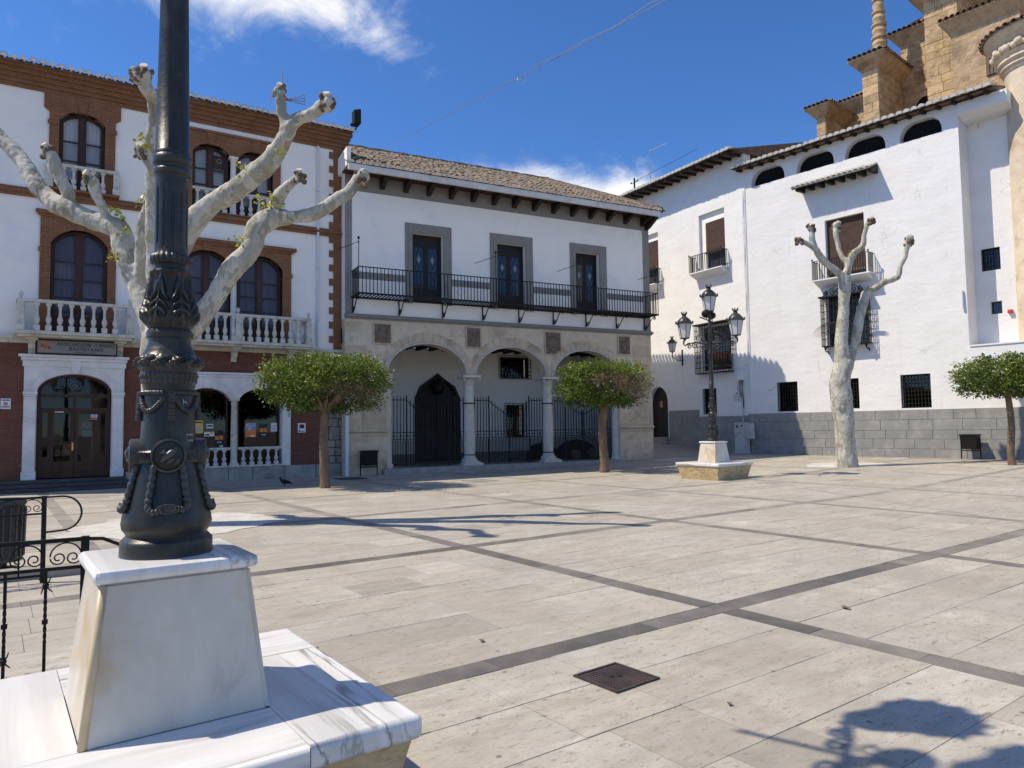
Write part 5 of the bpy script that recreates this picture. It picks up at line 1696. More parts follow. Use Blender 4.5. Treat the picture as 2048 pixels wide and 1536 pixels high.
# great round corner pier at the right edge
PC = (4.55, 1.5)
def tap(z):
    return 1.32 + .0 * z
O('round_pier', MB().lathe([(1.30, -.2), (1.30, 4.6), (1.25, 4.7), (1.25, 16.6)], 40, PC[0], PC[1]), 'pierstone', CH, smooth=.5)
O('pier_capital', MB().lathe([(1.25, 16.6), (1.32, 16.65), (1.30, 16.75), (1.42, 16.8), (1.38, 16.95), (1.52, 17.02), (1.48, 17.15), (1.62, 17.3), (1.50, 17.35), (1.48, 17.6), (1.75, 17.95), (1.95, 18.1), (1.95, 18.2)], 40, PC[0], PC[1]), 'pierstone', CH, smooth=.4)
for i in range(40):
    a = 2 * pi * i / 40
    if i == 0:
        pt = tile_mesh(.12, .5).mesh('pier_tile')
        pt.materials.append(MT['tile'])
    O('pier_tile', pt, 'tile', CH, (PC[0] + 2.1 * cos(a), PC[1] + 2.1 * sin(a), 18.2), (.4, 0, a + pi / 2))
O('pier_roof', MB().lathe([(2.05, 18.2), (.05, 19.3)], 32, PC[0], PC[1]), 'tile', CH)
cv = MB()
for i in range(26):
    a = pi + pi * i / 26 + .05
    cv.sphere((PC[0] + 1.56 * cos(a), PC[1] + 1.56 * sin(a), 17.48 + .08 * (i % 2)), .13 + .04 * (i % 3), 7, 5)
O('capital_carving', cv, 'pierstone', CH, smooth=True)
# ------------------------------------------------------------------ lamp benches with pedestals
def lamp_bench(cx, cy, label):
    r_ = E('stone_lamp_bench', (cx, cy, 0), GA, label, 'bench', 'marble benches round the lamp posts')
    O('bench_base', MB().frustum(0, 0, -.01, .66, .66, .41, .76, .76), 'trav', r_)
    for k in range(4):
        # facing stones, two to a side
        R = Matrix.Rotation(k * pi / 2, 4, 'Z')
        for (a, b) in ((-1, .12), (.12, 1)):
            vs = []
            for (z, h) in ((.0, .668), (.408, .766)):
                for (u, d) in ((a, 0), (b, 0), (b, .012), (a, .012)):
                    vs.append(R @ Vector((u * h + (.004 if u == a else -.004), -h - d + .004, z)))
            O('facing_stone', MB().add(vs, [(0, 1, 2, 3), (4, 7, 6, 5), (3, 2, 6, 7), (0, 4, 5, 1), (0, 3, 7, 4), (1, 5, 6, 2)]), 'trav', r_)
    a, h = .806, .3395
    for (x0, x1, y0, y1, mk) in ((h + .0015, a, -a, h - .0015, 'marble'), (-h + .0015, a, h + .0015, a, 'marbleu'), (-a, -h - .0015, -h + .0015, a, 'marble'), (-a, h - .0015, -a, -h - .0015, 'marbleu')):
        o_ = O('seat_slab', MB().box(x0, x1, y0, y1, .41, .505), mk, r_)
        md = o_.modifiers.new('bevel', 'BEVEL')
        md.width = .028
        md.segments = 4
        md.limit_method = 'ANGLE'
        vg = o_.vertex_groups.new(name='outer')
        for v in o_.data.vertices:
            if abs(v.co.x) > a - .01 or abs(v.co.y) > a - .01:
                vg.add([v.index], 1.0, 'ADD')
        # round only outer arrises and corners
        md.limit_method = 'WEIGHT'
        bw = o_.data.attributes.new('bevel_weight_edge', 'FLOAT', 'EDGE')
        for e in o_.data.edges:
            p, q = o_.data.vertices[e.vertices[0]].co, o_.data.vertices[e.vertices[1]].co
            mx = abs(p.x + q.x) / 2 > a - .005 or abs(p.y + q.y) / 2 > a - .005
            vert = abs(p.z - q.z) > .01
            cor = abs(p.x) > a - .005 and abs(p.y) > a - .005
            bw.data[e.index].value = 1.0 if (mx and not vert) or (vert and cor) else .06
        o_.data.shade_smooth()
        o_.data.set_sharp_from_angle(angle=.6)
    # tapered pedestal of marble panels
    O('pedestal_core', MB().frustum(0, 0, .5, .325, .325, 1.075, .262, .262), 'marblep', r_)
    for k in range(4):
        R = Matrix.Rotation(k * pi / 2, 4, 'Z')
        vs = []
        for (z, hh) in ((.507, .338), (1.068, .274)):
            for (u, d) in ((-1, 0), (1, 0), (1, -.02), (-1, -.02)):
                vs.append(R @ Vector((u * (hh - (.010 if u < 0 else .0205)), -hh - d, z)))
        O('pedestal_panel', MB().add(vs, [(0, 1, 2, 3), (4, 7, 6, 5), (3, 2, 6, 7), (0, 4, 5, 1), (0, 3, 7, 4), (1, 5, 6, 2)]), 'marblep', r_)
        if k == 0:
            c0 = R @ Vector((-.331, -.331, .506))
            c1 = R @ Vector((-.267, -.267, 1.07))
            O('corner_bead', MB().tube([c0, c1], .017, 8), 'corner', r_, smooth=True)
    o_ = O('pedestal_cap', MB().box(-.302, .302, -.302, .302, 1.078, 1.13), 'marble', r_, bevel=.02)
    return r_
LAMP1, LAMP2 = (-1.495, 3.115), (6.04, 21.64)
lamp_bench(*LAMP1, 'white marble bench and pedestal in the foreground, carrying the near lamp post')
lamp_bench(*LAMP2, 'distant marble-topped stone bench and white pedestal under the far lamp')

# ------------------------------------------------------------------ cast-iron lamp posts
Z0 = 1.13
def zy(v):                    # image pixel rows up the near lamp post -> height
    return Z0 + (1105 - (500 + v / 2.477)) / 446.0
rows = [(1515, 96), (1432, 95), (1425, 92), (1405, 83), (1395, 85), (1375, 92), (1350, 94), (1310, 91), (1250, 85), (1200, 79), (1150, 73), (1100, 67), (1050, 62), (950, 57), (860, 55), (800, 54), (725, 52.5), (715, 54), (700, 55), (690, 58), (675, 56), (660, 60), (640, 58), (625, 63), (605, 67), (575, 66), (562, 58), (548, 54), (520, 48), (500, 45), (482, 44), (475, 49), (455, 50), (440, 47), (432, 44), (425, 47), (405, 53), (385, 55.5), (350, 54), (320, 50), (280, 45.5), (240, 41), (200, 38), (175, 39), (158, 43), (150, 42), (143, 35), (122, 34), (115, 39), (95, 42), (75, 40), (68, 36), (50, 35.5), (-20, 35)]
prof = [(zy(v), p / 525.0) for (v, p) in rows]
prof = [(max(z, Z0), r) for (z, r) in prof]
prof[0] = (Z0, prof[0][1])
prof.sort(key=lambda t: t[0])
prof += [(z_, r_ * .885) for (z_, r_) in ((2.775, .0765), (2.78, .085), (2.80, .087), (2.805, .08), (2.82, .08), (2.825, .089), (2.86, .09), (2.865, .082), (2.88, .084), (2.885, .078), (3.2, .073), (3.75, .063), (3.76, .078), (3.80, .08), (3.82, .066), (4.55, .05), (4.56, .07), (4.62, .075), (4.66, .05), (4.98, .042))]
ZBULB0, ZBULB1 = zy(420), zy(160)
def relief(z, a):
    d = 0.0
    if ZBULB0 < z < ZBULB1:
        t = (z - ZBULB0) / (ZBULB1 - ZBULB0)
        u = ((a * 7 / (2 * pi) + .3) % 1.0) * 2 - 1          # across one acanthus leaf
        au = abs(u)
        w = .30 + .62 * sin(pi * min(1.0, .18 + .9 * t)) * (1 + .16 * sin(t * 30))
        m_ = max(0.0, min(1.0, (w - au) * 6))
        curl = sin(26 * t + 7.5 * au - 2.0 * sin(9 * t))
        d = m_ * (.008 + .0105 * curl * min(1, au * 4) + .009 * math.exp(-(u / .12) ** 2)) - (1 - m_) * .006
        d *= min(1, 7 * t) * min(1, 6 * (1 - t) + .2)
    elif zy(628) < z < zy(562):
        t = (z - zy(628)) / (zy(562) - zy(628))
        d += (.013 * sin(12 * a + 2.2 * sin(t * 5)) + .004 * sin(36 * a + 9 * t)) * sin(pi * t)
    elif zy(700) < z < zy(640):
        t = (z - zy(700)) / (zy(640) - zy(700))
        d += .0055 * abs(sin(16 * a)) * sin(pi * t)
    elif zy(1395) < z < zy(1290):
        d += .0012 * sin(9 * a + 30 * z) * sin(5 * a)
    elif zy(118) < z < zy(68):
        d += .006 * abs(sin(11 * a))
    elif zy(50) < z < 2.74:
        d -= .0075 * max(0.0, cos(12 * a)) ** 1.2 * min(1, (z - zy(50)) * 25, (2.74 - z) * 25)
    elif zy(176) < z < zy(150):
        d += .005 * sin(10 * a)
    return d
fine = []
for i in range(len(prof) - 1):
    (za, ra), (zb, rb) = prof[i], prof[i + 1]
    relief_zone = zy(720) < za < 2.76
    n = max(1, int((zb - za) / (.004 if relief_zone and zy(720) - .02 < za < ZBULB1 + .05 else .012 if za < 2.8 else .2)))
    for k in range(n):
        t = k / n
        fine.append((ra + (rb - ra) * t, za + (zb - za) * t))
fine.append((prof[-1][1], prof[-1][0]))
def rad(z):
    return lerp(prof, z)
shaft = MB().lathe(fine, 192, fn=relief).mesh('post_shaft')
shaft.materials.append(MT['cast'])
shaft.shade_smooth()
shaft.set_sharp_from_angle(angle=1.0)
def on_shaft(a, z, off=0.0):
    r0 = rad(z) + off
    return (r0 * cos(a), r0 * sin(a), z)
AM = radians(-64.0)          # the medallion that faces the square
def beads(path, r, k=1):
    """garland: a tube whose radius swells like leaves"""
    P, R = [], []
    for i in range(len(path) - 1):
        for s in range(6):
            t = s / 6
            P.append(tuple(path[i][c] + (path[i + 1][c] - path[i][c]) * t for c in range(3)))
            R.append(r * (.62 + .30 * abs(sin(pi * (i * 6 + s) / 4.0 * k)) + .22 * abs(sin(pi * (i * 6 + s) / 1.7 * k + i))))
    return P, R
def lamp_decor(root):
    dz = dict(band=zy(1045), swag_t=zy(735), swag_b=zy(890))
    for k in range(4):
        a = AM + k * pi / 2
        # medallion with a winged head in relief
        ca, sa = cos(a), sin(a)
        zc = zy(1035)
        r0 = rad(zc) + .004
        def loc(u, w, d):
            return ((r0 + d) * ca - u * sa, (r0 + d) * sa + u * ca, zc + w)
        m_ = MB()
        n = 28
        for (ra, da, rb, db) in ((.069, -.03, .069, .024), (.069, .024, .060, .030), (.060, .030, .055, .020), (.055, .020, .004, .024)):
            vs = [loc(ra * cos(2 * pi * i / n), ra * sin(2 * pi * i / n) * 1.03, da) for i in range(n)] + [loc(rb * cos(2 * pi * i / n), rb * sin(2 * pi * i / n) * 1.03, db) for i in range(n)]
            m_.add(vs, [(i, (i + 1) % n, n + (i + 1) % n, n + i) for i in range(n)])
        md_ = O('medallion', m_, 'cast', root, smooth=.7)
        h_ = MB()
        h_.tube([loc(-.035, -.03, .022), loc(-.012, -.008, .03), loc(.012, .012, .032), loc(.03, .03, .026), loc(.012, .04, .026)], [.006, .014, .016, .010, .004], 8)
        h_.tube([loc(-.04, .01, .022), loc(-.018, .016, .03), loc(.006, .006, .028)], [.004, .011, .009], 8)
        h_.tube([loc(-.012, -.035, .022), loc(.008, -.018, .029), loc(.03, -.012, .024)], [.005, .011, .005], 8)
        h_.tube([loc(.02, -.04, .022), loc(.035, -.024, .026), loc(.042, .0, .022)], [.004, .008, .004], 7)
        O('medallion_relief', h_, 'cast', md_, smooth=True)
        # ribbed band between medallions
        b_ = MB()
        zt, zb_ = zy(1012), zy(1068)
        n = 34
        vs = []
        for i in range(n + 1):
            t = a + .52 + (pi / 2 - 1.04) * i / n
            rib = .006 * abs(sin(i * pi / 2.4))
            vs += [on_shaft(t, zb_, -.01), on_shaft(t, zb_, .012), on_shaft(t, zb_ + .006, .016), on_shaft(t, (zt + zb_) / 2, .008 + rib), on_shaft(t, zt - .006, .020), on_shaft(t, zt, .016), on_shaft(t, zt, -.01)]
        b_.add(vs, [(7 * i + j, 7 * i + j + 1, 7 * (i + 1) + j + 1, 7 * (i + 1) + j) for i in range(n) for j in range(6)])
        O('ribbed_band', b_, 'cast', root, smooth=.8)
        # hanging U of leaves below each medallion, joined by the dated plate
        pth = [on_shaft(a - .40, zy(1075), .006), on_shaft(a - .42, zy(1130), .008), on_shaft(a - .43, zy(1190), .009), on_shaft(a - .44, zy(1240), .010), on_shaft(a - .42, zy(1275), .012), on_shaft(a - .30, zy(1288), .013), on_shaft(a - .18, zy(1284), .012), on_shaft(a - .10, zy(1275), .010)]
        g_ = MB()
        P, R = beads(pth, .015)
        g_.tube(P, R, 8)
        pth = [on_shaft(a + .40, zy(1075), .006), on_shaft(a + .42, zy(1130), .008), on_shaft(a + .43, zy(1190), .009), on_shaft(a + .44, zy(1240), .010), on_shaft(a + .42, zy(1270), .012), on_shaft(a + .30, zy(1280), .013), on_shaft(a + .18, zy(1276), .012), on_shaft(a + .10, zy(1272), .010)]
        P, R = beads(pth, .015)
        g_.tube(P, R, 8)
        O('leaf_garland', g_, 'cast', root, smooth=True)
        # swag high on the drum
        pth = [on_shaft(a + .15 + 1.25 * t / 14, zy(765) - (.058 * sin(pi * t / 14)), .006) for t in range(15)]
        P, R = beads(pth, .012)
        g_ = MB().tube(P, R, 8)
        P, R = beads([on_shaft(a + .15 + 1.25 * t / 12, zy(742), .006) for t in range(13)], .011, 1.4)
        g_.tube(P, R, 8)
        P, R = beads([on_shaft(a + .08, zy(735 + 14 * t), .008) for t in range(11)], .017, .9)
        g_.tube(P, R, 8)
        O('swag', g_, 'cast', root, smooth=True)
        # dated plate
        zc2 = zy(1275)
        a2 = a
        ca, sa = cos(a2), sin(a2)
        r2 = rad(zc2) + .006
        def l2(u, w, d):
            return ((r2 + d) * ca - u * sa, (r2 + d) * sa + u * ca, zc2 + w)
        n = 20
        ring = [(.042 * cos(2 * pi * i / n), .019 * sin(2 * pi * i / n)) for i in range(n)]
        pl = MB().add([l2(u, w, -.02) for (u, w) in ring] + [l2(u, w, .010) for (u, w) in ring], [(i, (i + 1) % n, n + (i + 1) % n, n + i) for i in range(n)] + [tuple(range(n, 2 * n))])
        pl.tube([l2(u, w, .010) for (u, w) in ring + ring[:1]], .003, 5)
        po = O('date_plate', pl, 'cast', root, smooth=.6)
        if k == 0:
            tx = text_mesh('1918', .033, .0025)
            o_ = O('date_digits', tx, 'cast', po)
            M3 = Matrix(((-sa, 0, ca), (ca, 0, sa), (0, 1, 0))).to_4x4()
            M3.translation = Vector(l2(0, 0, .0125))
            o_.matrix_local = M3
    return root
def lantern(root, x, y, zb, s=1.0, name='lantern'):
    """tapered six-sided lantern: glass panes, ribs, crowned roof"""
    n = 6
    r0, r1, h = .135 * s, .215 * s, .44 * s
    l_ = O(name, MB().lathe([(.03 * s, zb - .08 * s), (.05 * s, zb - .05 * s), (.035 * s, zb - .03 * s), (r0 + .01, zb - .015 * s), (r0 + .012, zb)], 12, x, y), 'cast', root, smooth=.6)
    ang = [2 * pi * (i + .5) / n for i in range(n)]
    for i in range(n):
        a, b = ang[i], ang[(i + 1) % n]
        O('lantern_pane', MB().add([(x + r0 * cos(a), y + r0 * sin(a), zb), (x + r0 * cos(b), y + r0 * sin(b), zb), (x + r1 * cos(b), y + r1 * sin(b), zb + h), (x + r1 * cos(a), y + r1 * sin(a), zb + h)], [(0, 1, 2, 3)]), 'frost', l_)
        O('lantern_rib', MB().tube([(x + r0 * cos(a), y + r0 * sin(a), zb), (x + r1 * cos(a), y + r1 * sin(a), zb + h)], .011 * s, 6), 'cast', l_)
    rf = MB().lathe([(r1 + .0, zb + h - .01), (r1 + .045 * s, zb + h), (r1 + .05 * s, zb + h + .03 * s), (r1 - .01 * s, zb + h + .06 * s), (r1 * .82, zb + h + .13 * s), (r1 * .55, zb + h + .19 * s), (.07 * s, zb + h + .22 * s), (.055 * s, zb + h + .27 * s), (.085 * s, zb + h + .29 * s), (.05 * s, zb + h + .31 * s)], 18, x, y)
    for i in range(12):
        a = 2 * pi * i / 12
        rf.sphere((x + (r1 + .045 * s) * cos(a), y + (r1 + .045 * s) * sin(a), zb + h + .045 * s), .028 * s, 6, 4, 1.5)
    for i in range(6):
        a = 2 * pi * i / 6
        rf.tube([(x + .06 * s * cos(a), y + .06 * s * sin(a), zb + h + .29 * s), (x + .09 * s * cos(a), y + .09 * s * sin(a), zb + h + .35 * s), (x + .085 * s * cos(a), y + .085 * s * sin(a), zb + h + .39 * s)], [.018 * s, .014 * s, .003], 5)
    O('lantern_roof', rf, 'cast', l_, smooth=.6)
    return l_
def street_lamp(cx, cy, rz, label, decor=True):
    r_ = E('street_lamp', (cx, cy, 0), 0, label, 'lamp post', 'ornate cast-iron lamp posts of the square')
    O('post_shaft', shaft, 'cast', r_)
    lamp_decor(r_)
    lantern(r_, 0, 0, 5.08)
    for s in (-1, 1):
        d = Vector((cos(rz) * s, sin(rz) * s, 0))
        def P(u, w):
            return (d.x * u, d.y * u, w)
        a_ = MB()
        a_.tube([P(.03, 4.12), P(.2, 4.10), P(.45, 4.14), P(.66, 4.13), P(.76, 4.06), P(.80, 4.12), P(.79, 4.22)], [.03, .022, .02, .02, .022, .024, .03], 7)
        for (u0, w0, R0, a0, tn) in ((.19, 4.0, .12, 1.0, 1.4), (.45, 4.05, .10, 2.2, -1.4), (.63, 4.03, .075, .6, 1.3), (.20, 4.24, .09, 4.0, 1.3)):
            a_.tube([P(p[0], p[2]) for p in spiral((u0, w0), R0, .02, a0, tn, 22, 'xz')], .017, 6)
        a_.tube([P(.05, 4.45), P(.3, 4.42), P(.42, 4.30), P(.40, 4.22), P(.34, 4.24)], [.012, .014, .014, .012, .01], 6)
        for u in (.12, .3, .52):
            a_.sphere(P(u, 4.13), .03, 8, 5)
        ar = O('lamp_arm', a_, 'cast', r_, smooth=True)
        lantern(r_, *P(.76, 0)[:2], 4.30)
    # cross bar with two floodlights
    d = Vector((cos(rz + radians(82)), sin(rz + radians(82)), 0))
    O('floodlight_bar', MB().tube([(d.x * -.5, d.y * -.5, 4.78), (d.x * .95, d.y * .95, 4.78)], .02, 6), 'iron', r_)
    for u in (-.28, .3):
        f_ = MB().lathe([(.04, -.10), (.10, -.06), (.125, .06), (.125, .09), (.11, .09), (.10, .05)], 14)
        O('floodlight', f_, 'iron', r_, (d.x * u, d.y * u, 4.98), (radians(100), 0, rz + (0.5 if u > 0 else 2.5)), smooth=.6)
        O('floodlight_bracket', MB().tube([(d.x * u, d.y * u, 4.78), (d.x * u, d.y * u, 4.92)], .012, 5), 'iron', r_)
    return r_
street_lamp(*LAMP1, radians(63), 'huge black cast-iron lamp post in the left foreground, its lanterns above view')
street_lamp(*LAMP2, radians(156), 'distant black lamp post with three white lanterns before the white wall')
for o_ in COL.objects:
    if o_.name.startswith('street_lamp'):
        o_.location.z = 0.0
# scratched chalk marks on the near lamp post
ck = MB()
def chalk(a, z, pts):
    ck.tube([on_shaft(a + u * .1, z + w * .01, .002) for (u, w) in pts], .0011, 4)
chalk(AM + .62, zy(790), [(-.7, -1.2), (-.65, 1.6)])
chalk(AM + .62, zy(790), [(-.65, .2), (.1, .1), (.15, 1.0)])
chalk(AM + .62, zy(790), [(.1, .1), (.9, .5), (.95, -.6)])
for k in range(4):
    chalk(AM + .72 + k * .09, zy(940), [(-.2, -.4), (0, .4), (.2, -.1)])
    chalk(AM + .74 + k * .08, zy(968), [(-.2, .3), (.1, .3), (0, -.4)])
tag(O('chalk_scribble', ck, 'paper', None, (*LAMP1, 0)), 'pale scratched scribbles on the drum of the near lamp post', 'graffiti')

# ------------------------------------------------------------------ plane trees
def smooth_path(p, k=5):
    out = []
    n = len(p)
    for i in range(n - 1):
        p0, p1, p2, p3 = p[max(0, i - 1)], p[i], p[i + 1], p[min(n - 1, i + 2)]
        for s in range(k):
            t = s / k
            out.append(tuple(.5 * ((2 * p1[c]) + (-p0[c] + p2[c]) * t + (2 * p0[c] - 5 * p1[c] + 4 * p2[c] - p3[c]) * t * t + (-p0[c] + 3 * p1[c] - 3 * p2[c] + p3[c]) * t ** 3) for c in range(4)))
    out.append(p[-1])
    return out
def plane_tree(name, label, limbs, base, tufts, tips, seed, vox, place=None):
    q = random.Random(seed)
    root = E(name, base, 0, label, 'tree', 'pollarded plane trees')
    if place:
        root.location = place[:3]
        root.scale = (place[3],) * 3
    b = MB()
    for li, (pts, fac) in enumerate(limbs):
        jt = .0 if li == 0 else .045
        sp = smooth_path([(x - base[0] + q.uniform(-jt, jt), y - base[1] + q.uniform(-jt, jt), z - base[2] + q.uniform(-jt, jt), r * fac * (1 if li == 0 else .86) * q.uniform(.93, 1.08)) for (x, y, z, r) in pts], 4)
        P = [(x + q.uniform(-.012, .012), y + q.uniform(-.012, .012), z) for (x, y, z, r) in sp]
        R = [max(.02, r * (1 + .03 * sin(i * .7 + li) + q.uniform(-.02, .025))) for i, (_, _, _, r) in enumerate(sp)]
        b.tube(P, R, 14)
        for i in range(len(P)):
            if q.random() < .16 and li > 0:
                a = q.uniform(0, 2 * pi)
                b.sphere((P[i][0] + R[i] * .8 * cos(a), P[i][1] + R[i] * .8 * sin(a), P[i][2]), R[i] * q.uniform(.2, .42), 7, 5)
    for (x, y, z, r) in tips:
        for k in range(7):
            b.sphere((x - base[0] + q.uniform(-1, 1) * r * .6, y - base[1] + q.uniform(-1, 1) * r * .6, z - base[2] + q.uniform(-1.2, .5) * r), r * q.uniform(.5, .95), 7, 5)
    tmp = O('trunk', b, 'bark', None, fix=False)
    m1 = tmp.modifiers.new('fuse', 'REMESH')
    m1.mode = 'VOXEL'
    m1.voxel_size = vox
    m2 = tmp.modifiers.new('soft', 'SMOOTH')
    m2.iterations = 3
    tx = bpy.data.textures.new('bark_lumps', 'CLOUDS')
    tx.noise_scale = .45
    tx.noise_depth = 3
    m3 = tmp.modifiers.new('lumps', 'DISPLACE')
    m3.texture = tx
    m3.strength = .05
    m3.mid_level = .5
    m3.texture_coords = 'LOCAL'
    tx2 = bpy.data.textures.new('bark_flakes', 'CLOUDS')
    tx2.noise_scale = .09
    tx2.noise_depth = 4
    m4 = tmp.modifiers.new('flakes', 'DISPLACE')
    m4.texture = tx2
    m4.strength = .028
    m4.mid_level = .5
    m4.texture_coords = 'LOCAL'
    dg = bpy.context.evaluated_depsgraph_get()
    me = bpy.data.meshes.new_from_object(tmp.evaluated_get(dg))
    bpy.data.objects.remove(tmp)
    me.materials.clear()
    me.materials.append(MT['bark'])
    O('trunk_and_limbs', me, 'bark', root, smooth=True)
    for (x, y, z, r) in tips:
        m_ = MB()
        for k in range(18):
            a = q.uniform(0, 2 * pi)
            c = (x - base[0] + r * .95 * cos(a), y - base[1] + r * .8 * sin(a), z - base[2] + q.uniform(-1.6, .5) * r)
            m_.sphere(c, r * q.uniform(.3, .6), 7, 4)
        O('pruned_knuckle', m_, 'knot', root, smooth=True)
        dd = Vector((q.uniform(-.5, .5), -.7, q.uniform(.3, 1.0))).normalized()
        c = Vector((x - base[0], y - base[1], z - base[2])) + dd * r * .7
        O('saw_cut', MB().tube([c, c + dd * r * .55], [r * .6, r * .55], 12), 'cut', root)
    for (x, y, z, s) in tufts:
        m_ = MB()
        n = 30
        s *= 1.0
        for k in range(n):
            c = Vector((x - base[0] + q.gauss(0, .09) * s, y - base[1] + q.gauss(0, .07) * s - .08, z - base[2] + q.gauss(.03, .07) * s))
            d1 = Vector((q.uniform(-1, 1), q.uniform(-1, 1), q.uniform(-.3, 1))).normalized()
            d2 = d1.orthogonal().normalized()
            d2 = (Matrix.Rotation(q.uniform(0, 2 * pi), 3, d1) @ d2)
            L, Wd = q.uniform(.05, .11) * s, q.uniform(.025, .05) * s
            m_.cur = q.random()
            m_.add([c, c + d1 * L * .5 + d2 * Wd, c + d1 * L, c + d1 * L * .5 - d2 * Wd], [(0, 1, 2, 3)])
        tag(O('leaf_tuft', m_, 'sprout', root, fix=False), kind='stuff')
    return root
T1 = [([(-6.13, 12.7, -.1, .658), (-6.14, 12.7, .45, .529), (-6.14, 12.7, 1.77, .487), (-6.14, 12.7, 2.57, .498), (-6.14, 12.7, 3.19, .535), (-6.11, 12.7, 3.55, .447)], .78),
 ([(-6.23, 12.7, 3.19, .375), (-6.49, 12.77, 3.66, .324), (-6.83, 12.85, 4.4, .281), (-7.04, 12.92, 4.98, .302), (-7.28, 12.99, 5.35, .313), (-7.74, 13.06, 5.59, .278), (-8.21, 13.14, 5.82, .28), (-8.63, 13.21, 6.0, .263), (-8.91, 13.28, 6.36, .236), (-9.27, 13.35, 6.81, .21), (-9.71, 13.43, 7.28, .202), (-10.21, 13.5, 7.76, .184)], .74),
 ([(-8.2, 13.2, 5.82, .15), (-8.23, 13.13, 6.14, .14), (-8.35, 13.07, 6.49, .149), (-8.53, 13.0, 6.85, .139)], .9),
 ([(-7.42, 13.0, 5.47, .12), (-7.5, 12.93, 5.82, .11), (-7.55, 12.87, 6.08, .119), (-7.62, 12.8, 6.27, .128)], .95),
 ([(-6.7, 12.8, 4.39, .127), (-6.71, 12.77, 4.93, .136), (-6.59, 12.73, 5.47, .118), (-6.49, 12.7, 5.78, .099)], .9),
 ([(-6.18, 12.7, 3.46, .304), (-6.15, 12.39, 4.3, .262), (-6.01, 12.07, 5.18, .231), (-5.87, 11.76, 6.03, .201), (-5.72, 11.44, 6.33, .204), (-5.69, 11.13, 6.89, .152), (-5.62, 10.81, 7.03, .155), (-5.49, 10.5, 7.04, .128)], .85),
 ([(-5.75, 11.5, 5.89, .139), (-5.86, 11.45, 6.1, .155), (-5.96, 11.4, 6.21, .147)], .9),
 ([(-5.47, 10.6, 6.8, .091), (-5.55, 10.55, 6.94, .091), (-5.61, 10.5, 7.04, .076)], 1.0),
 ([(-6.14, 12.7, 3.64, .358), (-6.01, 12.59, 4.52, .338), (-5.71, 12.48, 5.25, .328), (-5.27, 12.38, 5.6, .29), (-4.79, 12.27, 5.84, .271), (-4.31, 12.16, 6.06, .277), (-4.12, 12.05, 6.22, .258), (-3.93, 11.94, 6.37, .213), (-3.76, 11.83, 6.65, .186), (-3.56, 11.72, 6.82, .159), (-3.26, 11.62, 6.89, .15), (-3.02, 11.51, 6.99, .14), (-2.95, 11.4, 7.02, .098)], .76),
 ([(-3.75, 11.8, 6.63, .127), (-3.78, 11.77, 6.9, .109), (-3.81, 11.73, 7.15, .109), (-3.83, 11.7, 7.33, .109)], .85),
 ([(-6.09, 12.7, 3.28, .401), (-5.72, 12.75, 3.51, .296), (-5.34, 12.81, 4.08, .262), (-5.01, 12.86, 4.56, .264), (-4.76, 12.92, 4.94, .256), (-4.6, 12.97, 5.31, .276), (-4.39, 13.03, 5.57, .277), (-4.03, 13.08, 5.6, .186), (-3.63, 13.14, 5.66, .177), (-3.25, 13.19, 5.89, .178), (-3.0, 13.25, 6.17, .16), (-2.81, 13.3, 6.4, .142)], .82),
 ([(-4.46, 13.1, 5.55, .158), (-4.27, 13.03, 5.92, .139), (-4.06, 12.97, 6.14, .129), (-3.86, 12.9, 6.3, .119)], .85)]
plane_tree('plane_tree', 'pale pollarded plane tree spreading behind the near lamp post', T1, (-6.14, 12.7, 0),
  [(-4.38, 13.0, 5.80, 1.25), (-4.93, 12.9, 5.06, .8), (-7.18, 12.9, 5.56, 1.0), (-6.51, 12.7, 5.75, 1.0), (-4.52, 11.95, 6.06, .7), (-7.14, 12.8, 4.76, .7), (-6.88, 12.75, 5.22, .6), (-5.86, 11.35, 6.28, .8), (-3.81, 11.75, 6.25, .5)],
  [(-8.55, 13.0, 6.9, .10), (-7.63, 12.8, 6.32, .10), (-5.47, 10.5, 7.06, .10), (-5.98, 11.4, 6.24, .10), (-5.62, 10.5, 7.06, .07), (-2.96, 11.42, 7.03, .10), (-3.84, 11.7, 7.36, .085), (-2.8, 13.3, 6.42, .11), (-3.85, 12.9, 6.32, .09), (-4.05, 12.02, 6.42, .09)], 5, .026)
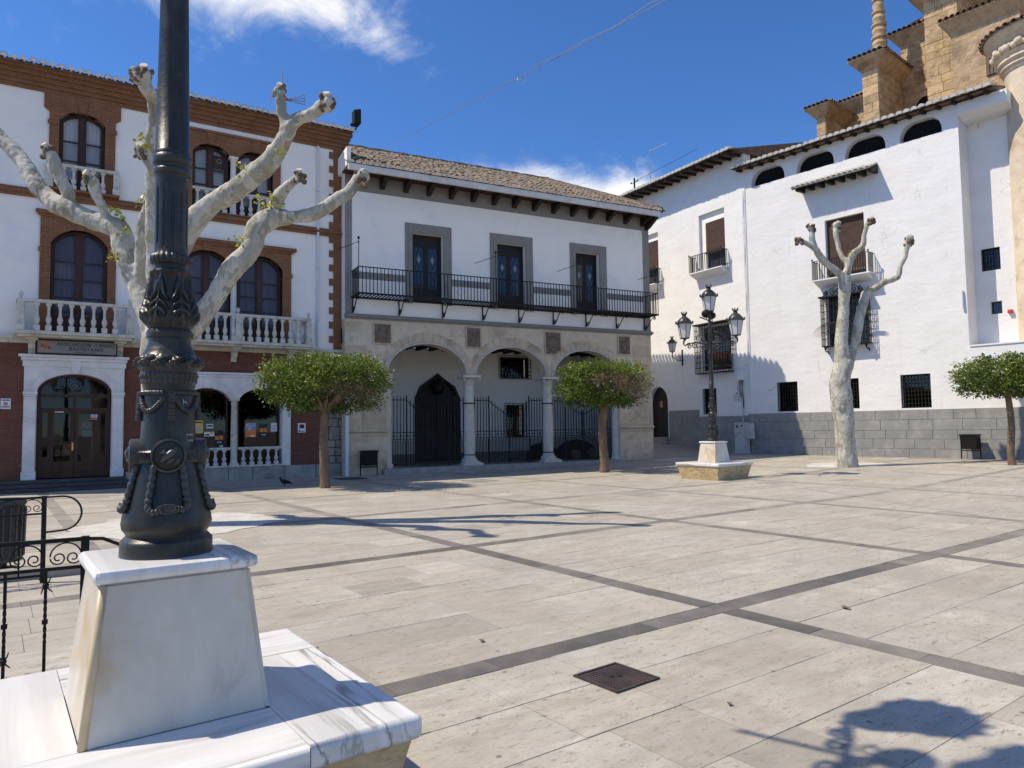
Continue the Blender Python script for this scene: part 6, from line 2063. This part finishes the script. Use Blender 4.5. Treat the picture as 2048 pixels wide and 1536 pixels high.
T2 = [([(12.76, 27.5, -.3, .51), (12.74, 27.5, .58, .383), (12.72, 27.5, 1.73, .384), (12.64, 27.5, 2.69, .404), (12.63, 27.5, 3.36, .424), (12.85, 27.5, 4.04, .347)], .93),
 ([(12.72, 27.5, 3.65, .327), (12.71, 27.5, 4.81, .29), (12.86, 27.5, 6.18, .252), (12.98, 27.5, 7.05, .272), (12.99, 27.5, 7.35, .272)], .93),
 ([(12.95, 27.5, 7.31, .194), (12.6, 27.4, 7.59, .174), (12.15, 27.3, 7.9, .174), (11.81, 27.2, 8.27, .154), (11.63, 27.1, 8.68, .134), (11.53, 27.0, 9.16, .115)], .95),
 ([(11.8, 27.1, 8.19, .134), (11.5, 27.0, 8.38, .134), (11.05, 26.9, 8.6, .095)], .95),
 ([(13.01, 27.5, 7.35, .194), (13.15, 27.6, 7.82, .176), (12.98, 27.7, 8.22, .137), (12.89, 27.8, 8.71, .118), (12.92, 27.9, 9.27, .119), (12.99, 28.0, 9.46, .139)], .95),
 ([(13.05, 27.5, 7.39, .175), (13.28, 27.44, 8.08, .155), (13.6, 27.38, 8.49, .136), (13.75, 27.32, 8.96, .116), (13.93, 27.26, 9.43, .116), (14.02, 27.2, 9.47, .058)], .95),
 ([(12.87, 27.5, 3.65, .289), (13.13, 27.56, 4.14, .232), (13.37, 27.62, 5.02, .213), (13.61, 27.68, 5.88, .214), (13.81, 27.74, 6.5, .215), (13.93, 27.8, 6.77, .196)], .95),
 ([(13.92, 27.8, 6.71, .176), (14.17, 27.77, 6.85, .157), (14.65, 27.73, 7.12, .157), (15.1, 27.7, 7.34, .137), (15.23, 27.67, 7.75, .117), (15.43, 27.63, 8.23, .117), (15.57, 27.6, 8.72, .117)], .95)]
plane_tree('plane_tree', 'bare pale plane tree with stubby limbs in front of the white house', T2, (12.72, 27.5, 0),
  [(13.16, 27.4, 8.1, .7), (13.9, 27.6, 6.82, .7)],
  [(11.53, 27.0, 9.18, .13), (11.02, 26.9, 8.62, .12), (12.98, 28.0, 9.46, .15), (13.96, 27.22, 9.45, .12), (15.58, 27.6, 8.76, .15)], 6, .04, (11.09, 23.98, .19, .872))  # tree moved along the line of sight and scaled about the camera

# ------------------------------------------------------------------ clipped privet trees
def privet(label, base, cc, rx, ry, rz, trunk, n, seed, dead, lean=0.0):
    q = random.Random(seed)
    root = E('clipped_privet_tree', (*base, rise(*base)), 0, label, 'tree', 'clipped umbrella-shaped privet trees')
    zc = cc
    b = MB()
    fork = zc - rz * .95
    P = [(0, 0, -.05), (q.uniform(-.03, .03), 0, .45), (q.uniform(-.05, .05), q.uniform(-.04, .04), fork * .6), (lean * .5, 0, fork)]
    b.tube(smooth_path([(*p, r) for p, r in zip(P, (trunk * 1.15, trunk, trunk * .95, trunk * .9))], 6) and [p[:3] for p in smooth_path([(*p, 0) for p in P], 6)],
           [trunk * (1.18 - .3 * i / 18 + .05 * sin(i * 1.3) + q.uniform(-.07, .07)) for i in range(19)], 12)
    tips = []
    for k in range(11):
        a = 2 * pi * k / 11 + q.uniform(-.2, .2)
        e = q.uniform(.35, .8)
        p1 = (lean + rx * .22 * cos(a), ry * .22 * sin(a), fork + rz * .35)
        p2 = (lean + rx * e * cos(a), ry * e * sin(a), zc + rz * q.uniform(-.5, .3))
        b.tube([(lean * .5, 0, fork - .08), p1, ((p1[0] + p2[0]) / 2, (p1[1] + p2[1]) / 2, (p1[2] + p2[2]) / 2 + .05), p2], [trunk * .5, trunk * .36, trunk * .24, .012], 7)
        tips += [p1, p2]
        for j in range(7):
            t = q.uniform(.2, 1)
            c = [p1[i] + (p2[i] - p1[i]) * t for i in range(3)]
            d = Vector((q.uniform(-1, 1), q.uniform(-1, 1), q.uniform(-.3, .9))).normalized() * q.uniform(.15, .4)
            b.tube([c, (c[0] + d.x * .5, c[1] + d.y * .5, c[2] + d.z * .6), (c[0] + d.x, c[1] + d.y, c[2] + d.z)], [.012, .008, .003], 4)
    O('trunk', b, 'twigbark', root, smooth=True)
    lf, tw = MB(), MB()
    clumps = []
    for k in range(150):
        a, u = q.uniform(0, 2 * pi), sqrt(q.uniform(.05, 1))
        zz = q.uniform(-1, 1)
        w = sqrt(max(.15, 1 - .55 * abs(zz) ** 3))
        clumps.append((lean + rx * .9 * u * w * cos(a), ry * .9 * u * w * sin(a), zc + rz * .85 * zz, q.uniform(.10, .22), q.gauss(0, .18)))
    def isdead(p):
        return any(((p[0] - d[0]) / d[3]) ** 2 + ((p[1] - d[1]) / d[4]) ** 2 + ((p[2] - d[2]) / d[5]) ** 2 < 1 for d in dead)
    for k in range(n):
        c = q.choice(clumps)
        p = Vector((c[0] + q.gauss(0, c[3]) * 1.1, c[1] + q.gauss(0, c[3]) * 1.1, c[2] + q.gauss(0, c[3]) * .75))
        px = (p.x - lean) / (rx * 1.05)
        py = p.y / (ry * 1.05)
        pz = (p.z - zc) / (rz * 1.1)
        e = (px * px + py * py) ** 3 + abs(pz) ** 5
        if e > .95 + .22 * sin(5 * atan2(py, px) + seed) * sin(3 * pz + 2 * px + seed) + q.uniform(-.16, .22):
            continue
        if isdead(p) and q.random() < .93:
            d1 = Vector((q.uniform(-1, 1), q.uniform(-1, 1), q.uniform(-.6, .8))).normalized()
            L = q.uniform(.06, .16)
            d2 = d1.orthogonal().normalized()
            tw.cur = q.random()
            tw.add([p, p + d1 * L * .5 + d2 * .006, p + d1 * L, p + d1 * L * .5 - d2 * .006], [(0, 1, 2, 3)])
            continue
        out = Vector((px, py, pz * .8 + .25))
        d1 = (out.normalized() * .7 + Vector((q.uniform(-1, 1), q.uniform(-1, 1), q.uniform(-1, 1)))).normalized()
        d2 = (Matrix.Rotation(q.uniform(0, 2 * pi), 3, d1) @ d1.orthogonal().normalized())
        d3 = d1.cross(d2)
        L, Wd = q.uniform(.065, .11), q.uniform(.02, .034)
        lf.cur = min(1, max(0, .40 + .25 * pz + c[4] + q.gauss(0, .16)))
        lf.add([p, p + d1 * L * .45 + d2 * Wd + d3 * .008, p + d1 * L, p + d1 * L * .45 - d2 * Wd + d3 * .008], [(0, 1, 2), (0, 2, 3)])
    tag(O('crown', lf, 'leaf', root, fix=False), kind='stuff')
    tag(O('dry_twigs', tw, 'deadleaf', root, fix=False), kind='stuff')
    return root
privet('privet tree with partly browned right side in front of the brick house', (-5.31, 20.3), 2.93, 1.88, 1.75, .76, .125, 23000, 41,
       [(.85, -1.0, 2.55, .75, 1.5, .42)])
privet('privet tree with mostly brown dry crown before the right arch', (3.17, 25.01), 3.06, 1.78, 1.72, .75, .15, 23000, 42,
       [(.1, -1.2, 3.1, .8, 1.2, .34), (1.2, -.7, 2.9, .75, 1.5, .5)], .05)
privet('fully green privet tree before the white house, right edge', (15.72, 22.66), 2.80, 1.5, 1.5, .62, .10, 16000, 43, [], -.05)

# ------------------------------------------------------------------ bins, railings, covers
def litter_bin(x, y, rz, label, s=1.0):
    r_ = E('litter_bin', (x, y, rise(x, y)), rz, label, 'litter bin', 'dark metal litter bins')
    w = .25 * s
    O('bin_bucket', MB().add([(-w, -.17, .36), (w, -.17, .36), (w, .15, .36), (-w, .15, .36), (-w - .02, -.24, .86), (w + .02, -.24, .86), (w + .02, .19, .86), (-w - .02, .19, .86)], [(0, 3, 2, 1), (0, 1, 5, 4), (1, 2, 6, 5), (2, 3, 7, 6), (3, 0, 4, 7)]), 'black', r_, bevel=.015)
    O('bin_rim', MB().box(-w - .035, w + .035, -.255, -.235, .84, .88).box(-w - .035, w + .035, .185, .205, .84, .88).box(-w - .035, -w - .015, -.235, .185, .84, .88).box(w + .015, w + .035, -.235, .185, .84, .88), 'black', r_)
    O('bin_liner', MB().box(-w, w, -.2, .16, .78, .80), 'dark', r_)
    for sx in (-1, 1):
        O('leg', MB().tube([(sx * (w + .05), 0, 0), (sx * (w + .05), 0, .75)], .022, 8).tube([(sx * (w + .05), 0, .72), (sx * (w - .0), 0, .72)], .015, 6), 'iron', r_)
    O('cross_bar', MB().tube([(-w - .05, .0, .30), (w + .05, 0, .30)], .018, 6), 'iron', r_)
    return r_
litter_bin(*wld(FC, .78, -.28), FC['a'], 'black litter bin on two legs by the left stone pier')
litter_bin(16.15, 25.35, FW['a'], 'black litter bin against the grey dado, casting a shadow')
r_ = E('round_litter_bin', (-6.22, 8.8, 0), 0, 'round ribbed metal litter bin behind the railing, left edge', 'litter bin')
O('bin_drum', MB().lathe([(.25, .12), (.255, .16), (.27, .86), (.285, .88), (.285, .93), (.27, .95), (.25, .95), (.24, .9)], 28), 'cast', r_, smooth=.6)
for i in range(20):
    a = 2 * pi * i / 20
    O('drum_slat', MB().tube([(.262 * cos(a), .262 * sin(a), .18), (.277 * cos(a), .277 * sin(a), .84)], .014, 5), 'cast', r_)
r_.scale = (.82, .82, .9)
O('bin_foot', MB().lathe([(.2, 0), (.2, .03), (.06, .05), (.06, .14)], 18), 'cast', r_)

def railing(label, p0, p1, h, end):
    d = Vector((p1[0] - p0[0], p1[1] - p0[1], 0))
    L = d.length
    r_ = E('iron_railing', (p0[0], p0[1], 0), atan2(d.y, d.x), label, 'railing', 'black iron railings')
    O('top_rail', MB().box(-.0, L, -.012, .012, h - .025, h), 'iron', r_)
    O('second_rail', MB().box(0, L, -.01, .01, h - .20, h - .18), 'iron', r_)
    O('bottom_rail', MB().box(0, L, -.012, .012, .07, .095), 'iron', r_)
    for x in (0.0, L):
        O('rail_post', MB().box(x - .024, x + .024, -.024, .024, 0, h + .004), 'iron', r_)
    n = max(2, int(L / .2))
    for i in range(1, n):
        x = L * i / n
        b_ = MB().box(x - .009, x + .009, -.009, .009, .09, .32).box(x - .009, x + .009, -.009, .009, .6, h - .19)
        # twisted middle and a small star
        tw_ = []
        for k in range(15):
            a = k * .75
            z = .32 + .28 * k / 14
            tw_ += [(x + .011 * cos(a + j * pi / 2), .011 * sin(a + j * pi / 2), z) for j in range(4)]
        b_.add(tw_, [(4 * k + j, 4 * k + (j + 1) % 4, 4 * k + 4 + (j + 1) % 4, 4 * k + 4 + j) for k in range(14) for j in range(4)])
        b_.box(x - .016, x + .016, -.016, .016, .44, .465)
        O('baluster_bar', b_, 'iron', r_)
        zs_ = .24 if i % 2 else .68
        sb = MB().sphere((x, 0, zs_), .02, 8, 5)
        for a in (.9, 2.2, 4.1, 5.3):
            sb.tube([(x, 0, zs_), (x + .03 * cos(a), 0, zs_ + .03 * sin(a)), (x + .055 * cos(a + .15), 0, zs_ + .06 * sin(a + .15))], [.006, .005, .003], 5)
        O('star_boss', sb, 'iron', r_)
    for i in range(n):
        x0, x1 = L * i / n, L * (i + 1) / n
        xm = (x0 + x1) / 2
        s_ = MB()
        w = (x1 - x0) / 2 - .02
        s_.tube([(xm + w * cos(pi * t / 14), 0, h - .115 + .085 * sin(pi * t / 14)) for t in range(15)], .005, 5)
        for sx in (-1, 1):
            s_.tube(spiral((xm + sx * (w - .045), h - .125), .045, .012, 0 if sx > 0 else pi, -1.35 * sx, 20, 'xz'), .005, 5)
        O('rail_scroll', s_, 'iron', r_)
    lp = MB()
    if end == 'loop':
        lp.tube([(L, 0, h - .012)] + [(L + .17 + .19 * sin(pi * t / 14) - .0, 0, h - .20 + .19 * cos(pi * t / 14)) for t in range(15)] + [(L, 0, h - .40)], .011, 6)
    else:
        lp.tube([(L, 0, h - .012), (L + .1, 0, h - .02), (L + .2, 0, h - .07), (L + .3, 0, h - .16), (L + .36, 0, h - .28)], .012, 6)
    O('rail_end', lp, 'iron', r_)
    return r_
railing('black wrought-iron railing with stars beside the near marble pedestal', (-4.1, 4.0), (-2.81, 4.74), .97, 'curve')
railing('black wrought-iron railing with rounded end by the round bin', (-6.5, 7.15), (-5.22, 8.02), .95, 'loop')
tag(O('low_kerb', MB().box(-2.2, 1.75, -.14, .14, -.02, .11), 'pave', None, (-6.0, 8.0, 0), (0, 0, radians(34)), bevel=.01), 'low stone kerb under the far railing at the left', 'kerb')

def cover(label, c, s, rz, mat, holes=True):
    r_ = E('manhole_cover', (c[0], c[1], .0), rz, label, 'manhole cover')
    O('cover_plate', MB().box(-s, s, -s, s, -.01, .006), mat, r_)
    O('cover_frame', MB().wall(rect(-s - .022, s + .022, -s - .022, s + .022), [rect(-s - .004, s + .004, -s - .004, s + .004)], -.012, .008), mat, r_, rot=(-pi / 2, 0, 0))
    if holes:
        n = 12
        st_ = MB().box(-.006, .006, -.006, .006, .006, .0085).mesh('stud')
        jm = MB()
        for i in range(n):
            for j in range(n):
                x, y = -s + .03 + (2 * s - .06) * i / (n - 1), -s + .03 + (2 * s - .06) * j / (n - 1)
                jm.box(x - .007, x + .007, y - .007, y + .007, .006, .009)
        tag(O('cover_studs', jm, mat, r_), kind='stuff')
        O('lift_hole', MB().lathe([(.014, .0062), (.014, .0095)], 10, -.02, .02).lathe([(.014, .0062), (.014, .0095)], 10, .025, -.01), 'dark', r_)
    return r_
cover('rusty square iron manhole cover set in the near paving', (.655, 4.79), .178, radians(38), 'rust')
cover('dark manhole cover in the shade between tree and bin', (-5.4, 23.9), .42, radians(33), 'rust', False)
cover('greenish grey cover in the paving right of the tree shadow', (-1.05, 22.2), .40, radians(30), 'plinth', False)
cover('dark iron cover close to the arcade step', (-.4, 27.6), .42, radians(27), 'rust', False)

# fallen leaves, pebbles of cement and bits on the paving
lq = random.Random(77)
def dead_leaf(x, y, s, label):
    m_ = MB()
    pts = [(s * cos(a) * (1 + .25 * cos(5 * a)), s * .6 * sin(a) * (1 + .25 * cos(5 * a)), .006 + .008 * abs(sin(a * 1.5))) for a in [2 * pi * i / 14 for i in range(14)]]
    m_.add(pts + [(0, 0, .004)], [(i, (i + 1) % 14, 14) for i in range(14)])
    tag(O('fallen_leaf', m_, 'twigbark', None, (x, y, .004), (0, 0, lq.uniform(0, 6))), label, 'leaf', 'fallen leaves on the paving')
dead_leaf(2.93, 6.45, .05, 'brown fallen leaf right of the grey band crossing')
dead_leaf(-.26, 5.62, .03, 'small brown fallen leaf left of the manhole cover')
dead_leaf(1.25, 4.30, .022, 'tiny dark fallen leaf just in front of the manhole cover')
# pigeon
r_ = E('pigeon', (-6.62, 20.9, 0), radians(200), 'small dark pigeon on the shaded paving left of the privet trunk', 'pigeon')
pb = MB()
pp = [(-.19, 0, .10, .012), (-.10, 0, .125, .038), (0, 0, .15, .068), (.07, 0, .17, .062), (.11, 0, .205, .036), (.125, 0, .24, .028), (.14, 0, .265, .033), (.165, 0, .268, .02), (.185, 0, .262, .006), (.205, 0, .258, .002)]
sp_ = smooth_path(pp, 3)
pb.tube([p[:3] for p in sp_], [max(.002, p[3]) for p in sp_], 10)
for sx in (-1, 1):
    pb.tube([(.01, .025 * sx, .1), (.015, .028 * sx, .05), (.012, .028 * sx, .0)], [.014, .006, .005], 5)
    pb.tube([(.0, .028 * sx, .004), (.04, .032 * sx, .004)], .004, 4)
    pb.tube([(.06, .055 * sx, .18), (-.03, .066 * sx, .155), (-.14, .035 * sx, .115)], [.014, .028, .006], 7)
O('body', pb, 'black', r_, smooth=True)

# ------------------------------------------------------------------ signs and papers
q = E('name_board', (FK['o'].x, FK['o'].y, 0), FK['a'], 'grey name board with round emblem above the white doorway', 'sign')
O('board', MB().box(-9.32, -7.30, -.34, -.30, 3.98, 4.36), 'signgrey', q)
O('board_frame', MB().wall(rect(-9.34, -7.28, 3.96, 4.38), [rect(-9.31, -7.31, 3.99, 4.35)], -.345, -.335), 'black', q)
O('emblem_disc', MB().wall([(-9.11 + .165 * cos(2 * pi * i / 28), 4.17 + .165 * sin(2 * pi * i / 28)) for i in range(28)], (), -.347, -.341), 'signred', q)
for (t, x, z, s, sp) in (('ASOCIACION  CASINO', -8.09, 4.255, .155, 1.12), ('BASTETANO', -8.09, 4.12, .15, 1.12), ('', -8.09, 4.025, .05, 1.1), ('A', -9.20, 4.20, .13, 1), ('C', -9.11, 4.17, .13, 1), ('B', -9.02, 4.14, .13, 1)):
    if s == .05:
        # the third line is too small to read: short dashes
        O('small_line', MB().box(-8.35, -8.12, -.344, -.341, 4.015, 4.030).box(-8.08, -8.02, -.344, -.341, 4.015, 4.030).box(-7.98, -7.84, -.344, -.341, 4.015, 4.030), 'signtext', q)
        continue
    tm = text_mesh(t, s, .004, 'CENTER', sp)
    o_ = O('letters', tm, 'signtext', q, (x, -.35, z), (pi / 2, 0, 0))
    if len(t) > 1:
        xs = [v.co.x for v in tm.vertices]
        o_.scale.x = (1.5 if 'CASINO' in t else .88) / (max(xs) - min(xs))
def notice(name, label, F, x0, x1, y, z0, z1, mat, extras=(), cat='notice'):
    o_ = E(name, (F['o'].x, F['o'].y, 0), F['a'], label, cat)
    O('sheet', MB().box(x0, x1, y, y + .006, z0, z1), mat, o_)
    for (a, b, c, d, m_) in extras:
        w, h = x1 - x0, z1 - z0
        O('print', MB().box(x0 + a * w, x0 + b * w, y - .003, y - .0005, z0 + c * h, z0 + d * h), m_, o_)
    return o_
notice('wall_notice', 'white notice on the dark brick left of the doorway', FK, -10.16, -9.92, -.02, 2.36, 2.66, 'paper', ((.1, .9, .8, .9, 'paperd'), (.3, .7, .35, .65, 'signred'), (.1, .9, .15, .25, 'paperd')))
notice('wall_notice', 'white notice with dark picture on brick behind the privet', FK, -1.70, -1.43, -.02, 1.55, 1.88, 'paper', ((.2, .8, .45, .85, 'paperd'), (.1, .3, .08, .25, 'paperd'), (.4, .9, .1, .16, 'paperd')))
notice('door_notice', 'small white and red notice at the top of the entrance door', FK, -7.92, -7.74, .305, 2.05, 2.20, 'paper', ((.0, 1, .05, .45, 'red'), (.1, .9, .65, .8, 'paperd')))
notice('door_notice', 'upper white sheet taped on the entrance door glass', FK, -8.14, -7.86, .345, 1.78, 1.98, 'paper', ((.4, .6, .55, .8, 'signred'), (.2, .8, .2, .3, 'signgrey')))
notice('door_notice', 'lower plain white sheet taped on the entrance door glass', FK, -8.14, -7.86, .345, 1.52, 1.72, 'paper')
notice('window_poster', 'yellow poster in the left shop window beside the lamp post', FK, -5.02, -4.72, .30, 1.58, 2.0, 'papery', ((.1, .9, .8, .9, 'paperd'), (.2, .8, .2, .45, 'cream')), 'poster')
notice('window_poster', 'small white card in the left shop window', FK, -4.62, -4.41, .30, 1.74, 1.88, 'paper', ((.1, .9, .35, .75, 'paperd'),), 'poster')
notice('window_poster', 'white strip with yellow corner in the left shop window', FK, -4.68, -4.37, .30, 1.47, 1.62, 'paper', ((.55, .98, .55, .95, 'papery'), (.1, .5, .2, .5, 'paperd')), 'poster')
notice('window_poster', 'black poster with two orange pumpkins in the left shop window', FK, -4.36, -4.08, .30, 1.10, 1.66, 'paperd', ((.05, .45, .45, .68, 'papero'), (.52, .95, .45, .70, 'papero'), (.3, .5, .28, .34, 'paper'), (.58, .78, .28, .34, 'paper'), (.55, .95, .02, .12, 'paper')), 'poster')
notice('window_poster', 'orange and blue poster in the right shop window', FK, -3.38, -3.04, .30, 1.42, 1.90, 'papero', ((.05, .95, .52, .98, 'paperb'), (.5, .9, .04, .14, 'paper')), 'poster')
notice('window_poster', 'black poster with two orange pumpkins in the right shop window', FK, -2.92, -2.66, .30, 1.36, 1.86, 'paperd', ((.05, .45, .45, .72, 'papero'), (.52, .95, .45, .74, 'papero'), (.3, .5, .24, .31, 'paper'), (.58, .78, .24, .31, 'paper')), 'poster')
notice('window_poster', 'white sheet at the right end of the right shop window', FK, -2.54, -2.33, .30, 1.60, 1.90, 'paper', ((.2, .8, .6, .64, 'paperd'), (.2, .8, .3, .34, 'paperd')), 'poster')
notice('wall_plate', 'small white plate on stone beside the downpipe', FC, .10, .36, -.04, 4.05, 4.28, 'paper')
q = tag(O('downpipe', MB().tube([(.05, -.10, 4.0), (.05, -.10, .0)], .075, 12).box(-.06, .16, -.2, -.03, 3.95, 4.0), 'whitepipe', None, (FC['o'].x, FC['o'].y, 0), (0, 0, FC['a']), smooth=.6), 'white downpipe at the joint between brick house and stone arcade', 'pipe')

# ------------------------------------------------------------------ roof antennas, floodlight, wall lantern, overhead wire
def antenna(label, F, x, y, z0, h, yag, s=1.0):
    r_ = E('roof_antenna', (*wld(F, x, y), z0), F['a'], label, 'antenna', 'television antennas on the roofs')
    O('mast', MB().tube([(0, 0, -1.2), (0, 0, h)], .022 * s, 6), 'steel', r_)
    for (zz, ang, L, n, w) in yag:
        d = Vector((cos(ang), sin(ang) * .5, sin(ang) * .12))
        b_ = MB().tube([(0, 0, zz), tuple(Vector((0, 0, zz)) + d * L)], .014 * s, 5)
        for i in range(n):
            c = Vector((0, 0, zz)) + d * (L * (i + .5) / n)
            b_.tube([(c.x, c.y, c.z - w), (c.x, c.y, c.z + w)], .007 * s, 4)
        O('aerial', b_, 'steel', r_)
    return r_
a1 = antenna('television antenna with fan reflector above the brick eave', FK, -1.62, 2.6, 13.3, 2.4, [(1.25, 3.2, .5, 4, .35)])
fr_ = MB()
for k in range(4):
    fr_.tube([(.1, 0, 1.22), (.85, -.1, 1.18 + k * .13)], .016, 5)
fr_.tube([(.85, -.1, 1.15), (.85, -.1, 1.62)], .016, 5)
O('fan_reflector', fr_, 'steel', a1)
O('coupler', MB().sphere((.18, 0, 1.28), .07, 8, 6), 'red', a1)
antenna('low slanting antenna peeping over the brick eave', FK, -2.95, 2.2, 12.9, .55, [(.45, .5, 1.5, 9, .25)])
fit(antenna('tall antenna mast with two aerials behind the arcaded roof', FV, -9.2, 1.6, 17.2, 3.4, [(3.2, .15, 1.6, 11, .16), (1.1, .25, 1.7, 6, .35)]), FV)
r_ = fit(E('wire_post', (*wld(FV, -10.4, 1.2), 16.8), FV['a'], 'short dark post with insulators behind the arcaded roof', 'post'), FV)
O('post', MB().tube([(0, 0, -.5), (0, 0, 2.0)], .06, 8), 'iron', r_)
for (zz, w) in ((1.7, .35), (1.2, .4), (.7, .3)):
    O('insulator_arm', MB().tube([(-w, 0, zz), (w, 0, zz)], .025, 5).sphere((-w, 0, zz + .06), .06, 7, 5).sphere((w, 0, zz + .06), .06, 7, 5), 'iron', r_)
r_ = E('floodlight_fitting', (*wld(FK, .12, -.35), 12.62), FK['a'], 'black floodlight on the corner of the brick eave', 'floodlight')
O('bracket', MB().tube([(-.15, .1, 0), (.15, -.05, .02), (.2, -.05, .2)], .03, 6).box(-.05, .2, -.1, .0, .12, .2), 'iron', r_)
O('lamp_housing', MB().add([(.06, -.14, .2), (.30, -.2, .2), (.30, .2, .2), (.06, .14, .2), (.06, -.14, .72), (.30, -.2, .78), (.30, .2, .78), (.06, .14, .72)], [(0, 3, 2, 1), (4, 5, 6, 7), (0, 1, 5, 4), (1, 2, 6, 5), (2, 3, 7, 6), (3, 0, 4, 7)]), 'black', r_, bevel=.02)
O('lamp_glass', MB().box(.301, .312, -.17, .17, .24, .74), 'shopglass', r_)
O('wire_post_cable', MB().tube([(0, 0, 0), (6, 0, .25)], .012, 4), 'iron', bpy.data.objects['wire_post'], (0, 0, 1.75))
r_ = fit(E('wall_lantern', (*wld(FV, -4.95, 0), 0), FV['a'], 'small wall lantern on scrolled bracket left of the far lamp post', 'lantern'), FV)
O('wall_bracket', MB().tube([(0, -.02, 5.55), (0, -.3, 5.5), (0, -.6, 5.62), (0, -.80, 5.75), (0, -.82, 5.95)], .025, 6).tube(spiral((-.33, 5.68), .17, .03, -pi / 2, 1.5), .022, 5).box(-.05, .05, -.03, 0, 5.2, 6.2), 'iron', r_)
lantern(r_, 0, -.82, 6.05, 1.15)
wr = MB()
pA, pB = Vector((-5.71, 33.0, 14.89)), Vector((7.2, -2.9, 4.0))
pts = []
for i in range(61):
    t = i / 60
    p = pA + (pB - pA) * t
    pts.append(tuple(p))
wr.tube(pts, .009, 5)
wr.tube([(p[0] + .03 * sin(i), p[1], p[2] + .04 + .03 * cos(i * 1.7)) for i, p in enumerate(pts[26:46])], .006, 4)
kn = pts[28]
wr.tube([(kn[0] + .1 * cos(a * .8), kn[1], kn[2] - .08 + .09 * sin(a * .8)) for a in range(9)], .006, 4)
tag(O('overhead_wire', wr, 'steel'), 'thin pale wire crossing the blue sky diagonally', 'wire')
